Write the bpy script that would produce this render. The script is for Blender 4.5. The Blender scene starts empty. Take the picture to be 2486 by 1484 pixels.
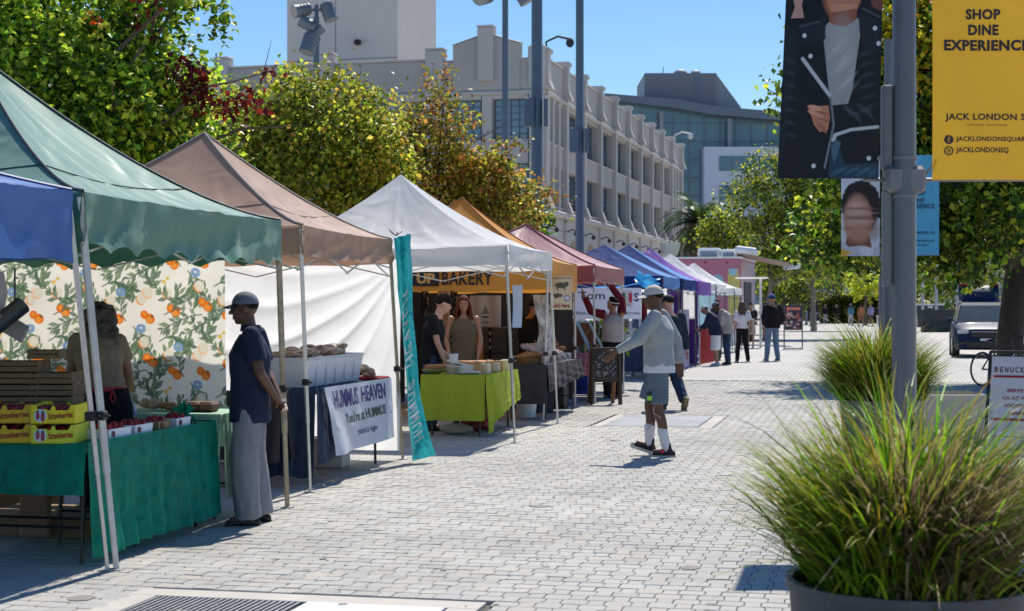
import bpy, math, random
import numpy as np
from mathutils import Vector, Matrix

# ---------------------------------------------------------------- camera, sky, sun, exposure
SC = bpy.context.scene
COL = SC.collection
F, CX, HY, EYE = 3830.0, 1242.5, 742.0, 1.6
YAW = math.atan(858.0 / 3830.0)
ca, sa = math.cos(YAW), math.sin(YAW)
cam = bpy.data.cameras.new("camera")
cam.lens = 36 * F / 2485.0
cam.sensor_width = 36
cam.clip_start = 0.1
cam.clip_end = 3000
cam.dof.use_dof = True
cam.dof.focus_distance = 15.5
cam.dof.aperture_fstop = 4.8
camo = bpy.data.objects.new("camera", cam)
camo.location = (0, 0, EYE)
camo.rotation_euler = (math.pi / 2, 0, YAW)
COL.objects.link(camo)
SC.camera = camo

SUN_EL = math.radians(55)
SUN_DIR = Vector((0.06, 0.99, 0)).normalized()          # horizontal direction towards the sun
SUN_V = Vector((SUN_DIR.x * math.cos(SUN_EL), SUN_DIR.y * math.cos(SUN_EL), math.sin(SUN_EL)))
world = bpy.data.worlds.new("World")
SC.world = world
world.use_nodes = True
wn = world.node_tree
wn.nodes.clear()
sky = wn.nodes.new("ShaderNodeTexSky")
sky.sky_type = 'NISHITA'
sky.sun_disc = False
sky.sun_elevation = SUN_EL
sky.sun_rotation = math.atan2(SUN_DIR.x, SUN_DIR.y)
sky.altitude = 0
sky.air_density = 1.0
sky.dust_density = 0.4
sky.ozone_density = 2.2
bg = wn.nodes.new("ShaderNodeBackground")
bg.inputs['Strength'].default_value = 0.10
wo = wn.nodes.new("ShaderNodeOutputWorld")
hs = wn.nodes.new("ShaderNodeHueSaturation")
hs.inputs['Saturation'].default_value = 1.25
tn = wn.nodes.new("ShaderNodeVectorMath")
tn.operation = 'MULTIPLY'
tn.inputs[1].default_value = (0.84, 0.945, 1.09)
wn.links.new(sky.outputs[0], hs.inputs['Color'])
wn.links.new(hs.outputs[0], tn.inputs[0])
wn.links.new(tn.outputs[0], bg.inputs[0])
wn.links.new(bg.outputs[0], wo.inputs[0])
sl = bpy.data.lights.new("sun", 'SUN')
sl.energy = 4.7
sl.angle = math.radians(0.55)
sl.color = (1.0, 0.95, 0.86)
so = bpy.data.objects.new("sun", sl)
so.rotation_euler = SUN_V.to_track_quat('Z', 'Y').to_euler()
so.location = (0, 0, 30)
COL.objects.link(so)
SC.view_settings.view_transform = 'Standard'
SC.view_settings.look = 'None'
SC.view_settings.exposure = 0.28
SC.view_settings.gamma = 1.0
SC.view_settings.use_curve_mapping = False
SC.render.engine = 'CYCLES'
SC.cycles.max_bounces = 8
SC.cycles.diffuse_bounces = 4
SC.cycles.transparent_max_bounces = 8
SC.cycles.use_denoising = True

R = random.Random(7)
RN = np.random.default_rng(11)
PI = math.pi

# ---------------------------------------------------------------- placing by the measured camera
def at(px, py, d):
    t = (px - CX) / F * d
    return Vector((t * ca - d * sa, t * sa + d * ca, EYE - (py - HY) / F * d))
def gnd(px, py, z=0.0):
    return at(px, py, F * (EYE - z) / (py - HY))
def on_x(px, py, X):
    return at(px, py, X / (-sa + (px - CX) / F * ca))
def on_y(px, py, Y):
    return at(px, py, Y / (ca + (px - CX) / F * sa))
def V(*a):
    return Vector(a)

# ---------------------------------------------------------------- materials
def s2l(c):
    return c / 12.92 if c <= 0.04045 else ((c + 0.055) / 1.055) ** 2.4
def hexc(h):
    h = h.lstrip('#')
    return tuple(s2l(int(h[i:i + 2], 16) / 255) for i in (0, 2, 4))
_M = {}
def M(name, col=(0.5, 0.5, 0.5), rough=0.6, var=0.12, scale=6.0, bump=0.0, bscale=30.0, metal=0.0,
      trans=0.0, attr=False, spec=0.5, coat=0.0, stretch=(1, 1, 1), dirt=0.0, bdist=0.01, tcol=None, wrinkle=0.0, wscale=3.0, sheen=0.0):
    if name in _M:
        return _M[name]
    m = bpy.data.materials.new(name)
    m.use_nodes = True
    nt = m.node_tree
    N, L = nt.nodes, nt.links
    N.clear()
    out = N.new('ShaderNodeOutputMaterial')
    b = N.new('ShaderNodeBsdfPrincipled')
    b.inputs['Roughness'].default_value = rough
    b.inputs['Metallic'].default_value = metal
    b.inputs['Specular IOR Level'].default_value = spec
    b.inputs['Coat Weight'].default_value = coat
    if sheen:
        b.inputs['Sheen Weight'].default_value = sheen
    tc = N.new('ShaderNodeTexCoord')
    mp = N.new('ShaderNodeMapping')
    mp.inputs['Scale'].default_value = stretch
    L.new(tc.outputs['Object'], mp.inputs['Vector'])
    if attr:
        src = N.new('ShaderNodeAttribute')
        src.attribute_name = 'Col'
        base = src.outputs['Color']
    else:
        src = N.new('ShaderNodeRGB')
        src.outputs[0].default_value = (*col, 1)
        base = src.outputs[0]
    nz = N.new('ShaderNodeTexNoise')
    nz.inputs['Scale'].default_value = scale
    nz.inputs['Detail'].default_value = 6
    nz.inputs['Roughness'].default_value = 0.6
    L.new(mp.outputs[0], nz.inputs['Vector'])
    mr = N.new('ShaderNodeMapRange')
    mr.inputs['From Min'].default_value = 0.25
    mr.inputs['From Max'].default_value = 0.75
    mr.inputs['To Min'].default_value = 1 - var
    mr.inputs['To Max'].default_value = 1 + var
    L.new(nz.outputs['Fac'], mr.inputs['Value'])
    mul = N.new('ShaderNodeVectorMath')
    mul.operation = 'SCALE'
    L.new(base, mul.inputs[0])
    L.new(mr.outputs[0], mul.inputs['Scale'])
    colout = mul.outputs[0]
    if dirt:
        n2 = N.new('ShaderNodeTexNoise')
        n2.inputs['Scale'].default_value = scale * 0.23
        n2.inputs['Detail'].default_value = 8
        n2.inputs['Roughness'].default_value = 0.7
        L.new(mp.outputs[0], n2.inputs['Vector'])
        r2 = N.new('ShaderNodeMapRange')
        r2.inputs['From Min'].default_value = 0.42
        r2.inputs['From Max'].default_value = 0.7
        r2.inputs['To Min'].default_value = 1.0
        r2.inputs['To Max'].default_value = 1 - dirt
        L.new(n2.outputs['Fac'], r2.inputs['Value'])
        m2 = N.new('ShaderNodeVectorMath')
        m2.operation = 'SCALE'
        L.new(colout, m2.inputs[0])
        L.new(r2.outputs[0], m2.inputs['Scale'])
        colout = m2.outputs[0]
    L.new(colout, b.inputs['Base Color'])
    nrm = None
    if bump:
        n3 = N.new('ShaderNodeTexNoise')
        n3.inputs['Scale'].default_value = bscale
        n3.inputs['Detail'].default_value = 5
        L.new(mp.outputs[0], n3.inputs['Vector'])
        bp = N.new('ShaderNodeBump')
        bp.inputs['Strength'].default_value = bump
        bp.inputs['Distance'].default_value = bdist
        L.new(n3.outputs['Fac'], bp.inputs['Height'])
        nrm = bp.outputs[0]
    if wrinkle:
        n4 = N.new('ShaderNodeTexNoise')
        n4.noise_type = 'RIDGED_MULTIFRACTAL' if hasattr(n4, 'noise_type') else n4.noise_type
        n4.inputs['Scale'].default_value = wscale
        n4.inputs['Detail'].default_value = 3
        n4.inputs['Distortion'].default_value = 0.6
        L.new(mp.outputs[0], n4.inputs['Vector'])
        bp2 = N.new('ShaderNodeBump')
        bp2.inputs['Strength'].default_value = wrinkle
        bp2.inputs['Distance'].default_value = 0.04
        L.new(n4.outputs['Fac'], bp2.inputs['Height'])
        if nrm:
            L.new(nrm, bp2.inputs['Normal'])
        nrm = bp2.outputs[0]
    if nrm:
        L.new(nrm, b.inputs['Normal'])
    if trans:
        t = N.new('ShaderNodeBsdfTranslucent')
        if nrm:
            L.new(nrm, t.inputs['Normal'])
        if tcol:
            t.inputs['Color'].default_value = (*tcol, 1)
        else:
            L.new(colout, t.inputs['Color'])
        mx = N.new('ShaderNodeMixShader')
        mx.inputs[0].default_value = trans
        L.new(b.outputs[0], mx.inputs[1])
        L.new(t.outputs[0], mx.inputs[2])
        L.new(mx.outputs[0], out.inputs[0])
    else:
        L.new(b.outputs[0], out.inputs[0])
    _M[name] = m
    return m

# ---------------------------------------------------------------- mesh builder
class MB:
    def __init__(s):
        s.v = []; s.f = []; s.n = 0; s.c = []
    def add(s, verts, faces, col=None):
        verts = np.asarray(verts, dtype=np.float32).reshape(-1, 3)
        s.v.append(verts)
        o = s.n
        s.f.extend([tuple(int(i) + o for i in f) for f in faces])
        s.n += len(verts)
        if col is not None:
            c = np.asarray(col, dtype=np.float32)
            if c.ndim == 1:
                c = np.tile(c[:3], (len(verts), 1))
            s.c.append(c)
        return s
    def box(s, x0, x1, y0, y1, z0, z1, col=None):
        v = [(x, y, z) for x in (x0, x1) for y in (y0, y1) for z in (z0, z1)]
        f = [(0, 1, 3, 2), (4, 6, 7, 5), (0, 4, 5, 1), (2, 3, 7, 6), (0, 2, 6, 4), (1, 5, 7, 3)]
        return s.add(v, f, col)
    def cbox(s, x0, x1, y0, y1, z0, z1, b=0.01, col=None):
        """box with chamfered edges"""
        vs = []
        xs, ys, zs = (x0, x1), (y0, y1), (z0, z1)
        for i in (0, 1):
            for j in (0, 1):
                for k in (0, 1):
                    X, Y, Z = xs[i], ys[j], zs[k]
                    dx, dy, dz = (b, -b)[i], (b, -b)[j], (b, -b)[k]
                    vs += [(X, Y + dy, Z + dz), (X + dx, Y, Z + dz), (X + dx, Y + dy, Z)]
        def I(i, j, k, a): return ((i * 2 + j) * 2 + k) * 3 + a
        f = []
        for i in (0, 1):
            q = [I(i, 0, 0, 0), I(i, 1, 0, 0), I(i, 1, 1, 0), I(i, 0, 1, 0)]; f.append(q if i else q[::-1])
            q = [I(0, i, 0, 1), I(1, i, 0, 1), I(1, i, 1, 1), I(0, i, 1, 1)]; f.append(q[::-1] if i else q)
            q = [I(0, 0, i, 2), I(1, 0, i, 2), I(1, 1, i, 2), I(0, 1, i, 2)]; f.append(q if i else q[::-1])
        for i in (0, 1):
            for j in (0, 1):
                f.append([I(i, j, 0, 0), I(i, j, 1, 0), I(i, j, 1, 1), I(i, j, 0, 1)])
                f.append([I(i, 0, j, 0), I(i, 1, j, 0), I(i, 1, j, 2), I(i, 0, j, 2)])
                f.append([I(0, i, j, 1), I(1, i, j, 1), I(1, i, j, 2), I(0, i, j, 2)])
                for k in (0, 1):
                    f.append([I(i, j, k, 0), I(i, j, k, 1), I(i, j, k, 2)])
        return s.add(vs, f, col)
    def obox(s, c, size, rot=None, col=None, b=0.0):
        t = MB()
        h = [x / 2 for x in size]
        if b: t.cbox(-h[0], h[0], -h[1], h[1], -h[2], h[2], b)
        else: t.box(-h[0], h[0], -h[1], h[1], -h[2], h[2])
        m = np.array(rot.to_3x3()) if rot is not None else np.eye(3)
        v = t.v[0] @ m.T + np.array(c)
        return s.add(v, t.f, col)
    def merge(s, o, mat=None):
        v = np.concatenate(o.v)
        if mat is not None:
            a = np.array(mat)
            v = v @ a[:3, :3].T + a[:3, 3]
        s.add(v, o.f)
        if o.c: s.c.append(np.concatenate(o.c))
        return s
    def tube(s, pts, r, n=8, caps=True, col=None, up=None, ry=None):
        P = [Vector(p) for p in pts]
        k = len(P)
        rr = [r] * k if not hasattr(r, '__len__') else list(r)
        ryy = rr if ry is None else ([ry] * k if not hasattr(ry, '__len__') else list(ry))
        vs = []
        tprev = None
        ax = None
        for i in range(k):
            t = (P[min(i + 1, k - 1)] - P[max(i - 1, 0)])
            if t.length < 1e-9: t = Vector((0, 0, 1))
            t.normalize()
            if up is not None:
                ax = Vector(up) - t * Vector(up).dot(t)
                if ax.length < 1e-5: ax = t.orthogonal()
                ax.normalize()
            elif ax is None:
                ax = t.orthogonal().normalized()
            else:
                ax = ax - t * ax.dot(t)
                ax = ax.normalized() if ax.length > 1e-6 else t.orthogonal().normalized()
            ay = t.cross(ax)
            for j in range(n):
                a = 2 * PI * j / n
                vs.append(P[i] + ax * (rr[i] * math.cos(a)) + ay * (ryy[i] * math.sin(a)))
        f = []
        for i in range(k - 1):
            for j in range(n):
                j2 = (j + 1) % n
                f.append((i * n + j, i * n + j2, (i + 1) * n + j2, (i + 1) * n + j))
        if caps:
            f.append(tuple(range(n))[::-1])
            f.append(tuple((k - 1) * n + j for j in range(n)))
        return s.add([tuple(v) for v in vs], f, col)
    def capsule(s, p0, p1, r0, r1, n=12, m=4, col=None):
        p0, p1 = Vector(p0), Vector(p1)
        ax = (p1 - p0)
        Ln = ax.length
        ax = ax / Ln if Ln > 1e-6 else Vector((0, 0, 1))
        pts, rr = [], []
        for i in range(m + 1):
            a = PI / 2 * i / m
            pts.append(p0 - ax * (r0 * math.cos(a))); rr.append(max(r0 * math.sin(a), 1e-4))
        for i in range(m + 1):
            a = PI / 2 * i / m
            pts.append(p1 + ax * (r1 * math.sin(a))); rr.append(max(r1 * math.cos(a), 1e-4))
        return s.ring(pts, rr, ax, n, col)
    def ring(s, pts, rr, ax, n, col):
        x = ax.orthogonal().normalized(); y = ax.cross(x)
        vs = []
        for p, r in zip(pts, rr):
            for j in range(n):
                a = 2 * PI * j / n
                vs.append(tuple(p + x * (r * math.cos(a)) + y * (r * math.sin(a))))
        k = len(pts)
        f = []
        for i in range(k - 1):
            for j in range(n):
                j2 = (j + 1) % n
                f.append((i * n + j, i * n + j2, (i + 1) * n + j2, (i + 1) * n + j))
        f.append(tuple(range(n))[::-1]); f.append(tuple((k - 1) * n + j for j in range(n)))
        return s.add(vs, f, col)
    def ell(s, c, r, rot=None, n=16, m=10, col=None):
        c = Vector(c)
        vs = []
        for i in range(m + 1):
            th = PI * i / m
            for j in range(n):
                a = 2 * PI * j / n
                p = Vector((r[0] * math.sin(th) * math.cos(a), r[1] * math.sin(th) * math.sin(a), r[2] * math.cos(th)))
                if i in (0, m): p.x *= 0.0; p.y *= 0.0; p.x += 1e-4 * math.cos(a); p.y += 1e-4 * math.sin(a)
                if rot is not None: p = rot @ p
                vs.append(tuple(p + c))
        f = []
        for i in range(m):
            for j in range(n):
                j2 = (j + 1) % n
                f.append((i * n + j, (i + 1) * n + j, (i + 1) * n + j2, i * n + j2))
        f.append(tuple(range(n))); f.append(tuple(m * n + j for j in range(n))[::-1])
        return s.add(vs, f, col)
    def lathe(s, prof, c=(0, 0, 0), n=24, col=None, close=False):
        vs = []
        for r, z in prof:
            for j in range(n):
                a = 2 * PI * j / n
                vs.append((c[0] + r * math.cos(a), c[1] + r * math.sin(a), c[2] + z))
        f = []
        for i in range(len(prof) - 1):
            for j in range(n):
                j2 = (j + 1) % n
                f.append((i * n + j, i * n + j2, (i + 1) * n + j2, (i + 1) * n + j))
        if close:
            f.append(tuple(range(n))[::-1]); f.append(tuple((len(prof) - 1) * n + j for j in range(n)))
        return s.add(vs, f, col)
    def grid(s, fn, nu, nv, col=None, cfn=None):
        U, W = np.meshgrid(np.linspace(0, 1, nu + 1), np.linspace(0, 1, nv + 1))
        vs = fn(U.ravel(), W.ravel())
        f = [(j * (nu + 1) + i, j * (nu + 1) + i + 1, (j + 1) * (nu + 1) + i + 1, (j + 1) * (nu + 1) + i) for j in range(nv) for i in range(nu)]
        if cfn is not None: col = cfn(U.ravel(), W.ravel())
        return s.add(vs, f, col)
    def prism(s, poly, origin, ux, uy, un, depth, col=None):
        """polygon (2d) extruded along un"""
        o, ux, uy, un = Vector(origin), Vector(ux), Vector(uy), Vector(un)
        a = [o + ux * p[0] + uy * p[1] for p in poly]
        b = [p + un * depth for p in a]
        k = len(poly)
        f = [tuple(range(k))[::-1], tuple(range(k, 2 * k))] + [(i, (i + 1) % k, k + (i + 1) % k, k + i) for i in range(k)]
        return s.add([tuple(p) for p in a + b], f, col)
    def mesh(s, name, smooth=False, angle=40):
        me = bpy.data.meshes.new(name)
        v = np.concatenate(s.v) if s.v else np.zeros((0, 3))
        me.from_pydata(v.tolist(), [], s.f)
        if s.c:
            c = np.concatenate(s.c)
            if len(c) == len(v):
                a = me.color_attributes.new('Col', 'FLOAT_COLOR', 'POINT')
                a.data.foreach_set('color', np.concatenate([c, np.ones((len(c), 1))], 1).astype(np.float32).ravel())
        if smooth:
            me.polygons.foreach_set('use_smooth', [True] * len(me.polygons))
            if angle < 180:
                me.set_sharp_from_angle(angle=math.radians(angle))
        me.update()
        return me

def thing(name, label, cat, loc=(0, 0, 0), rz=0.0, group=None):
    o = bpy.data.objects.new(name, None)
    o.location = loc
    o.rotation_euler = (0, 0, rz)
    o.empty_display_size = 0.2
    COL.objects.link(o)
    o['label'] = label; o['category'] = cat
    if group: o['group'] = group
    return o
def lm(o):
    m = Matrix.Translation(o.location) @ o.rotation_euler.to_matrix().to_4x4()
    return lm(o.parent) @ o.matrix_parent_inverse @ m if o.parent else m
def part(name, mb, mat, parent, world=True, smooth=False, kind=None, label=None, angle=40):
    """one mesh object; world=True: vertices are world coordinates, else the parent's local ones"""
    me = mb.mesh(name, smooth, angle) if isinstance(mb, MB) else mb
    if mat is not None and not me.materials:
        me.materials.append(mat)
    o = bpy.data.objects.new(name, me)
    COL.objects.link(o)
    if parent is not None:
        o.parent = parent
        if world:
            o.matrix_parent_inverse = lm(parent).inverted()
    if kind: o['kind'] = kind
    if label: o['label'] = label
    return o
def solo(name, mb, mat, label, cat, group=None, smooth=False, angle=40, kind=None):
    o = part(name, mb, mat, None, smooth=smooth, angle=angle)
    if label: o['label'] = label
    if cat: o['category'] = cat
    if group: o['group'] = group
    if kind: o['kind'] = kind
    return o
def struct(name, mb, mat, smooth=False, parent=None):
    o = part(name, mb, mat, parent, smooth=smooth)
    o['kind'] = 'structure'
    return o
def kids(o):
    return [c for c in bpy.data.objects if c.parent == o]
def copy_tree(o, loc=None, rz=None, label=None, parent=None, ch=None):
    c = o.copy()
    COL.objects.link(c)
    if parent is not None: c.parent = parent
    if loc is not None: c.location = loc
    if rz is not None: c.rotation_euler = (0, 0, rz)
    if label: c['label'] = label
    for k in o.children:
        copy_tree(k, parent=c)
    return c

# ---------------------------------------------------------------- flat print and lettering
class Ras:
    def __init__(s, w, h, base):
        s.w, s.h = w, h
        s.a = np.tile(np.array(base, dtype=np.float32), (h, w, 1))
        s.X, s.Y = np.meshgrid(np.linspace(0, 1, w), np.linspace(0, 1, h))     # Y=0 bottom
    def put(s, m, col, al=1.0):
        m = (m * al)[..., None]
        s.a = s.a * (1 - m) + np.array(col, dtype=np.float32) * m
    def ell(s, cx, cy, rx, ry, col, ang=0, al=1.0, soft=0.15):
        c, n = math.cos(ang), math.sin(ang)
        dx, dy = s.X - cx, (s.Y - cy)
        x = (dx * c + dy * n) / rx; y = (-dx * n + dy * c) / ry
        d = np.sqrt(x * x + y * y)
        s.put(np.clip((1 - d) / soft + 0.5, 0, 1), col, al)
    def poly(s, pts, col, al=1.0):
        m = np.zeros(s.X.shape, bool)
        k = len(pts)
        for i in range(k):
            x0, y0 = pts[i]; x1, y1 = pts[(i + 1) % k]
            if y0 == y1: continue
            c = ((s.Y >= min(y0, y1)) & (s.Y < max(y0, y1)))
            xx = x0 + (s.Y - y0) * (x1 - x0) / (y1 - y0)
            m ^= c & (s.X < xx)
        s.put(m.astype(np.float32), col, al)
    def line(s, pts, w, col, al=1.0, asp=1.0):
        for (x0, y0), (x1, y1) in zip(pts[:-1], pts[1:]):
            dx, dy = (x1 - x0) * asp, y1 - y0
            L2 = dx * dx + dy * dy + 1e-12
            t = np.clip((((s.X - x0) * asp) * dx + (s.Y - y0) * dy) / L2, 0, 1)
            d = np.hypot((s.X - x0) * asp - t * dx, s.Y - y0 - t * dy)
            s.put(np.clip((w - d) / (w * 0.4) + 0.5, 0, 1), col, al)
    def grid(s, fn):
        mb = MB()
        mb.grid(fn, s.w - 1, s.h - 1, col=s.a.reshape(-1, 3))
        return mb
_T = {}
def text_geo(body, bold=0.0, spacing=1.0):
    k = (body, bold, spacing)
    if k in _T: return _T[k]
    cu = bpy.data.curves.new('lettering', 'FONT')
    cu.body = body; cu.offset = bold; cu.resolution_u = 3; cu.space_character = spacing
    cu.size = 1.0; cu.align_x = 'CENTER'; cu.align_y = 'CENTER'
    ob = bpy.data.objects.new('lettering', cu)
    COL.objects.link(ob)
    me = bpy.data.meshes.new_from_object(ob.evaluated_get(bpy.context.evaluated_depsgraph_get()))
    v = np.array([x.co[:] for x in me.vertices]).reshape(-1, 3)
    f = [tuple(p.vertices) for p in me.polygons]
    bpy.data.objects.remove(ob); bpy.data.curves.remove(cu); bpy.data.meshes.remove(me)
    if len(v):
        mn, mx = v.min(0), v.max(0)
        v = v - (mn + mx) / 2
        v[:, :2] /= np.maximum((mx - mn)[:2], 1e-6)     # unit box, centred
    _T[k] = (v, f)
    return _T[k]
def text_mb(mb, body, fn, cx, cy, w, h, bold=0.0, spacing=1.0, rot=0.0, col=None):
    """lettering in the box (cx,cy,w,h) of the surface fn(u,v)->xyz"""
    v, f = text_geo(body, bold, spacing)
    x, y = v[:, 0] * w, v[:, 1] * h
    c, n = math.cos(rot), math.sin(rot)
    mb.add(fn(cx + x * c - y * n, cy + x * n + y * c), f, col)
    return mb
def plane_fn(o, ux, uy, off=0.003):
    o, ux, uy = Vector(o), Vector(ux), Vector(uy)
    n = ux.cross(uy).normalized() * off
    O, A, B, Nn = np.array(o), np.array(ux), np.array(uy), np.array(n)
    def fn(u, v):
        return O + Nn + np.outer(u, A) + np.outer(v, B)
    return fn
def nz(x, y, z=0, s=1.0, seed=0):
    """cheap smooth noise"""
    r = np.random.default_rng(seed)
    o = np.zeros_like(np.asarray(x, dtype=float))
    for i in range(7):
        k = r.normal(size=3) * s * (1 + i * 0.45)
        o = o + np.sin(k[0] * x + k[1] * y + k[2] * z + r.uniform(0, 6.28)) / (1 + i * 0.4)
    return o / 3.2
# ================================================================ SETTING: ground, paving
C = hexc
def leaf_free(): pass
paver_m = M('paver_concrete', (0.50, 0.475, 0.435), rough=0.85, var=0.10, scale=1.6, bump=0.35, bscale=160, dirt=0.24, attr=True, spec=0.25)
sand_m = M('joint_sand', (0.15, 0.14, 0.12), rough=0.95, var=0.3, scale=30, spec=0.1)
conc_m = M('pale_concrete', (0.52, 0.48, 0.43), rough=0.85, var=0.08, scale=2.5, bump=0.2, bscale=120, dirt=0.15, spec=0.25)
PX, PL, PD, PC = 0.118, 0.27, 0.0145, 0.034       # column spacing, period, zigzag, slope of the zigzag
Y_END = 34.0

def paver_poly(wide, g=0.0021):
    a = PL / 4
    w = PX / 2 + (PD if wide else -PD) - g
    m = PX / 2 - g
    h = a - g
    c = PC / 2
    return [(-m, -h), (m, -h), (w, -h + c), (w, h - c), (m, h), (-m, h), (-w, h - c), (-w, -h + c)]
def paver_geo(wide):
    p = np.array(paver_poly(wide))
    top = p * np.array([1 - 0.0035 / (PX / 2), 1 - 0.0035 / (PL / 4)])
    v = np.concatenate([np.c_[top, np.zeros(8)], np.c_[p, -0.004 * np.ones(8)], np.c_[p, -0.03 * np.ones(8)]])
    f = [tuple(range(8))]
    for i in range(8):
        j = (i + 1) % 8
        f += [(8 + i, 8 + j, j, i), (16 + i, 16 + j, 8 + j, 8 + i)]
    return v, f
# the strips of the plaza that are not small pavers: concrete surrounds of the two service covers
def inrect(x, y, r): return r[0] < x < r[1] and r[2] < y < r[3]
G1a, G1b = gnd(241, 1484), gnd(1205, 1447)
vault1 = (gnd(1195, 1452).x - 2.0 - 0.0, gnd(1195, 1452).x, 6.6, gnd(800, 1446).y)
v2l, v2r = gnd(1458, 1034), gnd(1700, 1034)
vault2 = (v2l.x - 0.12, v2r.x + 0.18, v2l.y - 0.10, gnd(1700, 1011).y + 0.16)
pos = []
cols_i = range(int(-10.0 / PX), int(3.4 / PX))
for i in cols_i:
    x = i * PX
    y0 = 6.9 + (0 if i % 2 else PL / 2)
    n = int((Y_END - 6.9) / (PL / 2)) - 1
    for k in range(n):
        y = y0 + k * PL / 2
        d = -x * sa + y * ca
        px = CX + F * (x * ca + y * sa) / d
        py = HY + F * EYE / d
        if px < -60 or px > 2560 or py > 1560: continue
        if inrect(x, y, vault1) or inrect(x, y, vault2): continue
        pos.append((d, x, y, k % 2))
pos.sort()
paving = thing('plaza_paving', 'pale grey interlocking pavers', 'paving', (0, 0, 0))
del paving['category'], paving['label']
paving['kind'] = 'structure'
base_cols = np.array([[0.45, 0.435, 0.395], [0.465, 0.45, 0.41], [0.435, 0.42, 0.385], [0.47, 0.435, 0.385], [0.42, 0.405, 0.37], [0.455, 0.445, 0.415]])
geos = [paver_geo(False), paver_geo(True)]
pm = []
for wd in (0, 1):
    for ci in range(6):
        t = MB(); t.add(geos[wd][0], geos[wd][1], base_cols[ci]); me = t.mesh('paver'); me.materials.append(paver_m); pm.append(me)
for d, x, y, wd in pos[:300]:
    o = bpy.data.objects.new('paver', pm[wd * 6 + R.randrange(6)])
    o.location = (x, y, R.uniform(-0.0012, 0.0012))
    o.rotation_euler = (R.gauss(0, 0.008), R.gauss(0, 0.008), R.gauss(0, 0.006))
    COL.objects.link(o); o.parent = paving
rest = np.array([p[1:] for p in pos[300:]])
mb = MB()
for wd in (0, 1):
    sel = rest[rest[:, 2] == wd]
    v, f = geos[wd]
    k = len(sel)
    tz = RN.normal(0, 0.0011, k)
    tx, ty = RN.normal(0, 0.009, k), RN.normal(0, 0.009, k)
    ro = RN.normal(0, 0.007, k)
    vx = v[None, :, 0] - ro[:, None] * v[None, :, 1] + sel[:, 0:1]
    vy = v[None, :, 1] + ro[:, None] * v[None, :, 0] + sel[:, 1:2]
    vz = v[None, :, 2] + tz[:, None] + tx[:, None] * v[None, :, 0] + ty[:, None] * v[None, :, 1]
    allv = np.stack([vx, vy, vz], -1).reshape(-1, 3)
    fa = np.array([q for q in f if len(q) == 4])
    nf = []
    off = (np.arange(k) * len(v))[:, None, None]
    nf = (fa[None] + off).reshape(-1, 4).tolist() + (np.arange(8)[None] + (np.arange(k) * len(v))[:, None]).tolist()
    cc = base_cols[RN.integers(0, 6, k)] * RN.uniform(0.95, 1.04, (k, 1))
    mb.add(allv, nf, np.repeat(cc, len(v), 0))
part('distant_pavers', mb, paver_m, paving, kind='stuff')
# far paving: same pattern carried on by the material
def far_paving_mat():
    m = M('far_paving', (0.52, 0.50, 0.465), rough=0.85, var=0.08, scale=0.8, dirt=0.12, spec=0.25)
    nt = m.node_tree; N, L = nt.nodes, nt.links
    b = [n for n in N if n.type == 'BSDF_PRINCIPLED'][0]
    src = b.inputs['Base Color'].links[0].from_socket
    tc = [n for n in N if n.type == 'TEX_COORD'][0]
    br = N.new('ShaderNodeTexBrick')
    br.inputs['Scale'].default_value = 1.0
    br.inputs['Brick Width'].default_value = PL / 2
    br.inputs['Row Height'].default_value = PX
    br.inputs['Mortar Size'].default_value = 0.006
    br.inputs['Color1'].default_value = (1, 1, 1, 1); br.inputs['Color2'].default_value = (0.93, 0.93, 0.93, 1)
    br.inputs['Mortar'].default_value = (0.45, 0.45, 0.45, 1)
    mp = N.new('ShaderNodeMapping'); mp.inputs['Rotation'].default_value = (0, 0, PI / 2)
    L.new(tc.outputs['Object'], mp.inputs['Vector']); L.new(mp.outputs[0], br.inputs['Vector'])
    mx = N.new('ShaderNodeMix'); mx.data_type = 'RGBA'; mx.blend_type = 'MULTIPLY'; mx.inputs['Factor'].default_value = 1
    L.new(src, mx.inputs['A']); L.new(br.outputs['Color'], mx.inputs['B']); L.new(mx.outputs['Result'], b.inputs['Base Color'])
    return m
ground_m = M('ground_asphalt', (0.36, 0.345, 0.32), rough=0.9, var=0.15, scale=0.6)  # lightened so that it bounces light onto the warehouse walls
struct('ground', MB().box(-900, 900, -60, 2400, -0.6, -0.05), ground_m)
struct('paving_bed', MB().box(-12, 1.6, -2, Y_END + 0.15, -0.049, -0.022), sand_m)
struct('far_paving', MB().box(-14, 3.2, Y_END - 0.02, 175, -0.049, -0.001), far_paving_mat())
struct('roadway', MB().box(3.2, 60, Y_END - 40, 175, -0.049, -0.006).box(1.62, 3.2, Y_END - 40, Y_END - 0.02, -0.049, -0.006), conc_m)
# surrounds of the service covers and the covers themselves
def surround(name, r, inner):
    m = MB()
    x0, x1, y0, y1 = r; a0, a1, b0, b1 = inner
    m.cbox(x0 + .004, x1 - .004, b1, y1, -0.03, 0.0, 0.003).cbox(x0 + .004, x1 - .004, y0, b0, -0.03, 0.0, 0.003)
    m.cbox(x0 + .004, a0, b0 + .002, b1 - .002, -0.03, 0.0, 0.003).cbox(a1, x1 - .004, b0 + .002, b1 - .002, -0.03, 0.0, 0.003)
    return struct(name, m, conc_m)
steel_m = M('cover_steel', (0.22, 0.235, 0.26), rough=0.55, metal=0.35, var=0.12, scale=5, bump=0.15, bscale=90, dirt=0.4)
grate_m = M('grate_steel', (0.30, 0.31, 0.33), rough=0.5, metal=0.7, var=0.2, scale=14)
in1 = (vault1[0] + 0.17, gnd(1095, 1470).x, 5.0, gnd(800, 1463).y)
surround('grate_surround', (vault1[0], vault1[1], 4.9, vault1[3]), in1)
t = thing('drain_grate', 'steel grating set in the concrete surround at the near edge of the paving', 'grate', (in1[0], in1[3], 0))
gx1 = gnd(728, 1466).x
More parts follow.
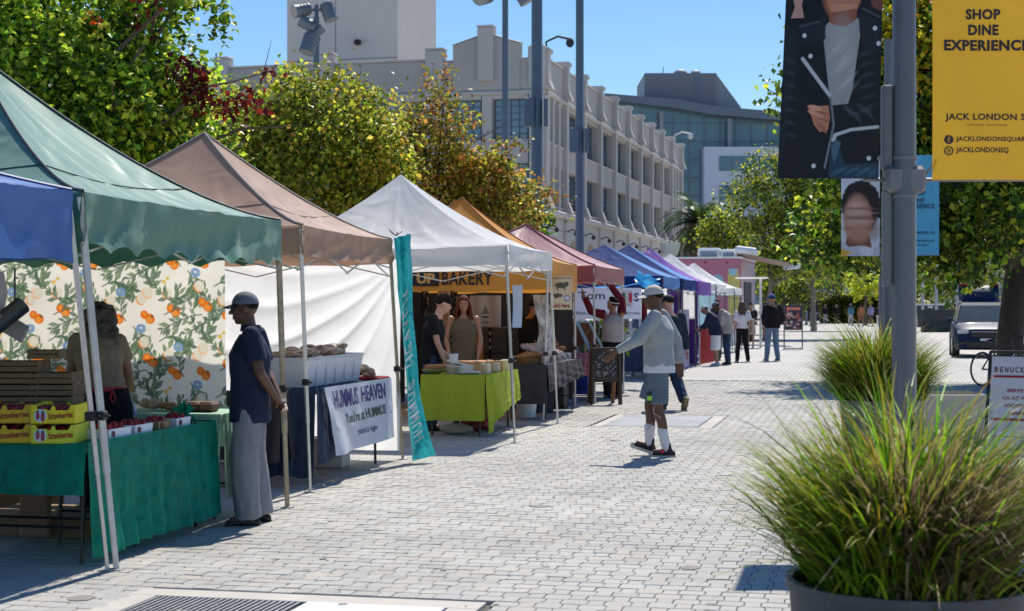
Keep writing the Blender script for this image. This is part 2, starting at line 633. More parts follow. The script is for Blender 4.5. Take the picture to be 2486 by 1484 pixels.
mb = MB()
k = int((gx1 - in1[0]) / 0.034)
for i in range(k):
    x = in1[0] + 0.012 + i * 0.034
    mb.box(x, x + 0.014, in1[3] - 2.0, in1[3] - 0.004, -0.028, -0.002)
part('grating_bar', mb, grate_m, t, kind='stuff')
part('pit', MB().box(in1[0], gx1, in1[3] - 2.0, in1[3] - .002, -0.048, -0.046), sand_m, t)
solo('cover_plate', MB().cbox(gx1 + 0.02, in1[1] - 0.015, in1[3] - 2.0, in1[3] - 0.006, -0.02, 0.002, 0.003),
     M('bright_plate', (0.70, 0.70, 0.71), rough=0.55, metal=0.0, var=0.12, scale=3, dirt=.2), 'bright flat cover plate beside the steel grating at the near edge', 'cover plate')
in2 = (v2l.x, v2r.x, v2l.y, gnd(1700, 1011).y)
surround('cover_surround', vault2, in2)
solo('access_cover', MB().cbox(in2[0] + .008, in2[1] - .008, in2[2] + .008, in2[3] - .008, -0.02, 0.006, 0.006), steel_m,
     'shiny steel access cover in the paving behind the walking man', 'access cover')

# ================================================================ TENTS
alu = M('aluminium_leg', (0.62, 0.62, 0.60), rough=0.38, metal=0.75, var=0.1, scale=20, dirt=0.15)
white_leg = M('painted_leg', (0.72, 0.70, 0.64), rough=0.5, var=0.12, scale=12, dirt=0.3)
rust_leg = M('weathered_leg', (0.46, 0.36, 0.24), rough=0.55, metal=0.2, var=0.25, scale=18, dirt=0.4)
black_pl = M('black_plastic', (0.02, 0.02, 0.022), rough=0.5, var=0.1)
dark_leg = M('dark_leg', (0.08, 0.08, 0.09), rough=0.5, var=0.2)
def fabric(name, col, trans=0.22, rough=0.5, **k):
    return M(name, col, rough=rough, var=0.07, scale=1.5, trans=trans, wrinkle=k.pop('wrinkle', 0.6), wscale=k.pop('wscale', 2.6), bump=0.1, bscale=300, bdist=0.002, dirt=0.10, **k)

def quadsurf(A, B, Cc, D):
    A, B, Cc, D = [np.array(q) for q in (A, B, Cc, D)]
    def fn(u, v):
        u = u[:, None]; v = v[:, None]
        return (A * (1 - u) + B * u) * (1 - v) + (D * (1 - u) + Cc * u) * v
    return fn
TENTS = []
def tent(name, label, corners, ze, zp, peak, mats, val=0.25, feet=None, legm=alu, sag=1.45, piping=None, wavy=0.0, flap=0.012, seed=0, legr=0.019, valm=None, truss=True, seams=False, group='market tents in a row along the walk', legs=(0, 1, 2, 3), noval=(), lift=None):
    """corners: near-right, far-right, far-left, near-left (seen from the walk)"""
    t = thing(name, label, 'tent', (corners[0][0], corners[0][1], 0), group=group)
    Cn = [np.array((c[0], c[1], ze + (c[2] if len(c) > 2 else 0))) for c in corners]
    P = np.array((peak[0], peak[1], zp))
    for k in range(4):
        A, B = Cn[k], Cn[(k + 1) % 4]
        def fn(u, v, A=A, B=B, k=k):
            uu, vv = u[:, None], v[:, None]
            e = A * (1 - uu) + B * uu
            p = e * (1 - vv) + P * vv
            z = e[:, 2] + (zp - e[:, 2]) * v ** sag
            bil = np.sin(PI * u) * np.sin(PI * np.clip(v, 0, 1)) ** 0.8
            z = z - 0.05 * bil - 0.02 * np.sin(PI * u) * (1 - v) + 0.012 * nz(p[:, 0], p[:, 1], 0, 5, seed + k) * np.sin(PI * u) ** .5 * (1 - v ** 4)
            z = z + (.011 * nz(u * 16 + v * 2, v * 3, 0, 1, seed + k + 40) + .009 * (1 - np.abs(np.sin(u * 17 + 2 * v + seed + k))) ** 3) * np.sin(PI * u) ** .6 * (1 - v) ** .7
            p[:, 2] = z
            return p
        part('roof_panel', MB().grid(fn, 64, 22), mats[k] if isinstance(mats, (list, tuple)) else mats, t, smooth=True, angle=180)
        if k not in noval and val > 0:
            nrm = np.array([B[1] - A[1], A[0] - B[0], 0]); nrm = nrm / np.linalg.norm(nrm)
            def fv(u, v, A=A, B=B, k=k, nrm=nrm):
                uu = u[:, None]
                p = A * (1 - uu) + B * uu
                L = np.linalg.norm(B - A)
                p[:, 2] -= 0.02 * np.sin(PI * u)
                hgt = val * (1 + 0.04 * nz(u * 9, v, 0, 1, seed + 9))
                low = wavy * np.abs(np.sin(PI * (u * L / 0.36 + .25 * nz(u * 7, 0 * u, 0, 1, seed)))) + .018 * nz(u * 11, 0 * u, 0, 1, seed + 2)
                p[:, 2] = p[:, 2] - v * (hgt - low)
                off = flap * v ** .7 * (1.3 * nz(u * L * 4.2 + v * 1.8, v * 2.2, 0, 1.1, seed + k) + .55 * nz(u * L * 13, v * 3.5, 0, 1, seed + 3 + k) + .35 * np.sin(u * L * 19 + 3 * v + k)) + .012 * np.sin(v * 5 + u * 3) * np.sin(PI * u)
                p = p + nrm * (off + 0.012)[:, None]
                return p
            vm = valm or (mats[k] if isinstance(mats, (list, tuple)) else mats)
            part('valance', MB().grid(fv, 60, 6), vm, t, smooth=True, angle=180)
    if seams:
        for k in range(4):
            A, B = Cn[k], Cn[(k + 1) % 4]
            for v in (.33,):
                pts = []
                for i in range(21):
                    u = i / 20; p = (A * (1 - u) + B * u) * (1 - v) + P * v
                    p[2] = A[2] + (zp - A[2]) * v ** sag - 0.05 * math.sin(PI * u) * math.sin(PI * v) ** 0.8 - .02 * math.sin(PI * u) * (1 - v) + .004
                    pts.append(p)
                part('roof_seam', MB().tube(pts, 0.005, 4), piping, t)
    if piping:
        for k in range(4):
            pts = []
            for i in range(15):
                v = i / 14
                p = Cn[k] * (1 - v) + P * v
                p[2] = Cn[k][2] + (zp - Cn[k][2]) * v ** sag + 0.006
                pts.append(p)
            part('hip_piping', MB().tube(pts, 0.011, 6), piping, t, smooth=True)
    feet = feet or [(c[0], c[1]) for c in corners]
    for k in legs:
        f = Vector((feet[k][0], feet[k][1], 0.0)); c = Vector(Cn[k]) - Vector((0, 0, 0.03))
        c.x += -0.02 if k < 2 else 0.02
        mid = f.lerp(c, 0.42)
        lg = part('leg', MB().tube([mid - (c - f).normalized() * 0.35, c], legr, 4, up=(1, 0, 0)).tube([f + Vector((0, 0, .006)), mid], legr * 0.78, 4, up=(1, 0, 0)), legm[k] if isinstance(legm, (list, tuple)) else legm, t)
        part('leg_foot', MB().cbox(f.x - 0.045, f.x + 0.045, f.y - 0.045, f.y + 0.045, 0.001, 0.009, 0.003), alu, lg)
        m2 = MB().obox(mid, (0.062, 0.062, 0.055), b=0.006); m2.capsule(mid + Vector((0.03, 0, 0)), mid + Vector((0.06, -0.01, 0)), 0.009, 0.007, 8, 2)
        part('leg_clamp', m2, black_pl, lg)
    if truss:
        m = MB()
        for k in range(4):
            A, B = Vector(Cn[k]), Vector(Cn[(k + 1) % 4])
            A.z -= 0.05; B.z -= 0.05
            inw = (Vector(P) - (A + B) / 2); inw.z = 0; inw = inw.normalized() * 0.03
            n = 2
            for i in range(n):
                a = A.lerp(B, i / n) + inw; b = A.lerp(B, (i + 1) / n) + inw
                dz = Vector((0, 0, -0.33))
                m.tube([a, b + dz], 0.009, 4); m.tube([a + dz + inw * .7, b + inw * .7], 0.009, 4)
        part('roof_truss', m, legm[0] if isinstance(legm, (list, tuple)) else legm, t)
        m = MB()
        for k in range(4):
            a = Vector(Cn[k]); a.z -= 0.30
            q = Vector((P[0], P[1], zp - 0.75))
            m.tube([a, q], 0.010, 4)
        m.tube([(P[0], P[1], zp - 0.8), (P[0], P[1], zp - 0.02)], 0.014, 6)
        part('roof_strut', m, alu, t)
    TENTS.append(t)
    return t
def sq(x, y0, y1, w=3.0, dx=0.0):
    return [(x, y0), (x + dx, y1), (x - w, y1), (x - w, y0)]

navy_pipe = M('navy_piping', (0.012, 0.022, 0.035), rough=0.6)
green_f = fabric('green_canopy', (0.055, 0.20, 0.125), 0.08, rough=0.42, sheen=0.3)
blue_f = fabric('blue_canopy', (0.06, 0.17, 0.47), 0.2, rough=0.4)
tan_f = fabric('tan_canopy', (0.46, 0.29, 0.20), 0.28, rough=0.5)
white_f = fabric('white_canopy', (0.86, 0.86, 0.86), 0.45)
amber_f = fabric('amber_canopy', (0.80, 0.38, 0.06), 0.35)
red_f = fabric('red_canopy', (0.42, 0.11, 0.11), 0.2, rough=0.42)
pinkred_f = fabric('faded_red_canopy', (0.55, 0.30, 0.30), 0.2, rough=0.42)
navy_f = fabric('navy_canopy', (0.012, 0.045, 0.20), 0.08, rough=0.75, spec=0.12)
sunlit_blue_f = fabric('sunlit_blue_canopy', (0.11, 0.27, 0.62), 0.15, rough=0.7, spec=0.2)  # paler copy of the navy cloth, sun glare put into its colour
purple_f = fabric('purple_canopy', (0.24, 0.09, 0.46), 0.2, rough=0.6, spec=.25)
teal_f = fabric('teal_fabric', (0.05, 0.42, 0.42), 0.25)

# blue canopy at the left edge: only its near corner shows
tent('blue_tent', 'blue canopy cut off by the left edge, in front of the green tent',
     [(-4.62, 5.7), (-4.53, 8.44), (-7.5, 8.45), (-7.5, 5.7)], 2.27, 2.72, (-6.05, 7.1), blue_f, val=0.40, feet=[(-4.62, 5.7), (-4.465, 8.76), (-7.5, 8.7), (-7.5, 5.7)],
     legm=alu, sag=1.1, piping=M('blue_piping', (0.02, 0.05, 0.25), rough=0.5), flap=0.02, seed=3)
tent('green_tent', 'dark green canopy over the fruit tables, nearest whole tent', [(-4.50, 8.52), (-4.5, 11.73), (-7.6, 11.75), (-7.6, 8.52)], 2.27, 3.40, (-6.18, 10.1), green_f, val=0.36,
     feet=[(-4.425, 8.80), (-4.47, 11.81), (-7.6, 11.8), (-7.6, 8.7)], legm=[white_leg, rust_leg, white_leg, white_leg], sag=1.5, piping=navy_pipe, wavy=0.055, flap=0.022, seed=5, legr=0.026, seams=True)
tent('tan_tent', 'tan brown canopy between the green tent and the white tent', [(-4.65, 12.65), (-4.75, 15.54), (-7.7, 15.6), (-7.7, 12.65)], 2.28, 3.26, (-6.22, 14.2), tan_f, val=0.25,
     feet=[(-4.644, 12.82), (-4.70, 15.78), (-7.7, 15.8), (-7.7, 12.8)], legm=[alu, rust_leg, alu, alu], sag=1.35, piping=M('tan_piping', (0.3, 0.25, 0.22)), seed=8, flap=0.018, seams=True)
tent('white_tent', 'white peaked canopy between the tan tent and the amber bakery tent', [(-4.04, 17.8), (-4.10, 20.7), (-7.1, 20.8), (-7.1, 17.8)], 2.31, 3.27, (-5.78, 19.3), white_f, val=0.24,
     feet=[(-3.99, 17.96), (-4.08, 21.05), (-7.1, 21.0), (-7.1, 17.9)], legm=[alu, white_leg, white_leg, white_leg], sag=1.45, seed=12)
tb = tent('bakery_tent', 'amber canopy with lettered bakery valance behind the white tent', [(-4.30, 21.6), (-4.45, 24.5), (-7.4, 24.5), (-7.4, 21.6)], 2.24, 3.22, (-5.92, 23.0), amber_f, val=0.42,
     feet=[(-4.37, 21.5), (-4.47, 24.5), (-7.4, 24.5), (-7.4, 21.5)], legm=white_leg, seed=15, flap=0.008, piping=M('rust_piping', (0.35, 0.12, 0.03)))
tent('red_tent', 'faded red canopy beyond the amber bakery tent', [(-4.32, 25.5), (-4.3, 28.5), (-7.4, 28.5), (-7.4, 25.5)], 2.26, 3.02, (-5.8, 27.0), [pinkred_f, red_f, red_f, pinkred_f], val=0.27, legm=white_leg, seed=18, piping=M('red_piping', (0.2, 0.02, 0.02)), sag=1.2, valm=red_f)
tent('navy_tent', 'navy and pale blue canopy, first of the two blue tents past the red one', [(-4.3, 34.2), (-4.3, 37.3), (-7.4, 37.3), (-7.4, 34.2)], 2.25, 3.0, (-5.85, 35.8), [sunlit_blue_f, navy_f, navy_f, navy_f], val=0.25, legm=dark_leg, seed=21, sag=1.15)
tent('navy_tent', 'smaller looking navy canopy squeezed between the first blue tent and the purple tent', [(-4.3, 38.1), (-4.3, 41.0), (-7.4, 41.0), (-7.4, 38.1)], 2.25, 3.13, (-5.85, 39.6), [sunlit_blue_f, navy_f, navy_f, navy_f], val=0.25, legm=dark_leg, seed=23, sag=1.15, valm=navy_f)
tent('purple_tent', 'purple canopy with lilac roof beyond the blue tents', [(-4.3, 42.0), (-4.3, 45.0), (-7.4, 45.0), (-7.4, 42.0)], 2.25, 3.2, (-5.85, 43.6), purple_f, val=0.36, legm=white_leg, seed=25)
tent('plain_white_tent', 'white canopy just beyond the purple tent', [(-4.3, 46.9), (-4.3, 49.9), (-7.4, 49.9), (-7.4, 46.9)], 2.25, 3.2, (-5.85, 48.4), white_f, val=0.22, legm=dark_leg, seed=27)
tent('plain_white_tent', 'farthest white canopy at the end of the row of tents', [(-4.3, 53.6), (-4.3, 56.6), (-7.4, 56.6), (-7.4, 53.6)], 2.2, 3.1, (-5.85, 55.1), white_f, val=0.22, legm=dark_leg, seed=29)

# bakery lettering on the near valance
black_ink = M('black_ink', (0.02, 0.018, 0.02), rough=0.6, var=0.05)
amber_ink = M('amber_ink', (0.78, 0.42, 0.12), rough=0.6, var=0.05)
yv = 21.57
def vfn(x0, x1, z0, z1, y): return plane_fn((x0, y, z0), (x1 - x0, 0, 0), (0, 0, z1 - z0), 0.004)
a = on_y(1072, 690, yv); b = on_y(1196, 658, yv)
mb = text_mb(MB(), "BAKERY", plane_fn((0, yv, 0), (1, 0, 0), (0, 0, 1)), (a.x + b.x) / 2, 1.985, b.x - a.x, 0.19, bold=0.03, spacing=1.1)
part('lettering', mb, black_ink, tb)
b2 = on_y(1066, 658, yv)
part('sign_patch', MB().box(b2.x - 1.0, b2.x, yv - 0.012, yv - 0.004, 1.875, 2.10), black_ink, tb)
mb = text_mb(MB(), "POP UP", plane_fn((0, yv - 0.013, 0), (1, 0, 0), (0, 0, 1)), b2.x - 0.42, 1.985, 0.72, 0.15, bold=0.05)
part('lettering', mb, amber_ink, tb, label='amber letters on the black patch')

# ================================================================ SIDE WALLS hung between the tents
def floral():
    r = random.Random(5)
    W_, H_ = 430, 270
    ra = Ras(W_, H_, C('#f4eee0'))
    asp = 2.95 / 1.85
    cream, org, org2, peach = C('#e8dfcb'), C('#f07a1e'), C('#f8a24a'), C('#f3c9a0')
    grn, grn2, blu, yel = C('#6f8a62'), C('#4f6b55'), C('#7fa0c4'), C('#e8c35a')
    def leaf(x, y, a, L, col):
        w = L * 0.2
        dx, dy = math.cos(a), math.sin(a)
        pts = [(x, y), (x + (dx * L * .5 - dy * w) / asp, y + dy * L * .5 + dx * w), (x + dx * L / asp, y + dy * L), (x + (dx * L * .5 + dy * w) / asp, y + dy * L * .5 - dx * w)]
        x0, x1 = min(p[0] for p in pts), max(p[0] for p in pts)
        ra.poly(pts, col, 0.85)
    # half-drop repeat like printed cloth
    motifs = []
    cell_w, cell_h = 0.215, 0.62
    for i in range(-1, 6):
        for j in range(-1, 3):
            ox, oy = i * cell_w, j * cell_h + (0.31 if i % 2 else 0)
            motifs.append((ox, oy))
    base = random.Random(9)
    stems = [(base.uniform(0, cell_w), base.uniform(0, cell_h), base.uniform(0, 6.28), base.uniform(0.10, 0.2)) for _ in range(13)]
    leaves = [(base.uniform(0, 1), [base.uniform(-1, 1) for _ in range(9)], [base.uniform(0.04, 0.085) for _ in range(9)]) for _ in range(13)]
    for ox, oy in motifs:
        for (sx, sy, a, L), (cv, ang, ll) in zip(stems, leaves):
            x, y = ox + sx, oy + sy
            if not (-0.1 < x < 1.1 and -0.2 < y < 1.2): continue
            pts = [(x, y)]
            aa = a
            for q in range(6):
                aa += (cv - 0.5) * 0.7
                x += math.cos(aa) * L / 6 / asp * 1.3; y += math.sin(aa) * L / 6 * 1.3
                pts.append((x, y))
                for s_ in (-1, 1):
                    leaf(x, y, aa + s_ * (0.7 + 0.3 * ang[q]), ll[q] * 0.95, (grn, grn2)[(q + (s_ > 0)) % 2])
            ra.line(pts, 0.004, grn2, 0.8, asp)
        for (fx, fy, k) in ((0.07, 0.12, 0), (0.16, 0.40, 0), (0.16, 0.05, 0), (0.06, 0.36, 0), (0.055, 0.50, 2), (0.17, 0.20, 3), (0.03, 0.30, 3), (0.12, 0.57, 4)):
            x, y = ox + fx, oy + fy
            if not (-0.1 < x < 1.1 and -0.2 < y < 1.2): continue
            if k == 0:
                ra.ell(x - 0.017, y + 0.018, 0.015, 0.024, org); ra.ell(x - 0.017, y + 0.020, 0.008, 0.013, org2, al=.7)
                ra.ell(x + 0.004, y - 0.004, 0.018, 0.029, org); ra.ell(x + 0.002, y - 0.009, 0.011, 0.017, org2, al=.8)
                ra.ell(x + 0.012, y + 0.010, 0.005, 0.008, grn2)
                ra.ell(x - 0.03, y + 0.10, 0.019, 0.03, org2, al=.9); ra.ell(x - 0.026, y + 0.107, 0.018, 0.03, cream)
            elif k == 2:
                ra.ell(x, y, 0.021, 0.033, peach); ra.ell(x + 0.004, y + 0.007, 0.018, 0.028, cream)
            elif k == 3:
                for q in range(6):
                    a = q * PI / 3
                    ra.ell(x + 0.011 * math.cos(a), y + 0.018 * math.sin(a), 0.008, 0.013, blu, a, .9)
            else:
                ra.ell(x, y, 0.008, 0.012, yel); ra.ell(x + .015, y + .02, 0.007, 0.01, yel)
    return ra
ra = floral()
A = on_y(20, 654, 11.86); B = on_y(545, 636, 11.86); B2 = on_y(563, 1012, 11.86)
xl, xr = A.x - 0.35, B.x
zt, zb = 1.985, 0.52
def ff(u, v):
    x = xl + (xr - xl + (1 - v) * 0.03) * u
    z = zb + (zt - zb) * v - 0.025 * np.abs(np.sin(PI * u * 4.5)) * v ** 3
    y = 11.86 + 0.018 * np.sin(u * 17 + 2 * v) * (1.1 - v * .5) + 0.012 * nz(u * 20, v * 5, 0, .6, 3)
    return np.stack([x, y, z], -1)
floral_m = M('floral_print', attr=True, rough=0.8, var=0.03, trans=0.60, spec=0.1)
solo('floral_curtain', ra.grid(ff), floral_m, 'cream curtain printed with oranges and green leaves behind the fruit stall', 'curtain', smooth=True, angle=180)

def wf(u, v):
    a, b = on_y(541, 642, 15.72), on_y(972, 642, 15.72)
    x = a.x - 0.15 + (b.x - a.x + 0.15) * u
    z = 0.10 + (2.08 - 0.10) * v
    # folds fan out from the upper right corner
    dx, dz = (1 - u) * 2.1, (1 - v) * 1.9
    ang = np.arctan2(dz, dx + 0.05); rr = np.hypot(dx, dz)
    y = 15.72 + 0.040 * (1 - np.abs(np.sin(ang * 13 + 1.6 * rr + .8 * nz(u * 3, v * 3, 0, 1, 8)))) ** 1.6 * np.clip(rr, 0, 1.3) * np.exp(-((ang - 0.75) / 0.55) ** 2) + 0.03 * nz(u * 4, v * 3, 0, 1, 4) - 0.06 * (1 - v) ** 2 * np.sin(u * 9)
    return np.stack([x, y, z], -1)
wall_white = M('white_sidewall', (0.90, 0.89, 0.87), rough=0.6, var=0.03, scale=2, trans=0.66, spec=0.2, wrinkle=0.3, wscale=2.2)
solo('tent_sidewall', MB().grid(wf, 150, 70), wall_white, 'large white side curtain on the far side of the tan tent', 'curtain', smooth=True, angle=180)
# ================================================================ BIG BUILDING
stucco = M('grey_stucco', (0.50, 0.465, 0.42), rough=0.9, var=0.06, scale=0.5, bump=0.15, bscale=8, dirt=0.14, spec=0.2)
stucco_l = M('pale_stucco', (0.56, 0.525, 0.48), rough=0.9, var=0.06, scale=0.5, bump=0.15, bscale=8, dirt=0.12, spec=0.2)
win_frame = M('window_frame', (0.10, 0.13, 0.17), rough=0.5, var=0.1)
glass_m = M('window_glass', (0.16, 0.24, 0.30), rough=0.08, var=0.25, scale=0.35, spec=0.9, coat=0.5)
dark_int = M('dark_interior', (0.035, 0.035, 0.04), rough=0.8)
BR = 1.62 * PI / 180
bld = thing('warehouse_building', 'grey stucco warehouse with tall gridded windows and stepped piers behind the tents', 'building', (-15.94, 78.4, 0), -BR)
ZT, ZC = 14.25, 12.55
def bpart(name, mb, mat, label=None, parent=None, **k):
    return part(name, mb, mat, parent or bld, world=False, label=label, **k)
# core walls, set back so that openings have depth
m = MB(); m.box(-34, -0.62, 0.62, 49.2, 0, ZT - 0.5)
bpart('wall', m, stucco)
# parapets (right face x=0, left face y=0)
bpart('parapet', MB().cbox(-0.62, -0.05, 0.4, 49.2, ZC, ZT, 0.04).cbox(-34, -0.05, 0.0, 0.55, ZC + .02, ZT - 0.02, 0.04), stucco)
bpart('parapet_cap', MB().cbox(-0.68, 0.03, 0.4, 49.3, ZT, ZT + 0.09, 0.03).cbox(-34, -5.3, -0.08, 0.6, ZT - .02, ZT + 0.10, 0.03), stucco_l)
bpart('cornice', MB().cbox(-0.5, 0.18, 0.3, 49.3, ZC - 0.22, ZC, 0.05).cbox(-34, 0.1, -0.14, 0.5, ZC - 0.2, ZC + 0.02, 0.05), stucco_l)
bpart('belt_course', MB().cbox(-0.5, 0.28, 0.3, 49.3, 6.25, 6.55, 0.06).cbox(-34, 0.2, -0.24, 0.5, 6.27, 6.53, 0.05), stucco_l)
edges = [5.1 + 4.81 * i for i in range(9)]
pil_s = [0.35] + edges + [49.2 - 0.3]
for i, s in enumerate(pil_s):
    m = MB()
    w = 0.44 if i else 0.7
    m.cbox(-0.55, 0.20, s - w / 2, s + w / 2, 6.55, ZC - 0.22, 0.04)
    bpart('pilaster', m, stucco_l)
    # parapet pier that flares outwards at its foot
    m = MB()
    pr = [(-0.3, ZC), (0.46, ZC + 0.05), (0.28, ZC + 0.5), (0.24, ZC + 1.0), (0.24, ZT + 0.15), (0.34, ZT + 0.2), (0.36, ZT + 0.36), (0.24, ZT + 0.44), (-0.5, ZT + 0.44), (-0.5, ZC)]
    m.prism(pr, (0, s + w / 2, 0), (1, 0, 0), (0, 0, 1), (0, -1, 0), w)
    bpart('parapet_pier', m, stucco_l)
    m = MB().prism([(-0.3, 6.55), (0.46, 6.55), (0.24, 7.15), (-0.3, 7.15)], (0, s + w / 2 + .01, 0), (1, 0, 0), (0, 0, 1), (0, -1, 0), w + .02)
    bpart('pilaster_foot', m, stucco_l)
    m = MB().box(-0.55, 0.12, s - w / 2, s + w / 2, 0, 6.25)
    bpart('ground_pier', m, stucco_l)
    # bracket lamp on the ground storey
    m = MB().tube([(0.12, s, 5.55), (0.45, s, 5.7), (0.6, s, 5.6)], 0.035, 6).ell((0.62, s, 5.45), (0.12, 0.12, 0.14), n=8, m=6)
    bpart('wall_lamp', m, dark_int)
def grid_window(x0, x1, y0, y1, z0, z1, ny, nz_, face):
    """a window in the face; glass pane with a real mullion grid"""
    g = MB()
    fr = MB()
    b = 0.035
    if face == 'R':
        g.box(-0.47, -0.45, y0, y1, z0, z1)
        for i in range(ny + 1):
            y = y0 + (y1 - y0) * i / ny
            w = b * (1.8 if i in (0, ny) or (ny > 5 and i == ny // 2) else 1)
            fr.box(-0.45, -0.40, y - w / 2, y + w / 2, z0, z1)
        for k in range(nz_ + 1):
            z = z0 + (z1 - z0) * k / nz_
            w = b * (1.8 if k in (0, nz_) else 1)
            fr.box(-0.45, -0.405, y0, y1, z - w / 2, z + w / 2)
    else:
        g.box(x0, x1, 0.43, 0.45, z0, z1)
        for i in range(ny + 1):
            x = x0 + (x1 - x0) * i / ny
            w = b * (2.2 if i in (0, ny) or (ny > 5 and i == ny // 2) else 1)
            fr.box(x - w / 2, x + w / 2, 0.38, 0.43, z0, z1)
        for k in range(nz_ + 1):
            z = z0 + (z1 - z0) * k / nz_
            w = b * (2.2 if k in (0, nz_) else 1)
            fr.box(x0, x1, 0.385, 0.43, z - w / 2, z + w / 2)
    w_ = bpart('window', g, glass_m)
    part('window_frame', fr, win_frame, w_, world=False)
LV = [(6.8, 8.85), (10.05, 12.15)]
for i in range(len(pil_s) - 1):
    s0, s1 = pil_s[i], pil_s[i + 1]
    narrow = i in (0, 9)
    hw = 0.22
    if narrow:
        n = 3
        ss = [s0 + hw + (s1 - s0 - 2 * hw) * k / n for k in range(n + 1)]
        for k in range(1, n):
            bpart('narrow_pilaster', MB().cbox(-0.5, 0.12, ss[k] - 0.17, ss[k] + 0.17, 6.55, ZC - 0.22, 0.03), stucco_l)
        spans = [(ss[k] + (0.17 if k else 0), ss[k + 1] - (0.17 if k < n - 1 else 0)) for k in range(n)]
    else:
        spans = [(s0 + hw, s1 - hw)]
    for (a, b_) in spans:
        ins = 0.0 if narrow else 0.08
        for (z0, z1) in LV:
            grid_window(0, 0, a + ins, b_ - ins, z0, z1, 2 if narrow else 8, 6, 'R')
            if not narrow:
                bpart('window_reveal', MB().box(-0.6, -0.06, a, a + ins, z0, z1), stucco); bpart('window_reveal', MB().box(-0.6, -0.06, b_ - ins, b_, z0, z1), stucco)
        bpart('spandrel', MB().cbox(-0.6, -0.03, a, b_, LV[0][1], LV[1][0], 0.03), stucco)
        bpart('spandrel', MB().cbox(-0.6, -0.03, a, b_, 6.5, LV[0][0], 0.03), stucco); bpart('head_band', MB().box(-0.6, -0.05, a, b_, LV[1][1], ZC - 0.2), stucco)
        bpart('sill', MB().cbox(-0.5, 0.05, a, b_, LV[1][0] - 0.12, LV[1][0], 0.02).cbox(-0.5, 0.05, a, b_, LV[0][0] - .1, LV[0][0], 0.02), stucco_l)
    # arcade arch
    c = (s0 + s1) / 2; rad = min((s1 - s0) / 2 - 0.75, 1.6); sp = 3.6
    m = MB()
    k = 12
    arc = [(c + rad * math.cos(PI * j / k), sp + rad * math.sin(PI * j / k)) for j in range(k + 1)]
    a, b_ = s0 + hw, s1 - hw
    f_ = []; vs = []
    for x in (-0.55, -0.02):
        for (yy, zz) in arc: vs.append((x, yy, zz))
        for (yy, zz) in arc: vs.append((x, a + (b_ - a) * (0.5 + 0.5 * (yy - c) / rad), 6.25))
        vs += [(x, c + rad, 0), (x, b_, 0), (x, c - rad, 0), (x, a, 0), (x, b_, sp), (x, a, sp)]
    n1 = 2 * (k + 1) + 6
    for side in (0, 1):
        o = side * n1
        for j in range(k):
            f_.append((o + j, o + j + 1, o + k + 1 + j + 1, o + k + 1 + j))
        e = o + 2 * (k + 1)
        f_.append((o, e + 4, e + 1, e)); f_.append((o + k, e + 2, e + 3, e + 5))
        f_.append((o, e + 4, o + k + 1)); f_.append((o + k, e + 5, o + 2 * k + 1))
    for j in range(k): f_.append((j, j + 1, n1 + j + 1, n1 + j))
    m.add(vs, f_)
    bpart('arch_panel', m, stucco_l)
    bpart('arch_shade_panel', MB().box(-0.5, -0.45, a, b_, 0.3, 5.4), dark_int)  # dark sheet standing for the unlit depth behind the arch
# left face: piers, gable, windows
def lx(px):
    t = (px - CX) / F
    return -(1.587 - 80 * t) / (0.9692 + 0.2461 * t)
piers = [(1035, 1078, 14.75), (778, 812, 14.75), (525, 558, 14.75)]
for a, b_, z in piers:
    xa, xb = lx(a), lx(b_)
    bpart('parapet_pier', MB().cbox(xa, xb, -0.3, 0.5, 12.75, z, 0.06).cbox(xa - .03, xb + .03, -0.33, .5, z, z + 0.1, 0.03).box(xa + 0.05, xb - 0.05, -0.12, 0.4, 6.5, 12.35), stucco_l)
xg0, xg1, xc0, xc1 = lx(1100), lx(1262), lx(1162), lx(1200)
m = MB().prism([(xg0, 12.6), (xg1, 12.6), (xg1, 14.95), (xc1, 15.35), (xc0, 15.35), (xg0, 14.95)], (0, 0.5, 0), (1, 0, 0), (0, 0, 1), (0, -1, 0), 0.56)
bpart('gable', m, stucco)
bpart('gable_coping', MB().tube([(xg0 - .03, 0.2, 14.98), (xc0, 0.2, 15.40)], 0.33, 4, up=(0, 1, 0), ry=0.06), stucco_l)
bpart('gable_coping', MB().tube([(xc1, 0.2, 15.40), (xg1 + .03, 0.2, 14.98)], 0.33, 4, up=(0, 1, 0), ry=0.06), stucco_l)
bpart('gable_pier', MB().cbox(xc0, xc1, -0.34, 0.4, 13.05, 15.8, 0.05).cbox(xc0 - .03, xc1 + .03, -0.38, .4, 15.8, 15.9, 0.03), stucco_l)
bpart('corner_pier', MB().cbox(-0.75, 0.15, -0.3, 0.6, 12.8, 14.8, 0.1).box(-0.7, 0.05, -0.15, 0.5, 6.55, 12.35), stucco_l)
bpart('corner_pier', MB().cbox(-0.85, 0.1, -0.25, 0.5, 0, 6.25, 0.05), stucco_l, label='plain ground storey corner')
lw = []
bays = [(-0.8, (xc1 + xc0) / 2 + 0.2), ((xc1 + xc0) / 2 - 0.3, lx(1078) + 0.1)]
for k in range(5):
    x1 = lx(1035) - 0.05 - k * 6.05
    bays.append((x1, x1 - 5.2))
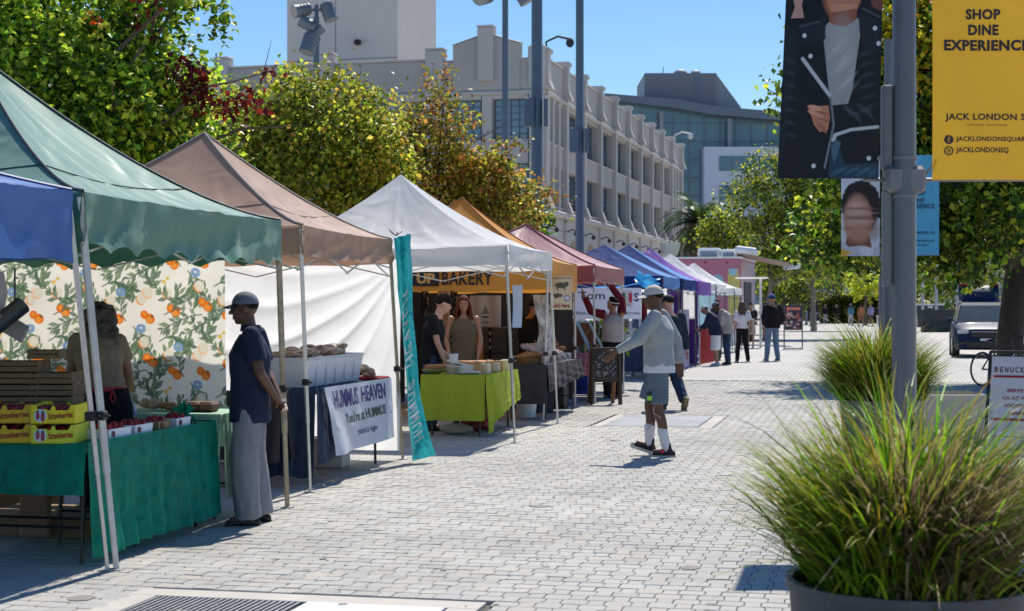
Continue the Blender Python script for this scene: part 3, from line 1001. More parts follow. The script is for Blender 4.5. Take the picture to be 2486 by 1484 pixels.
for (x1, x0) in bays:
    for (z0, z1) in LV:
        w = x1 - x0
        bpart('wall_band', MB().box(x0 - 0.45, x1 + 0.0, 0.02, 0.5, z1, z1 + 0.2) if z1 < 12 else MB().box(x0 - .45, x1, 0.03, 0.5, z1, ZC - .2), stucco_l)
        grid_window(x0 + 0.1, x1 - 0.1, 0, 0, z0, z1, max(4, int(w / 0.55)), 6, 'L')
    bpart('spandrel', MB().box(x0 - 0.4, x1, 0.03, 0.5, LV[0][1] + .2, LV[1][0]), stucco_l)
    bpart('wall_band', MB().box(x0 - .4, x1, 0.03, .5, 0, LV[0][0]), stucco)
    bpart('mullion_pier', MB().cbox(x0 - 0.45, x0 + 0.08, -0.02, 0.5, 6.5, 12.35, 0.02), stucco_l)
# gooseneck lamps on the roof edge
for (s, z) in ((1.1, ZT + 0.9), (46.2, ZT + 0.8)):
    m = MB().tube([(-0.1, s, ZT + .2), (-0.1, s, z), (0.5, s, z + 0.25), (1.1, s, z + 0.1)], 0.06, 6).ell((1.15, s, z - 0.1), (0.22, 0.22, 0.25), n=8, m=6)
    bpart('roof_lamp', m, M('lamp_white', (0.6, 0.6, 0.6)) if s > 40 else dark_int)

# tower block behind the warehouse
tw = thing('lift_tower', 'tall plain pale tower rising behind the warehouse roof', 'tower', at(965, 742, 100).to_2d().to_3d(), -BR)
cream_w = M('tower_render', (0.66, 0.61, 0.55), rough=0.9, var=0.05, scale=0.3, dirt=0.08, spec=0.2)
part('wall', MB().box(-7.5, 0, 0, 8.3, 0, 27), cream_w, tw, world=False)
seam = M('joint_dark', (0.25, 0.24, 0.23), rough=0.9)
m = MB()
for z in (13.2, 17.3): m.box(-7.5, 0.004, -0.012, -0.004, z, z + 0.05)
for x in (-4.2,): m.box(x, x + 0.05, -0.012, -0.004, 10, 27)
part('panel_joint', m, seam, tw, world=False)
part('flood_fitting', MB().ell((-2.6, -0.25, 18.95 - 0.6), (0.25, 0.25, 0.2), n=10, m=6).tube([(-2.6, 0, 18.4), (-2.6, -0.25, 18.4)], 0.06, 6), dark_int, tw, world=False)
part('flood_fitting', MB().ell((0.28, 4.4, 17.3), (0.25, 0.25, 0.2), n=10, m=6).tube([(0, 4.4, 17.3), (0.25, 4.4, 17.3)], 0.06, 6), dark_int, tw, world=False)

# modern glazed building beyond
glz = M('curtain_glass', (0.10, 0.19, 0.22), rough=0.1, var=0.3, scale=0.08, spec=0.8)
metal_roof = M('zinc_roof', (0.16, 0.19, 0.23), rough=0.5, metal=0.3, var=0.08)
ribbed = M('ribbed_cladding', (0.26, 0.28, 0.30), rough=0.6, var=0.05)
panel_w = M('white_cladding', (0.62, 0.65, 0.72), rough=0.6, var=0.04)
D = 190.0
mo = thing('glass_building', 'modern glass building with swept dark roof behind the warehouse', 'building', at(1700, 742, D).to_2d().to_3d(), YAW)
ax = Vector((ca, sa, 0)); ay = Vector((-sa, ca, 0))
def mp_(px, py, dd=0.0):
    """local (x, z) of the building's face seen at that point"""
    d = D + dd
    return ((px - 1700) / F * d + ((1700 - CX) / F * dd), EYE - (py - HY) / F * d)
def mbox(mb, pxa, pxb, pya, pyb, dep, thick):
    x0, z1 = mp_(pxa, pya); x1, z0 = mp_(pxb, pyb)
    return mb.box(x0, x1, dep, dep + thick, z0, z1)
m = MB()
roofl = [mp_(1465, 232), mp_(1640, 247), mp_(1720, 262), mp_(2150, 300), mp_(2150, 318), mp_(1720, 283), mp_(1640, 268), mp_(1465, 246)]
part('swept_roof', MB().prism(roofl, (0, 14, 0), (1, 0, 0), (0, 0, 1), (0, -1, 0), 16), metal_roof, mo, world=False)
m = MB(); p = [mp_(1465, 246), mp_(1640, 268), mp_(1720, 283), mp_(2150, 318), mp_(2150, 740), mp_(1465, 740)]
part('glass_wall', MB().prism(p, (0, 12, 0), (1, 0, 0), (0, 0, 1), (0, -1, 0), 12), glz, mo, world=False)
m = MB()
for px in range(1480, 2150, 38):
    m.add(*(lambda b: (b.v[0], b.f))(mbox(MB(), px, px + 3, 262 + (px - 1465) * .1, 740, -0.12, 0.1)))
for py in range(300, 740, 44):
    x0, z = mp_(1465, py); x1, _ = mp_(2150, py)
    m.box(x0, x1, -0.1, -0.01, z - 0.07, z + 0.07)
part('mullion', m, metal_roof, mo, world=False, kind='stuff')
for px in (1598, 1762, 1905): part('column', mbox(MB(), px, px + 9, 262 + (px - 1465) * .1, 560, -1.6, 0.5), ribbed, mo, world=False)
m = MB(); mbox(m, 1703, 2130, 362, 470 + 270, -2.5, 3)
part('white_block', m, panel_w, mo, world=False)
for (a, b_, c_, d_) in ((1740, 1880, 384, 420), (1740, 1880, 455, 492), (1740, 1880, 530, 566), (1905, 2060, 384, 420), (1905, 2060, 455, 492)):
    w_ = part('window', mbox(MB(), a, b_, c_, d_, -2.58, 0.05), glz, mo, world=False)
    m = MB()
    for i in range(6):
        mbox(m, a + (b_ - a) * i / 5 - 1, a + (b_ - a) * i / 5 + 1, c_, d_, -2.62, 0.03)
    part('window_frame', m, metal_roof, w_, world=False)
# penthouse
x0, zt_ = mp_(1568, 172); x1, zb_ = mp_(1742, 262); x2, z2 = mp_(1804, 262)
part('penthouse', MB().prism([(x0, zb_ - 1.5), (x2, zb_ - 1.5), (x2, z2 + .3), (x1, zt_), (x0, zt_)], (0, 14, 0), (1, 0, 0), (0, 0, 1), (0, -1, 0), 12), ribbed, mo, world=False)
m = MB()
for i in range(30):
    x = x0 + (x1 - x0) * i / 29
    m.box(x - 0.04, x + 0.04, 1.9, 2.0, zb_ - 1.5, zt_)
part('cladding_rib', m, ribbed, mo, world=False, kind='stuff')
part('louvre', mbox(MB(), 1688, 1706, 180, 222, 1.88, 0.08), metal_roof, mo, world=False)
m = MB(); xa, za = mp_(1662, 168); m.ell((xa, 5, zt_ + .3), (0.9, 0.9, 0.6)); xa, za = mp_(1700, 168); m.lathe([(0.5, 0), (0.6, .6), (0.2, .8)], (xa, 5, zt_), 12, close=True); m.tube([(xa - 4, 5, zt_), (xa - 4, 5, zt_ + 1.2)], 0.05, 5)
part('roof_plant', m, ribbed, mo, world=False, kind='stuff')

# ================================================================ FLOODLIGHT MASTS
pole_m = M('blue_grey_paint', (0.095, 0.135, 0.18), rough=0.45, var=0.1, scale=3, coat=0.15)
lamp_m = M('floodlight_grey', (0.17, 0.20, 0.22), rough=0.45, var=0.1, scale=4, metal=0.2)
lens_m = M('lamp_glass', (0.30, 0.30, 0.27), rough=0.15, spec=0.9)
def flood(t, c, ax_, L, r, tilt=0.5):
    """cylinder shaped floodlight with hood, pointing along ax_"""
    c, ax_ = Vector(c), Vector(ax_).normalized()
    m = MB()
    m.tube([c - ax_ * L * .5, c - ax_ * L * .42, c + ax_ * L * 0.35, c + ax_ * L * .5], [r * .6, r * .92, r, r * 1.02], 20, caps=True)
    hd = part('lamp_head', m, lamp_m, t, smooth=True)
    m = MB().tube([c + ax_ * (L * .5), c + ax_ * (L * .503)], r * 0.9, 20)
    part('lens', m, lens_m, hd)
    m = MB()
    for q in (-.3, -.1, .1): m.tube([c + ax_ * L * q, c + ax_ * (L * q + .03)], r * 1.04, 20)
    part('cooling_ring', m, lamp_m, hd)
def mast(px, d, r0, top, label, box=None, grp='floodlight masts rising behind the market'):
    p = at(px, 742, d)
    t = thing('floodlight_mast', label, 'lamp mast', (p.x, p.y, 0), group=grp)
    part('pole', MB().tube([(p.x, p.y, -0.05), (p.x, p.y, top)], [r0, r0 * .82], 20), pole_m, t, smooth=True)
    part('base_plate', MB().tube([(p.x, p.y, -0.04), (p.x, p.y, .05)], r0 * 1.7, 8), pole_m, t)
    if box:
        for sd in (-1, 1):
            c = p + ax * sd * r0 * (1.25 if sd < 0 else 1.45) - ay * 0.1
            w = 0.26 if sd < 0 else 0.10
            part('control_box', MB().obox((c.x, c.y, box), (w, 0.22, 0.72), Matrix.Rotation(YAW, 3, 'Z'), b=0.02), pole_m, t)
    return t, p
t, p = mast(1303, 40, 0.155, 15.5, 'thickest blue grey mast with a control box, left of the building corner windows', 6.48)
t, p = mast(1407, 46, 0.13, 16.5, 'blue grey mast in front of the long right side of the warehouse', 6.4)
t, p = mast(1226, 58, 0.135, 12.9, 'thin mast with lamp heads cut off by the top edge of the photo')
z = 13.3
part('cross_arm', MB().tube([p + ax * -1.0 + V(0, 0, z - 1.6 - .35), p + ax * 0.9 + V(0, 0, z - 1.6 - .35)], 0.06, 8), pole_m, t)
flood(t, at(1175, -12, 58), (-0.3, -1, -0.35), 0.7, 0.34)
flood(t, at(1270, -14, 58), ax * .6 + V(0, 0, -1), 0.7, 0.32)
t, p = mast(768, 70, 0.15, 14.4, 'mast topped with a cluster of five turned floodlights, against the sky')
z = 14.0
m = MB().tube([at(768, 110, 70), at(768, 12, 70)], 0.09, 8).tube([at(735, 24, 70), at(800, 24, 70)], 0.07, 6).tube([at(750, 60, 70), at(775, 66, 70)], 0.07, 6).tube([at(768, 105, 70), at(765, 90, 70)], .1, 6)
part('bracket', m, pole_m, t)
flood(t, at(733, 25, 70), -ax * 1.0 - ay * .75 + V(0, 0, -.35), 0.85, 0.29)
flood(t, at(797, 28, 70), ax * .35 - ay * .1 + V(0, 0, -1), 0.85, 0.31)
flood(t, at(748, 60, 70), ax * -.85 + V(0, 0, .45), 0.8, 0.27)
flood(t, at(773, 76, 70), ax * .6 + V(0, 0, .5), 0.5, 0.2)
flood(t, at(753, 105, 70), ax * -.25 - ay * .2 + V(0, 0, -.9), 0.95, 0.38)

# far left-over pieces of the background
dk = M('dark_brick', (0.055, 0.042, 0.042), rough=0.9, var=0.15, scale=2)
fb = thing('brick_shed', 'dark low brick building with a pale band at the far end of the walk', 'building', at(1995, 742, 165).to_2d().to_3d(), YAW)
part('wall', MB().box(-5.5, 2.2, 0, 6, 0, 4.1), dk, fb, world=False)
part('band', MB().box(-5.5, 2.25, -0.06, -0.01, 3.05, 3.3), M('pale_band', (0.3, 0.33, 0.4)), fb, world=False)
part('sign', MB().box(-0.15, 0.35, -0.09, -0.02, 2.15, 2.45), M('white_sign', (0.6, 0.6, 0.6)), fb, world=False)
wb = thing('gabled_hall', 'pale gabled hall beyond the parked car on the right', 'building', at(2400, 742, 150).to_2d().to_3d(), YAW)
pale_wall = M('pale_metal_wall', (0.50, 0.54, 0.58), rough=0.6, var=0.05)
part('wall', MB().prism([(-2.6, 0), (1.0, 0), (1.0, 5.8), (-0.2, 6.6), (-2.6, 4.2)], (0, 9, 0), (1, 0, 0), (0, 0, 1), (0, -1, 0), 9), pale_wall, wb, world=False)
part('side_wing', MB().prism([(1.05, 0), (7.5, 0), (7.5, 6.2), (2.0, 6.2), (1.05, 4.6)], (0, 8, 0), (1, 0, 0), (0, 0, 1), (0, -1, 0), 7.5), pale_wall, wb, world=False)
part('wing_glazing', MB().box(1.4, 7.3, 0.3, 0.48, 1.0, 4.3), glz, wb, world=False)
part('wing_band', MB().box(1.1, 7.4, 0.22, 0.3, 4.35, 4.65), panel_w, wb, world=False)
# ================================================================ VEGETATION
bark = M('bark', (0.16, 0.12, 0.09), rough=0.95, var=0.3, scale=9, bump=0.8, bscale=22, bdist=0.02, stretch=(1, 1, 0.35))
bark_g = M('pale_bark', (0.26, 0.23, 0.19), rough=0.95, var=0.35, scale=5, bump=0.5, bscale=16, bdist=0.02)
leaf_m = M('tree_leaf', attr=True, rough=0.42, var=0.0, trans=0.5, spec=0.45)
def leaves_mb(cen, size, cols, rng, droop=0.35, flat=0.5):
    """cen: (n,3) leaf positions; each leaf is two triangles folded along its midrib"""
    n = len(cen)
    a = rng.uniform(0, 2 * PI, n)
    el = rng.normal(-droop, 0.5, n)
    d = np.stack([np.cos(a) * np.cos(el), np.sin(a) * np.cos(el), np.sin(el)], 1)
    up = rng.normal(0, 0.55, (n, 3)) + np.array([0, 0, 1.0])
    s = np.cross(d, up); s /= np.linalg.norm(s, axis=1)[:, None] + 1e-9
    nn = np.cross(s, d)
    L = size * rng.uniform(0.65, 1.25, n)[:, None]
    w = L * 0.36
    p0 = cen; p3 = cen + d * L - nn * L * 0.12
    mid = cen + d * L * 0.45
    p1 = mid + s * w + nn * L * 0.07; p2 = mid - s * w + nn * L * 0.07
    v = np.stack([p0, p1, p3, p2], 1).reshape(-1, 3)
    base = (np.arange(n) * 4)[:, None]
    f = np.concatenate([base + np.array([[0, 1, 2]]), base + np.array([[0, 2, 3]])]).tolist()
    mb = MB(); mb.add(v, f, np.repeat(cols, 4, 0))
    return mb
def crown_pts(blobs, n, rng, per=14, spread=0.28, shell=0.5):
    vol = np.array([b[3] ** 2.2 for b in blobs]); vol /= vol.sum()
    k = max(1, n // per)
    idx = rng.choice(len(blobs), k, p=vol)
    B = np.array([[b[0], b[1], b[2], b[3], (b[4] if len(b) > 4 else 1.0)] for b in blobs])[idx]
    d = rng.normal(size=(k, 3)); d /= np.linalg.norm(d, axis=1)[:, None]
    r = B[:, 3] * (rng.uniform(shell, 1.0, k) ** 0.6) * rng.uniform(0.82, 1.1, k)
    c = B[:, :3] + d * r[:, None] * np.stack([np.ones(k), np.ones(k), B[:, 4]], 1)
    keep = nz(c[:, 0], c[:, 1], c[:, 2], 1.5 / max(.35, float(np.median(B[:, 3]))), 17) > -0.42
    c, d, r, B, idx = c[keep], d[keep], r[keep], B[keep], idx[keep]; k = len(c)
    tone = rng.normal(0, 1, k)
    hue = rng.uniform(0, 1, k)
    out = (c[:, None] + rng.normal(0, spread, (k, per, 3)) * np.array([1, 1, .8])).reshape(-1, 3)
    return out, np.repeat(tone, per), np.repeat(hue, per), c
def limbs(t, base, trunk_r, height, tips, seed, mat=bark, lean=(0, 0), name='trunk'):
    r = random.Random(seed)
    b = Vector(base)
    top = b + Vector((lean[0], lean[1], height))
    pts = [b + Vector((0, 0, -0.06))]
    for i in range(1, 6):
        q = b.lerp(top, i / 5); q.x += r.gauss(0, trunk_r * .35); q.y += r.gauss(0, trunk_r * .35); pts.append(q)
    tr = part('trunk', MB().tube(pts, [trunk_r * x for x in (1.35, 1.0, .92, .86, .8, .7)], 12), mat, t, smooth=True)
    m = MB()
    for tip in tips:
        tip = Vector(tip)
        s = pts[r.choice([3, 4, 5, 5])]
        m1 = s.lerp(tip, 0.35) + Vector((r.gauss(0, .15), r.gauss(0, .15), r.gauss(.15, .15)))
        m2 = s.lerp(tip, 0.7) + Vector((r.gauss(0, .2), r.gauss(0, .2), r.gauss(.1, .2)))
        m.tube([s, m1, m2, tip], [trunk_r * .5, trunk_r * .34, trunk_r * .2, trunk_r * .06], 6)
        for _ in range(3):
            e = tip + Vector((r.gauss(0, .6), r.gauss(0, .6), r.gauss(0, .5)))
            m.tube([m2, m2.lerp(e, .5) + Vector((0, 0, .1)), e], [trunk_r * .14, trunk_r * .09, trunk_r * .03], 5)
    part('branch', m, mat, t, smooth=True, kind='stuff')
PAL_L = [C('#7f9a2a'), C('#5c7f1f'), C('#a8b038'), C('#3f5f18'), C('#8c9c2c'), C('#2f4a14')]
PAL_Y = [C('#a8a034'), C('#8a8c2a'), C('#b8a840'), C('#5f6a20'), C('#c09a44'), C('#6f7d26')]
PAL_O = [C('#a8923e'), C('#b8843e'), C('#8d8a2e'), C('#b0683a'), C('#6f7424'), C('#a09a34')]
PAL_R = [C('#6a1f1c'), C('#80281f'), C('#4f1a1c')]
PAL_P = [C('#7f9426'), C('#5a7a1e'), C('#a8a832'), C('#3f5c1a'), C('#33501a')]
def tree(name, label, base, blobs, n, size, pal, seed, trunk_r=0.15, height=2.6, per=14, spread=0.26, mat=bark, bright=1.0, group=None, extra=None, lean=(0, 0), ntips=None, shell=0.45):
    rng = np.random.default_rng(seed)
    t = thing(name, label, 'tree', (base[0], base[1], 0), group=group)
    pts, tone, hue, cc = crown_pts(blobs, n, rng, per, spread, shell)
    pal = np.array(pal)
    ci = np.clip((hue * len(pal)).astype(int) + rng.integers(-1, 2, len(hue)), 0, len(pal) - 1)
    cols = pal[ci] * (0.95 + 0.45 * np.clip(tone, -1.6, 1.6))[:, None] * rng.uniform(0.6, 1.45, (len(ci), 1)) * bright
    cols = np.clip(cols, 0.004, 0.9)
    # loose shoots that break the outline
    tw = MB(); ns = 70
    for i in rng.integers(0, len(cc), ns):
        b0 = min(blobs, key=lambda q: (q[0] - cc[i][0]) ** 2 + (q[1] - cc[i][1]) ** 2 + (q[2] - cc[i][2]) ** 2)
        o = (cc[i] - np.array(b0[:3])) / b0[3] + np.array([0, 0, .5]) + rng.normal(0, .25, 3)
        o /= np.linalg.norm(o); L = rng.uniform(3.5, 7.5) * size
        m_ = 16; s_ = rng.uniform(0, 1, m_)[:, None]
        pts = np.concatenate([pts, cc[i] + o * L * s_ + rng.normal(0, size * .35, (m_, 3))])
        cols = np.concatenate([cols, pal[rng.integers(0, len(pal), m_)] * rng.uniform(.9, 1.5, (m_, 1)) * bright])
        tw.tube([tuple(cc[i] - o * .2), tuple(cc[i] + o * L)], [size * .07, size * .02], 4, caps=False)
    part('twig', tw, mat, t, kind='stuff')
    if extra:
        for (c, r_, pl, k) in extra:
            p2 = np.array(c) + rng.normal(0, 1, (k, 3)) * np.array(r_)
            pts = np.concatenate([pts, p2]); cols = np.concatenate([cols, np.array(pl)[rng.integers(0, len(pl), k)] * rng.uniform(.7, 1.3, (k, 1))])
    part('crown', leaves_mb(pts, size, cols, rng), leaf_m, t, kind='stuff')
    b = [(x[0], x[1], x[2]) for x in blobs]
    limbs(t, (base[0], base[1], 0), trunk_r, height, b[:ntips] if ntips else b, seed, mat, lean)
    return t
def blob(px, py, d, rpx, fl=1.0):
    p = at(px, py, d)
    return (p.x, p.y, p.z, rpx / F * d, fl)

# big tree behind the green tent (upper left)
D1 = 17.5
bl = [blob(-60, 60, D1 + .5, 170), blob(90, 20, D1, 150), blob(230, 30, D1 + .3, 130), blob(60, 190, D1 - .4, 150), blob(210, 170, D1 - .3, 140), blob(330, 150, D1 + .3, 110, .9), blob(300, 270, D1 - .5, 130),
      blob(150, 300, D1 - .5, 140), blob(420, 270, D1, 110), blob(400, 370, D1 - .3, 120), blob(260, 400, D1 - .4, 130), blob(500, 330, D1 + .2, 85), blob(-60, 250, D1, 150), blob(510, 400, D1 + .2, 70), blob(340, -20, D1, 80), blob(440, -10, D1, 60, .7),
      blob(475, 165, D1 + .4, 40), blob(440, 480, D1, 80), blob(80, 420, D1, 120)]
p = at(250, 742, D1 + .6)
redc = [(at(470, 180, D1 - .6), (.12, .1, .10), PAL_R, 60), (at(440, 165, D1 - .6), (.10, .1, .08), PAL_R, 40), (at(560, 255, D1 - .6), (.20, .1, .10), PAL_R, 110), (at(600, 245, D1 - .6), (.12, .1, .1), PAL_R, 50), (at(660, 175, D1 - .5), (.08, .08, .03), PAL_R, 12), (at(455, 215, D1 - .5), (.1, .1, .12), PAL_R, 40),
        (at(235, 50, D1 - .8), (.05, .05, .05), [C('#c8501e'), C('#d89a2a')], 14), (at(350, 15, D1 - .7), (.1, .1, .12), PAL_R, 40), (at(490, 225, D1 - .5), (.07, .1, .12), PAL_R, 30), (at(545, 60, D1), (.06, .1, .14), PAL_L, 60), (at(525, 20, D1), (.05, .1, .12), PAL_L, 50), (at(410, 50, D1), (.12, .1, .10), PAL_L, 60)]
tree('leafy_tree', 'big green tree with a few dark red sprigs behind the green tent', (p.x, p.y), bl, 40000, 0.092, PAL_L + [C('#93a82c')], 3, trunk_r=0.17, height=2.2, per=9, spread=0.15, extra=redc, bright=2.15)
m = MB()
for q in ([(360, 330), (430, 270), (480, 215), (560, 200), (660, 172)], [(250, 160), (330, 80), (400, 20)], [(200, 330), (280, 210), (350, 110)]):
    pts = [at(a, b, D1 - .55) for a, b in q]
    m.tube(pts, [0.028, .02, .016, .010, .006][:len(pts)], 6)
part('branch', m, bark, COL.objects['leafy_tree'], smooth=True, kind='stuff')
# second and third trees (yellow green, autumn orange) behind the tan and white tents
D2 = 27.0
bl = [blob(700, 270, D2, 85), blob(790, 240, D2, 80, .9), blob(870, 290, D2, 80), blob(660, 360, D2, 90), blob(760, 360, D2 - .5, 100), blob(860, 380, D2 - .5, 100), blob(640, 450, D2, 80), blob(720, 460, D2 - .5, 90),
      blob(830, 480, D2 - .5, 90), blob(920, 420, D2, 80), blob(610, 290, D2 + .5, 60), blob(900, 500, D2, 60), blob(600, 400, D2, 70), blob(560, 350, D2 + .5, 70), blob(905, 350, D2, 60), blob(930, 450, D2, 70), blob(570, 250, D2 + .5, 40)]
p = at(800, 742, D2 + .3)
tree('round_tree', 'yellow green tree behind the tan tent, below the cluster of floodlights', (p.x, p.y), bl, 26000, 0.100, PAL_Y + PAL_P[:3], 5, trunk_r=0.13, height=2.2, per=9, spread=0.20, bright=1.6, extra=[(at(790, 195, D2), (.12, .1, .12), PAL_Y, 60), (at(730, 205, D2), (.10, .1, .12), PAL_Y, 50), (at(860, 215, D2), (.1, .1, .15), PAL_O, 60)])
D3 = 30.0
bl = [blob(1010, 275, D3, 38), blob(1075, 240, D3, 38), blob(1120, 285, D3, 36), blob(960, 340, D3, 62), blob(1060, 350, D3 - .3, 66), blob(1000, 440, D3 - .3, 80), blob(1110, 410, D3, 66), blob(1190, 395, D3, 36),
      blob(1180, 460, D3, 80), blob(1260, 440, D3, 45), blob(1250, 510, D3 - .3, 50), blob(1080, 500, D3, 80), blob(1180, 530, D3, 60), blob(940, 400, D3, 60)]
p = at(1090, 742, D3 + .3)
tree('autumn_tree', 'thinner tree turning orange behind the white tent, in front of the warehouse corner', (p.x, p.y), bl, 13000, 0.10, PAL_O + PAL_Y, 8, trunk_r=0.12, height=2.3, per=7, spread=0.15, bright=1.45,
     extra=[(at(1085, 185, D3), (.10, .1, .16), PAL_O, 60), (at(1035, 195, D3), (.08, .1, .14), PAL_O, 45), (at(1320, 470, D3), (.22, .1, .12), PAL_O, 130), (at(1310, 520, D3), (.1, .1, .12), PAL_O, 60), (at(1230, 350, D3), (.2, .1, .08), PAL_O, 80)])
# low green trees further along behind the tents
for i, (px, py, d, r_, lab) in enumerate(((1270, 545, 36, 38, 'low green tree peeping over the amber tent beside the thick mast'),)):
    p = at(px, 742, d)
    tree('small_tree', lab, (p.x, p.y), [blob(px, py, d, r_), blob(px - 40, py + 20, d, r_), blob(px + 20, py - 30, d, r_ * .7)], 2500, 0.12, PAL_P, 30 + i, trunk_r=0.08, height=2.0, per=8, spread=.12, bright=1.4)
# large plane tree on the right
D4 = 33.0
bl = [blob(2060, 40, D4, 100), blob(2170, 40, D4, 130), blob(2240, 130, D4, 140), blob(2060, 190, D4, 110), blob(2180, 260, D4, 140), blob(2350, 60, D4, 170), blob(2480, 130, D4, 170), blob(2080, 330, D4, 120),
      blob(2230, 400, D4 - .5, 140), blob(2380, 300, D4, 170), blob(2350, 480, D4 - 1, 130), blob(2200, 520, D4, 120), blob(2450, 420, D4, 140), blob(2080, 480, D4, 110), blob(2010, 560, D4 + 1, 90, .8), blob(2090, 600, D4 + 1, 80, .8),
      blob(2280, 590, D4 - 1, 110, .8), blob(2400, 560, D4 - 1, 100, .8), blob(2330, 640, D4 - 1, 60, .7), blob(1905, 235, D4, 34), blob(1960, 215, D4, 60), blob(2600, 250, D4, 200), blob(2620, 480, D4, 160)]
p = at(2474, 742, D4 + 1)
tree('plane_tree', 'large dark leaved plane tree on the right, its trunk in front of the parked car', (p.x, p.y), bl, 38000, 0.17, PAL_P, 12, trunk_r=0.30, height=3.9, per=10, spread=0.30, bright=1.45, mat=M('shaded_bark', (0.045, 0.035, 0.03), rough=.95, var=.3, scale=9, bump=.8, bscale=20, bdist=.02), lean=(-.25, 0),  # shade on the trunk is put into this darker bark colour
     extra=[(at(2180, 80, D4 - 1), (.35, .4, .8), [C('#c8b81e'), C('#d8c82a')], 500), (at(2230, 200, D4 - 1), (.3, .5, .5), [C('#c8b81e'), C('#d8a82a')], 160), (at(2215, 60, D4 - 1), (.3, .4, .5), [C('#c86a1e'), C('#d8b82a')], 90)])
# plane trees in the middle distance
specs = [(1900, 76, 0, 'sunlit plane tree with a yellowing crown above the man in the blue cap', 844,
          [(1860, 420, 60), (1910, 470, 80), (1840, 500, 75), (1960, 430, 60), (1930, 390, 45), (1990, 520, 80), (1870, 580, 70), (1950, 600, 70), (1800, 530, 40), (1790, 440, 30), (2040, 600, 60), (1970, 480, 60), (2040, 500, 60), (2080, 560, 60), (1930, 540, 60), (1990, 650, 45, .6), (2060, 660, 40, .6), (1880, 640, 55, .7)], 21000, 0.17),
         (1768, 88, 1, 'plane tree just right of the palm, behind the food truck', 810, [(1750, 530, 30), (1730, 560, 35), (1780, 570, 40), (1820, 600, 50), (1770, 620, 45), (1850, 650, 45), (1740, 610, 30)], 5000, 0.2),
         (1968, 100, 2, 'slim tree over the far paving with a leaning trunk', 790, [(1960, 620, 50, .7), (2000, 640, 55, .7), (1930, 650, 50, .7), (2050, 640, 50, .7), (1985, 590, 45)], 5000, 0.2)]
for (px, d, k, lab, by, bs, n, sz) in specs:
    p = at((1857, 1775, 1975)[k], 742, d)
    top = at(px, 560, d)
    tree('street_tree', lab, (p.x, p.y), [blob(b[0], b[1], d, b[2], b[3] if len(b) > 3 else 1) for b in bs], n, sz, PAL_P + [C('#b8b02a')], 40 + k, trunk_r=(0.11, .14, .16)[k], height=(4.2, 4.0, 4.0)[k], per=8, spread=0.30, mat=bark_g, bright=1.3, lean=((top.x - p.x) * .4, 0), group='trees lining the far end of the walk')
for i, (px, d, r_, py, lab) in enumerate(((2100, 128, 55, 640, 'small bright yellow green tree at the far end of the walk'), (2240, 135, 70, 660, 'green tree behind the slim poles on the right'), (2330, 128, 80, 650, 'tree left of the pale gabled hall'), (1900, 135, 70, 660, 'tree mass behind the food truck awning'), (2030, 150, 75, 620, 'tree at the end of the walk behind the others'), (2420, 190, 70, 600, 'tree rising behind the pale gabled hall'))):
    p = at(px, 742, d)
    if i == 0: bl_ = [blob(2090, 700, d, 22), blob(2110, 690, d, 20), blob(2125, 705, d, 14)]
    else: bl_ = [blob(px, py, d, r_), blob(px + r_ * .8, py + 25, d, r_ * .8), blob(px - r_ * .8, py + 20, d, r_ * .7), blob(px, py + 60, d, r_ * .8)]
    tree('far_tree', lab, (p.x, p.y), bl_, 1200 if i == 0 else 5200, 0.26 if i else .2, ([C('#c8c82a'), C('#a8b82a')] if i == 0 else PAL_P), 60 + i, trunk_r=0.14, height=2.6, per=8, spread=0.3, bright=1.25, group='trees at the far end of the square')
hd = MB()
# clipped dark hedge at the end of the walk
rng = np.random.default_rng(77)
hp = at(2085, 742, 140)
pts = np.stack([rng.uniform(-3.2, 2.4, 7000), rng.uniform(0, 1.5, 7000), rng.uniform(0, 2.6, 7000)], 1)
rot = np.array([[ca, -sa, 0], [sa, ca, 0], [0, 0, 1]])
pts = pts @ rot.T + np.array([hp.x, hp.y, 0])
cols = np.array(PAL_P)[rng.integers(2, 5, 7000)] * rng.uniform(.5, .9, (7000, 1))
solo('clipped_hedge', leaves_mb(pts, 0.3, cols, rng), leaf_m, 'dark green hedge across the far end of the walk', 'hedge')
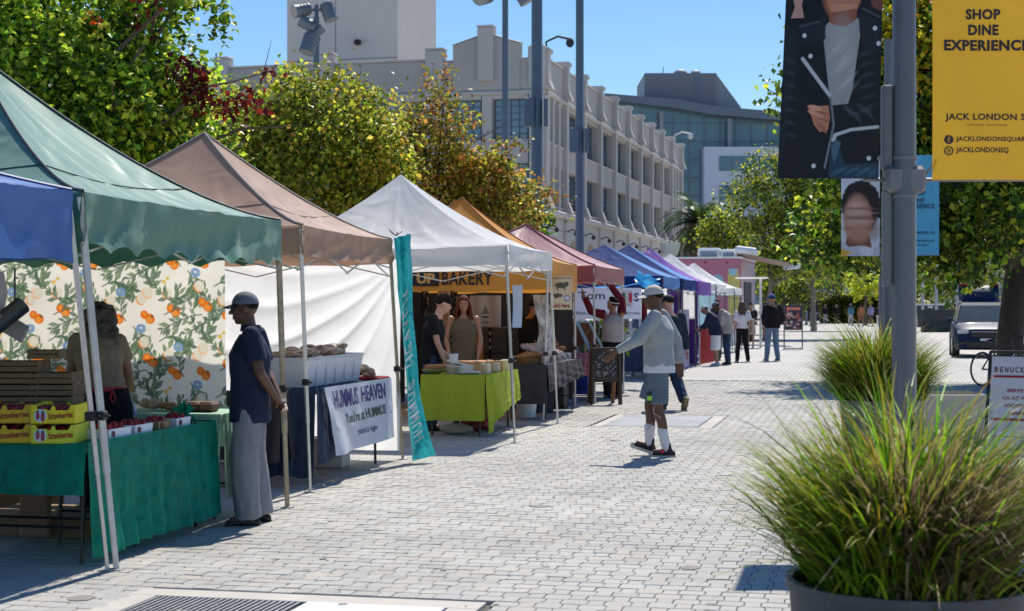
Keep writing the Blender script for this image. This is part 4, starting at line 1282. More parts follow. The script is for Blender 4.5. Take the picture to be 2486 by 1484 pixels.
# palm
D5 = 98.0
p = at(1697, 742, D5)
pt = thing('palm_tree', 'palm with a shaggy trunk right of the warehouse end', 'palm', (p.x, p.y, 0))
hz_ = at(1697, 545, D5)
m = MB(); pts = []; rr = []
for i in range(24):
    z = hz_.z * i / 23
    pts.append((p.x, p.y, z)); rr.append(0.55 + (0.12 if i % 2 else 0) + (0.25 * max(0, (i - 17) / 6)))
part('trunk', MB().tube(pts, rr, 12), M('palm_bark', (0.12, 0.09, 0.07), rough=.95, var=.3, scale=3, bump=.6, bscale=6, bdist=.05), pt)
rng = np.random.default_rng(5)
fv_, ff_, fc_ = [], [], []
mbp = MB()
for i in range(70):
    a = rng.uniform(0, 2 * PI); el = rng.uniform(-0.6, 1.35)
    L = rng.uniform(2.4, 3.1)
    d0 = np.array([math.cos(a) * math.cos(el), math.sin(a) * math.cos(el), math.sin(el)])
    P_ = np.array([hz_.x, hz_.y, hz_.z]); pts = [P_.copy()]
    dd = d0.copy()
    for q in range(9):
        P_ = P_ + dd * L / 9; dd = dd + np.array([0, 0, -0.11 * (1 + q * .25)]); dd /= np.linalg.norm(dd); pts.append(P_.copy())
    col = np.array([C('#4f6a34'), C('#3d5a2c'), C('#66783a'), C('#5a4a2a')][rng.integers(0, 4) if el < 0 else rng.integers(0, 3)]) * rng.uniform(.6, 1.1)
    side = np.cross(d0, [0, 0, 1.0]); side /= np.linalg.norm(side) + 1e-6
    vs, fs = [], []
    for q in range(1, 9):
        for s_ in (-1, 1):
            for h in range(3):
                b_ = pts[q] + (pts[q + 1] - pts[q]) * h / 3 if q < 9 else pts[q]
                tip = b_ + side * s_ * 0.42 * math.sin(PI * (q + 1) / 11) ** .5 + (pts[q + 1] - pts[q]) * 0.9 + np.array([0, 0, -0.10])
                k_ = len(vs)
                w = (pts[q + 1] - pts[q]) * 0.13
                vs += [b_ - w, b_ + w, tip]; fs.append((k_, k_ + 1, k_ + 2))
    mbp.add(vs, fs, np.tile(col, (len(vs), 1)))
    mbp.tube([tuple(x) for x in pts[::3]], [0.05, .035, .02, .01], 3, caps=False, col=col)
part('frond', mbp, leaf_m, pt, kind='stuff')

# ================================================================ PLANTERS WITH GRASS
grass_m = M('grass_blade', attr=True, rough=0.42, var=0.0, trans=0.4, spec=0.35)
def grass(c, n, rad, Lr, rng, wide=0.007, tanpart=None, tint=1.0, lean0=0.0):
    k = 8
    a = rng.uniform(0, 2 * PI, n)
    r = rad * np.sqrt(rng.uniform(0, 1, n)) * 0.8
    b = np.stack([np.cos(a) * r, np.sin(a) * r, np.zeros(n)], 1) + np.array(c)
    nt = 9
    ta, tr = rng.uniform(0, 2 * PI, nt), rad * rng.uniform(.15, .8, nt)
    tc = np.stack([np.cos(ta) * tr, np.sin(ta) * tr], 1); tl = rng.uniform(.68, 1.16, nt); ti = rng.integers(0, nt, n)
    near_t = rng.uniform(0, 1, n) < .8
    off2 = rng.normal(0, rad * .16, (n, 2))
    b[:, :2] = np.where(near_t[:, None], tc[ti] + off2 + np.array(c)[:2], b[:, :2])
    rel = b[:, :2] - np.array(c)[:2]; r = np.minimum(np.hypot(rel[:, 0], rel[:, 1]), rad * .95); a = np.arctan2(rel[:, 1], rel[:, 0])
    a = np.where(near_t, np.arctan2(off2[:, 1] + .35 * rel[:, 1], off2[:, 0] + .35 * rel[:, 0]), a)
    b[:, :2] = np.array(c)[:2] + rel * np.minimum(1, rad * .93 / np.maximum(np.hypot(rel[:, 0], rel[:, 1]), 1e-6))[:, None]
    a2 = a + rng.normal(0, 0.45, n)
    lean = np.clip(0.05 + (r / rad) * 0.50 + rng.normal(0, 0.17, n), 0.02, .80)
    L = rng.uniform(Lr[0], Lr[1], n) * (1 - .30 * (r / rad) ** 2) * np.where(near_t, tl[ti], 1) * np.where(rng.uniform(0, 1, n) < .03, 1.2, 1.0)
    outw = np.stack([np.cos(a2), np.sin(a2), np.zeros(n)], 1)
    side = np.stack([-np.sin(a2), np.cos(a2), np.zeros(n)], 1)
    tw = rng.normal(0, .6, n)
    side = side * np.cos(tw)[:, None] + outw * np.sin(tw)[:, None]
    P_ = b.copy(); th = lean.copy()
    vs = []
    for q in range(k + 1):
        w = wide * (1 - (q / k) ** 2.2) * rng.uniform(.9, 1.1) + 0.0006
        vs.append(P_ - side * w / 2); vs.append(P_ + side * w / 2)
        P_ = P_ + (outw * np.sin(th)[:, None] + np.array([0, 0, 1.0]) * np.cos(th)[:, None]) * (L / k)[:, None]
        th = th + rng.uniform(0.04, 0.26, n) * (0.4 + q * 0.16) + rng.normal(0, .05, n) + np.where(rng.uniform(0, 1, n) < .008, .7, 0)
        th = np.minimum(th, np.where(lean > .6, 1.75, 2.1))
    v = np.stack(vs, 1)
    g = np.array([C('#6aa01e'), C('#4a7a22'), C('#8cbc24'), C('#34561c'), C('#a8c830')])
    yl = np.array([C('#b8a83a'), C('#c8b060'), C('#a8a03a'), C('#c0963a')])
    tn = np.array([C('#a88e6a'), C('#8c7458'), C('#c0aa84'), C('#6e5a48')])
    base = g[rng.integers(0, 5, n)] * rng.uniform(.45, 1.5, (n, 1)) * tint
    tip = np.where((rng.uniform(0, 1, n) < .42)[:, None], yl[rng.integers(0, 4, n)], base * 1.2)
    if tanpart is not None:
        m_ = tanpart(b, a, rng)
        base = np.where(m_[:, None], tn[rng.integers(0, 4, n)], base); tip = np.where(m_[:, None], tn[rng.integers(0, 4, n)], tip)
    qq = (np.arange(k + 1) / k)[None, :, None]
    cc = base[:, None] * .8 * (1 - qq ** 1.5) + tip[:, None] * qq ** 1.5  # blade feet darkened in colour for the shade deep in the clump
    cc = np.repeat(cc, 2, 1).reshape(-1, 3)
    f = []
    o = (np.arange(n) * 2 * (k + 1))
    for q in range(k):
        f.append(np.stack([o + 2 * q, o + 2 * q + 1, o + 2 * q + 3, o + 2 * q + 2], 1))
    mb = MB(); mb.add(v.reshape(-1, 3), np.concatenate(f).tolist(), cc)
    return mb
zinc = M('zinc_planter', (0.115, 0.125, 0.14), rough=0.55, metal=0.2, var=0.2, scale=4, dirt=0.4, bump=.15, bscale=60)
soil = M('potting_soil', (0.035, 0.025, 0.02), rough=1.0, var=0.4, scale=40, bump=1, bscale=60)
def planter(label, px, d, R_, H_, n, Lr, seed, tan=None, wide=0.007, tint=1.0):
    c = at(px, 742, d)
    t = thing('planter', label, 'planter', (c.x, c.y, 0), group='round planters of ornamental grass along the lamp posts')
    part('pot', MB().lathe([(R_ * .86, 0.0), (R_ * .88, 0.02), (R_ * .97, H_ - .03), (R_, H_ - .03), (R_, H_), (R_ * .94, H_), (R_ * .94, H_ - .07)], (c.x, c.y, 0), 64), zinc, t, smooth=True, angle=35)
    part('soil', MB().lathe([(0.001, H_ - .03), (R_ * .6, H_ - .04), (R_ * .95, H_ - .06)], (c.x, c.y, 0), 32), soil, t)
    g = grass((c.x, c.y, H_ - 0.05), n, R_ * .95, Lr, np.random.default_rng(seed), wide, tan, tint)
    part('grass', g, grass_m, t, kind='stuff')
    return t, c
def tanf(b, a, rng):
    c = at(2300, 742, 5.5)
    d2 = np.hypot(b[:, 0] - c.x, b[:, 1] - c.y)
    return (rng.uniform(0, 1, len(a)) < np.clip(0.95 - d2 / 0.28, 0.03, .95))
t, c = planter('near grey round planter of ornamental grass with dead tan stems', 2206, 5.77, 0.447, 0.6, 4900, (0.28, 0.86), 4, tan=tanf, wide=0.0125)
g = grass((c.x + .16, c.y - .20, 0.56), 650, 0.16, (0.35, 0.75), np.random.default_rng(8), 0.004, lambda b, a, r: np.ones(len(a), bool))
part('dead_grass', g, grass_m, t, kind='stuff', label='tangle of dead tan stems')
t, c = planter('second grassy planter with darker spikier grass further back', 2140, 16.8, 0.45, 0.6, 4600, (0.4, 1.1), 6, wide=0.015, tint=.8)

# loose dry leaves on the paving
rng = np.random.default_rng(9)
n = 420
P_ = np.stack([rng.uniform(-4.5, 1.4, n), rng.uniform(7.5, 40, n), np.full(n, 0.004)], 1)
cols = np.array([C('#7a6038'), C('#5a4426'), C('#9a8250'), C('#d8d2c4')])[rng.integers(0, 4, n)]
mb = leaves_mb(P_, 0.035, cols, rng, droop=0.0)
v = mb.v[0]; v[:, 2] = np.clip(0.004 + (v[:, 2] - 0.004) * 0.15, 0.003, 0.02)
o = solo('fallen_leaves', mb, leaf_m, None, None, kind='stuff')

# old stains and flattened gum on the pavers
rng = np.random.default_rng(21); m = MB()
for i in range(170):
    x, y, r_ = rng.uniform(-5.2, 1.0), 7.6 + 26 * rng.uniform() ** 1.4, rng.uniform(.008, .03) * (1 if rng.uniform() < .85 else 3)
    a = np.linspace(0, 2 * PI, 10)[:-1]; rr_ = r_ * rng.uniform(.7, 1.2, 9)
    m.add(np.stack([x + rr_ * np.cos(a), y + rr_ * np.sin(a), np.full(9, .0034)], 1), [tuple(range(9))])
solo('pavement_stains', m, M('old_gum', (.24, .225, .20), rough=.9, var=.2, scale=20), None, None, kind='stuff')
# ================================================================ PEOPLE
skin_d = M('dark_skin', (0.135, 0.062, 0.038), rough=0.45, var=0.08, scale=12, spec=0.4)
skin_m = M('tan_skin', (0.34, 0.17, 0.105), rough=0.45, var=0.08, scale=12, spec=0.4)
skin_l = M('fair_skin', (0.55, 0.32, 0.23), rough=0.45, var=0.08, scale=12, spec=0.4)
eye_m = M('eye_dark', (0.03, 0.02, 0.015), rough=0.2)
hair_dk = M('dark_hair', (0.014, 0.009, 0.007), rough=0.8, spec=.15, var=0.3, scale=30, bump=0.8, bscale=70, bdist=0.006, stretch=(1, 1, .4))
hair_br = M('brown_hair', (0.09, 0.045, 0.022), rough=0.5, var=0.45, scale=18, bump=0.9, bscale=60, bdist=0.008, stretch=(1, 1, .3))
hair_red = M('auburn_hair', (0.09, 0.022, 0.010), rough=0.75, spec=.2, var=0.3, scale=20, bump=0.9, bscale=60, bdist=0.008, stretch=(1, 1, .3))
hair_gy = M('greying_curls', (0.13, 0.10, 0.08), rough=0.8, var=0.6, scale=40, bump=1.0, bscale=60, bdist=0.02)
def cloth(name, col, **k):
    return M(name, col, rough=k.pop('rough', 0.85), var=k.pop('var', 0.08), scale=k.pop('scale', 8), bump=0.25, bscale=220, bdist=0.002, wrinkle=k.pop('wrinkle', 0.8), wscale=k.pop('wscale', 6), spec=0.25, **k)
_pending = []
def remesh(mb, vox, smooth=4, wr=0.0, seed=0):
    me = mb.mesh('body')
    ob = bpy.data.objects.new('body', me)
    COL.objects.link(ob)
    r = ob.modifiers.new('r', 'REMESH'); r.mode = 'VOXEL'; r.voxel_size = vox; r.use_smooth_shade = True
    s_ = ob.modifiers.new('s', 'SMOOTH'); s_.factor = 0.5; s_.iterations = smooth
    return (ob, wr, seed)
def flush_people():
    dg = bpy.context.evaluated_depsgraph_get()
    for (ob, wr, seed), name, mat, parent, world_, lab in _pending:
        me = bpy.data.meshes.new_from_object(ob.evaluated_get(dg))
        n = len(me.vertices)
        if wr:
            co = np.zeros(n * 3, np.float32); me.vertices.foreach_get('co', co); co = co.reshape(-1, 3)
            no = np.zeros(n * 3, np.float32); me.vertices.foreach_get('normal', no); no = no.reshape(-1, 3)
            leg = name in ('trousers', 'shorts')
            w = nz(co[:, 0], co[:, 1], co[:, 2] * (.22 if leg else .55), 24, seed) * 0.5 + nz(co[:, 0] + .3 * co[:, 2], co[:, 1], co[:, 2] * (.3 if leg else .6), 12, seed + 3)
            w = np.sign(w) * np.abs(w) ** 0.8
            co += no * (w * wr)[:, None]
            me.vertices.foreach_set('co', co.ravel()); me.update()
        me.polygons.foreach_set('use_smooth', [True] * len(me.polygons))
        me.name = name
        me.materials.clear()
        o = part(name, me, mat, parent, world=False)
        if lab: o['label'] = lab
    for it in _pending:
        ob = it[0][0]; m_ = ob.data
        bpy.data.objects.remove(ob); bpy.data.meshes.remove(m_)
    _pending.clear()

def chain(mb, pts, rr, n=12):
    for i in range(len(pts) - 1):
        mb.capsule(pts[i], pts[i + 1], rr[i], rr[i + 1], n, 4)
def hem_chain(mb, pts, rr, n=16):
    chain(mb, pts[:-1], rr[:-1], n) if len(pts) > 2 else mb.ell(pts[0], (rr[0],) * 3)
    mb.tube([pts[-2], pts[-1]], [rr[-2], rr[-1]], n)
def eloft(mb, pts, rx, ry, xax=None, n=20):
    """closed elliptical loft; xax: one right-hand axis per ring"""
    k = len(pts); vs = []
    P = [Vector(p) for p in pts]
    for i in range(k):
        x = Vector(xax[i]) if xax else Vector((1, 0, 0))
        t = (P[min(i + 1, k - 1)] - P[max(0, i - 1)]).normalized()
        x = (x - t * x.dot(t)).normalized(); y = t.cross(x)
        for j in range(n):
            a = 2 * PI * j / n
            c_, s_ = math.cos(a), math.sin(a)
            c_ = math.copysign(abs(c_) ** .85, c_); s_ = math.copysign(abs(s_) ** .85, s_)
            vs.append(tuple(P[i] + x * rx[i] * c_ + y * ry[i] * s_))
    f = [(i * n + j, i * n + (j + 1) % n, (i + 1) * n + (j + 1) % n, (i + 1) * n + j) for i in range(k - 1) for j in range(n)]
    f.append(tuple(range(n))[::-1]); f.append(tuple((k - 1) * n + j for j in range(n)))
    mb.add(vs, f)
BASE = dict(pel=(0, 0, .94), chest=(0, 0.0, 1.28), neck=(0, -.005, 1.47), head=(0, .025, 1.625),
            hl=(-.09, 0, .92), kl=(-.10, .02, .50), al=(-.10, -.02, .085), hr=(.09, 0, .92), kr=(.10, .02, .50), ar=(.10, -.02, .085),
            sl=(-.175, -.01, 1.42), el=(-.23, -.02, 1.14), wl=(-.24, .05, .90), sr=(.175, -.01, 1.42), er=(.23, -.02, 1.14), wr=(.24, .05, .90),
            fl=(0, 1, 0), fr=(0, 1, 0), hfl=None, hfr=None, yaw=0.0, tilt=0.0, roll=0.0, twist=0.0)
def hand(mb, w, e, r, fd=None, curl=0.35, side=1):
    w, e = Vector(w), Vector(e)
    d = Vector(fd).normalized() if fd is not None else (w - e).normalized()
    ref = Vector((0, 1, 0)) if abs(d.y) < .8 else Vector((0, 0, 1))
    s = (ref - d * ref.dot(d)).normalized()          # thumb side
    n = d.cross(s) * side
    palm = w + d * 0.045
    rot = Matrix((s, n, d)).transposed()
    mb.ell(palm, (0.041, 0.016, 0.05), rot, 12, 8)
    mb.capsule(w - d * .02, w + d * .02, 0.026, 0.024, 10, 3)
    for i, (o, L) in enumerate(((0.030, .070), (0.011, .080), (-.009, .074), (-.028, .058))):
        a = w + d * 0.080 + s * o
        b = a + (d + n * curl * .6).normalized() * L * .5
        c = b + (d + n * curl * 1.8).normalized() * L * .5
        mb.capsule(a - d * .02, b, .0095, .0085, 8, 2); mb.capsule(b, c, .0085, .007, 8, 2)
    a = w + d * 0.02 + s * 0.03
    b = a + (d * .8 + s * .8 + n * .3).normalized() * .04
    c = b + (d + s * .15 + n * .5).normalized() * .032
    mb.capsule(a, b, .013, .011, 8, 2); mb.capsule(b, c, .011, .008, 8, 2)
def person(label, loc, rz, H, J, top, bottom, shoes, skin, hair, hat=None, vox=0.012, extra=None, build=1.0, female=False, group=None, det=1):
    """top: dict(mat, sleeve 0..1 none/short/long, len, loose); bottom: dict(mat, len 'full'/'short', loose)"""
    j = dict(BASE); j.update(J)
    t = thing('person', label, 'person', loc, rz, group)
    k = H / 1.75
    t.scale = (k, k, k)
    g = {a: (Vector(b) if isinstance(b, tuple) else b) for a, b in j.items()}
    hx = (g['hr'] - g['hl']).normalized(); sx = (g['sr'] - g['sl']).normalized()
    mid = g['pel'].lerp(g['chest'], .45)
    mx = hx.lerp(sx, .5)
    b_ = build
    m = MB()
    # trunk of the body
    spine = [g['pel'] + V(0, 0, -.06), g['pel'], mid, g['chest'], g['chest'].lerp(g['neck'], .55), g['neck']]
    w = (.145, .16, .135, .155, .15, .06) if not female else (.15, .165, .12, .14, .135, .05)
    eloft(m, spine, [q * b_ for q in w], [q * b_ for q in (.10, .115, .10, .115, .095, .055)], [hx, hx, mx, sx, sx, sx])
    for s in 'lr':
        m.ell(g['s' + s] + V(0, 0, -.012), (.054, .054, .054))
        chain(m, [g['s' + s], g['e' + s]], [.050 * b_, .040 * b_], 12)
        md = g['e' + s].lerp(g['w' + s], .35)
        chain(m, [g['e' + s], md, g['w' + s]], [.040 * b_, .038 * b_, .026], 12)
        hand(m, g['w' + s], g['e' + s], .03, g['hf' + s], 0.4, 1 if s == 'l' else -1)
        md = g['k' + s].lerp(g['a' + s], .33) + V(0, -.012, 0)
        chain(m, [g['h' + s], g['k' + s], md, g['a' + s]], [.088 * b_, .056, .053, .036], 14)
        fd = Vector(g['f' + s]).normalized()
        m.capsule(g['a' + s] + V(0, 0, -.04) - fd * .03, g['a' + s] + V(0, 0, -.045) + fd * .12, .035, .028, 10, 3)
    # head
    hc = g['head']
    hr_ = Matrix.Rotation(g['yaw'], 3, 'Z') @ Matrix.Rotation(g['tilt'], 3, 'X') @ Matrix.Rotation(g['roll'], 3, 'Y')
    def hp_(x, y, z): return hc + hr_ @ Vector((x, y, z))
    m.capsule(g['neck'] + V(0, 0, -.05), hc + hr_ @ Vector((0, -.02, -.04)), .058 if not female else .05, .052 if not female else .045, 14, 3)
    m.ell(hp_(0, -.012, .030), (.076, .096, .092), hr_, 20, 14)
    m.ell(hp_(0, .022, -.035), (.058, .068, .078), hr_, 18, 12)
    m.ell(hp_(0, .050, -.088), (.030, .028, .022), hr_, 12, 8)
    m.capsule(hp_(0, .082, .018), hp_(0, .106, -.018), .010, .016, 10, 3)
    m.ell(hp_(0, .072, .034), (.05, .020, .012), hr_, 12, 8)
    m.ell(hp_(0, .082, -.052), (.024, .012, .007), hr_, 10, 6); m.ell(hp_(0, .080, -.064), (.020, .012, .008), hr_, 10, 6)
    for s in (-1, 1):
        m.ell(hp_(s * .077, -.012, .0), (.012, .020, .032), hr_, 10, 8)
        m.ell(hp_(s * .04, .058, -.012), (.022, .018, .020), hr_, 10, 8)
    _pending.append((remesh(m, vox * (.62 if det > 1 else 1), 3), 'body', skin, t, False, None))
    if det:
        m = MB()
        for s in (-1, 1): m.ell(hp_(s * .031, .080, .014), (.011, .007, .006), hr_, 8, 6)
        part('eyes', m, eye_m, t, world=False, smooth=True)
    # top
    lo = top.get('loose', .02); z0 = top.get('hem', .88)
    m = MB()
    hemp = g['pel'] + V(0, 0, z0 - g['pel'].z) if z0 < g['pel'].z else g['pel'].lerp(mid, .4)
    sp = [hemp, g['pel'].lerp(hemp, .4), mid, g['chest'], g['chest'].lerp(g['neck'], .5), g['chest'].lerp(g['neck'], .82)]
    ww = (.165, .165, .15, .168, .155, .095) if not female else (.165, .165, .128, .152, .14, .085)
    eloft(m, sp, [q * b_ + lo * f_ for q, f_ in zip(ww, (1, 1, 1, 1, .5, .2))], [q * b_ + lo * f_ for q, f_ in zip((.125, .125, .115, .128, .10, .075), (1, 1, 1, 1, .5, .2))], [hx, hx, mx, sx, sx, sx])
    if female: 
        for s in (-1, 1): m.ell(g['chest'] + sx * s * .07 + V(0, .09, 0) , (.07, .06, .065))
    sl = top.get('sleeve', 1.0)
    if sl > 0:
        for s in 'lr':
            m.ell(g['s' + s] + V(0, 0, -.018), (.058 + lo * .35,) * 3)
            if sl < 1:
                hem_chain(m, [g['s' + s], g['s' + s].lerp(g['e' + s], sl * 1.7)], [.058 + lo * .5, .060 + lo * .7], 14)
            else:
                hem_chain(m, [g['s' + s], g['e' + s], g['e' + s].lerp(g['w' + s], .95)], [.058 + lo * .5, .050 + lo * .5, .036 + lo * .3], 14)
    else:
        for s in (-1, 1): chain(m, [g['chest'] + sx * s * .10, g['neck'] + sx * s * .085 + V(0, -.0, -.02)], [.05, .022], 10)
    _pending.append((remesh(m, vox, 5, top.get('wr', .006), hash(label) % 1000), top.get('name', 'shirt'), top['mat'], t, False, None))
    if top.get('collar'):
        c_ = g['neck'] + V(0, 0, .01)
        m = MB(); m.lathe([(.064, -.02), (.068, .03), (.074, .028), (.082, -.02)], c_, 20); part('collar', m, top['mat'], t, world=False, smooth=True)
    # bottom
    if bottom:
        bl_ = bottom.get('loose', .02); m = MB()
        eloft(m, [g['pel'] + V(0, 0, -.09), g['pel'] + V(0, 0, -.02), g['pel'].lerp(mid, .35)], [.162 * b_ + bl_ * .2] * 2 + [.135 * b_], [.122 * b_ + bl_ * .2] * 2 + [.10 * b_], [hx, hx, hx])
        for s in 'lr':
            h_, kn, an = g['h' + s], g['k' + s], g['a' + s]
            if bottom.get('len', 'full') == 'full':
                cu = bottom.get('cuff', .055)
                hem_chain(m, [h_, kn, an + V(0, 0, -.035)], [.088 * b_ + bl_ * .45, .066 + bl_, cu + bl_ * .7], 16)
            elif bottom['len'] == 'short':
                hem_chain(m, [h_, kn + V(0, 0, bottom.get('rise', .02))], [.088 * b_ + bl_ * .4, .088 + bl_ * .8], 16)
        if bottom['len'] == 'skirt':
            eloft(m, [g['pel'] + V(0, 0, .02), g['pel'] + V(0, 0, -.5)], [.17, .24], [.13, .2])
        _pending.append((remesh(m, vox, 5, bottom.get('wr', .007), (hash(label) + 7) % 1000), bottom.get('name', 'trousers'), bottom['mat'], t, False, None))
    # shoes
    if shoes is not None:
        for s in 'lr':
            fd = Vector(g['f' + s]).normalized(); up = Vector((0, 0, 1)); up = (up - fd * up.dot(fd)).normalized()
            a = g['a' + s]; hgt = a.z - .085 if False else 0
            base = a - up * .062
            m = MB()
            chain(m, [base - fd * .055, base + fd * .05, base + fd * .145 - up * .008], [.038, .041, .030], 12)
            m.ell(base + fd * .05 + up * .01, (.042, .042, .03))
            m.capsule(base + fd * -.02 + up * .02, a + up * shoes.get('ankle', .0), .042, .042, 12, 3)
            sh = remesh(m, vox * .8, 3)
            _pending.append((sh, 'shoe', shoes['mat'], t, False, None))
            m = MB()
            sx_ = fd.cross(up)
            pl = []
            for (q, w_) in ((-.095, .02), (-.085, .032), (0, .040), (.09, .046), (.15, .040), (.178, .018)):
                pl.append((q, w_))
            poly = [(q, w_) for q, w_ in pl] + [(q, -w_) for q, w_ in pl[::-1]]
            m.prism([(q, w_) for q, w_ in poly], base - up * .044, fd, sx_, up, .028)
            part('sole', m, shoes['sole'], t, world=False)
            if shoes.get('sock'): part('toe_cap', MB().ell(base + fd * .148 - up * .004, (.031, .036, .026), None, 12, 8), shoes['sole'], t, world=False, smooth=True)
    if bottom and shoes and shoes.get('sock'):
        for s in 'lr':
            a, kn = g['a' + s], g['k' + s]
            m = MB(); m.capsule(a + V(0, 0, -.01), a.lerp(kn, shoes.get('sockh', .35)), .045, .056, 14, 3)
            part('sock', m, shoes['sock'], t, world=False, smooth=True)
    # hair
    if hair:
        hm, kind = hair
        m = MB()
        if kind in ('short', 'fade'):
            m.ell(hp_(0, -.022, .045), (.080, .095, .088), hr_, 18, 12)
            if kind == 'short':
                m.ell(hp_(0, .03, .095), (.065, .06, .035), hr_, 14, 8)
        elif kind == 'floppy':
            m.ell(hp_(0, -.02, .045), (.083, .098, .088), hr_, 18, 12)
            r_ = random.Random(9)
            for i in range(46):
                a, e = r_.uniform(0, 2 * PI), r_.uniform(.2, 1.5)
                m.ell(hp_(.082 * math.cos(a) * math.cos(e), .095 * math.sin(a) * math.cos(e) + .0, .05 + .082 * math.sin(e)), (.022, .03, .018), hr_ @ Matrix.Rotation(a, 3, 'Z'), 8, 6)
            for i in range(9): m.ell(hp_(-.06 + .015 * i, .092 - .2 * abs(i - 4) * .03, .078 - .012 * (i % 3)), (.016, .024, .026), hr_, 8, 6)
        elif kind == 'curly':
            r_ = random.Random(4)
            for i in range(60):
                a, e = r_.uniform(0, 2 * PI), r_.uniform(-.5, 1.5)
                q = Vector((.125 * math.cos(a) * math.cos(e), .13 * math.sin(a) * math.cos(e) - .04, .12 * math.sin(e) + .03))
                if q.y > .05 and q.z < .07: continue
                rr_ = r_.uniform(.022, .034); m.ell(hc + hr_ @ q, (rr_, rr_, rr_), None, 8, 6)
            for i in range(40): m.ell(hp_(r_.uniform(-.115, .115), r_.uniform(-.15, -.07), r_.uniform(-.16, .05)), (.034, .03, .038), None, 8, 6)
        elif kind in ('long', 'verylong'):
            m.ell(hp_(0, -.02, .045), (.086, .10, .090), hr_, 18, 12)
            L_ = .30 if kind == 'long' else .42
            r_ = random.Random(6)
            for i in range(26):
                a = PI * .62 + PI * 0.76 * i / 25 + PI * .0
                a = -PI * 1.12 + PI * 1.24 * i / 25
                x0, y0 = .080 * math.cos(a), .088 * math.sin(a) - .01
                ln = L_ * r_.uniform(.8, 1.05)
                chain(m, [hp_(x0, y0, .03), hp_(x0 * 1.25, y0 * 1.15, -.10), hp_(x0 * 1.3 + r_.uniform(-.02, .02), y0 * 1.1 - .02, -.10 - ln * .5), hp_(x0 * 1.1 + r_.uniform(-.03, .03), y0 - .02, -.08 - ln)], [.022, .024, .022, .008], 7)
        _pending.append((remesh(m, vox * .8, 1 if kind in ('curly',) else 2, .003, 5), 'hair', hm, t, False, None))
    if hat:
        hm = hat['mat']
        m = MB()
        pf = []
        for i in range(8):
            a = PI / 2 * i / 7
            pf.append((math.cos(a), math.sin(a)))
        vs = []; n_ = 24
        for (c_, s_) in pf:
            for q in range(n_):
                b2 = 2 * PI * q / n_
                vs.append(tuple(hp_(.090 * max(c_, .02) * math.cos(b2), .105 * max(c_, .02) * math.sin(b2) - .012, .040 + .100 * s_)))
        f_ = [(i * n_ + q, i * n_ + (q + 1) % n_, (i + 1) * n_ + (q + 1) % n_, (i + 1) * n_ + q) for i in range(7) for q in range(n_)]
        m.add(vs, f_)
        cp = part('cap', m, hm, t, world=False, smooth=True, angle=180)
        if hat.get('brim', True):
            m = MB(); bd = hat.get('back', False); s_ = -1 if bd else 1
            fb_ = []
            vs = []
            for i in range(9):
                a = -1.15 + 2.3 * i / 8
                for q, L_ in enumerate((0.0, .5, 1.0)):
                    r0 = .092 + .072 * L_ * (math.cos(a * 1.05) ** .6 if abs(a) < 1.45 else 0)
                    vs.append(tuple(hp_(r0 * math.sin(a) * .98, s_ * (.108 * math.cos(a) + .072 * L_ * math.cos(a)) - .012, .046 - .022 * L_ - .01 * a * a * L_)))
            k0 = len(vs)
            vs += [tuple(Vector(q) - hr_ @ Vector((0, 0, .004))) for q in vs]
            for i in range(8):
                for q in range(2):
                    a0 = i * 3 + q
                    fb_ += [(a0, a0 + 3, a0 + 4, a0 + 1), (k0 + a0, k0 + a0 + 1, k0 + a0 + 4, k0 + a0 + 3)]
            m.add(vs, fb_)
            part('visor', m, hat.get('bmat', hm), cp, world=False, smooth=True, angle=180)
        if hat.get('patch'):
            m = MB(); c_ = hp_(0, .098, .085); m.obox(c_, (.03, .01, .03), hr_); part('badge', m, hat['patch'], cp, world=False)
    if extra: extra(t, g, hp_, hr_)
    return t

navy = cloth('navy_jersey', (0.018, 0.026, 0.058))
greyt = cloth('grey_trouser', (0.24, 0.245, 0.26), wscale=4, wrinkle=.7)
gs = cloth('sage_sweatshirt', (0.34, 0.375, 0.375), wscale=5)
white_c = cloth('white_cotton', (0.72, 0.72, 0.74))
denim_l = cloth('pale_denim', (0.12, 0.17, 0.21), wscale=5, var=.2)
denim_d = cloth('dark_denim', (0.022, 0.05, 0.10), wscale=5, var=.2)
denim_m = cloth('mid_denim', (0.13, 0.20, 0.29), wscale=5, var=.2)
blackc = cloth('black_cloth', (0.010, 0.010, 0.012), wrinkle=.35)
tanc = cloth('tan_top', (0.33, 0.23, 0.14), wscale=9)
olive = cloth('olive_top', (0.115, 0.085, 0.06))
maroon = cloth('maroon_sleeve', (0.16, 0.012, 0.022))
beige = cloth('beige_vest', (0.42, 0.37, 0.33))
greyh = cloth('grey_hoodie', (0.38, 0.36, 0.34))
cap_g = M('grey_cap', (0.14, 0.16, 0.185), rough=.8, var=.15, scale=60)
cap_w = M('ivory_cap', (0.55, 0.52, 0.46), rough=.85, var=.06)
cap_k = M('black_cap', (0.012, 0.013, 0.016), rough=.8)
cap_b = M('blue_cap', (0.03, 0.09, 0.28), rough=.8)
cap_wb = M('white_cap', (0.5, 0.52, 0.55), rough=.8, var=.2, scale=40)
shoe_k = dict(mat=M('black_leather', (0.012, 0.012, 0.013), rough=.4), sole=M('black_sole', (0.015, 0.015, 0.016), rough=.7))
sole_w = M('rubber_sole', (0.55, 0.53, 0.48), rough=.6)
shoe_w = dict(mat=M('white_trainer', (0.45, 0.47, 0.52), rough=.6), sole=sole_w)
shoe_g = dict(mat=M('grey_trainer', (0.12, 0.11, 0.11), rough=.7), sole=sole_w)
def G(px, d): return at(px, 742, d).to_2d().to_3d()
FACE_L = PI / 2 + YAW * 0.0            # facing -X

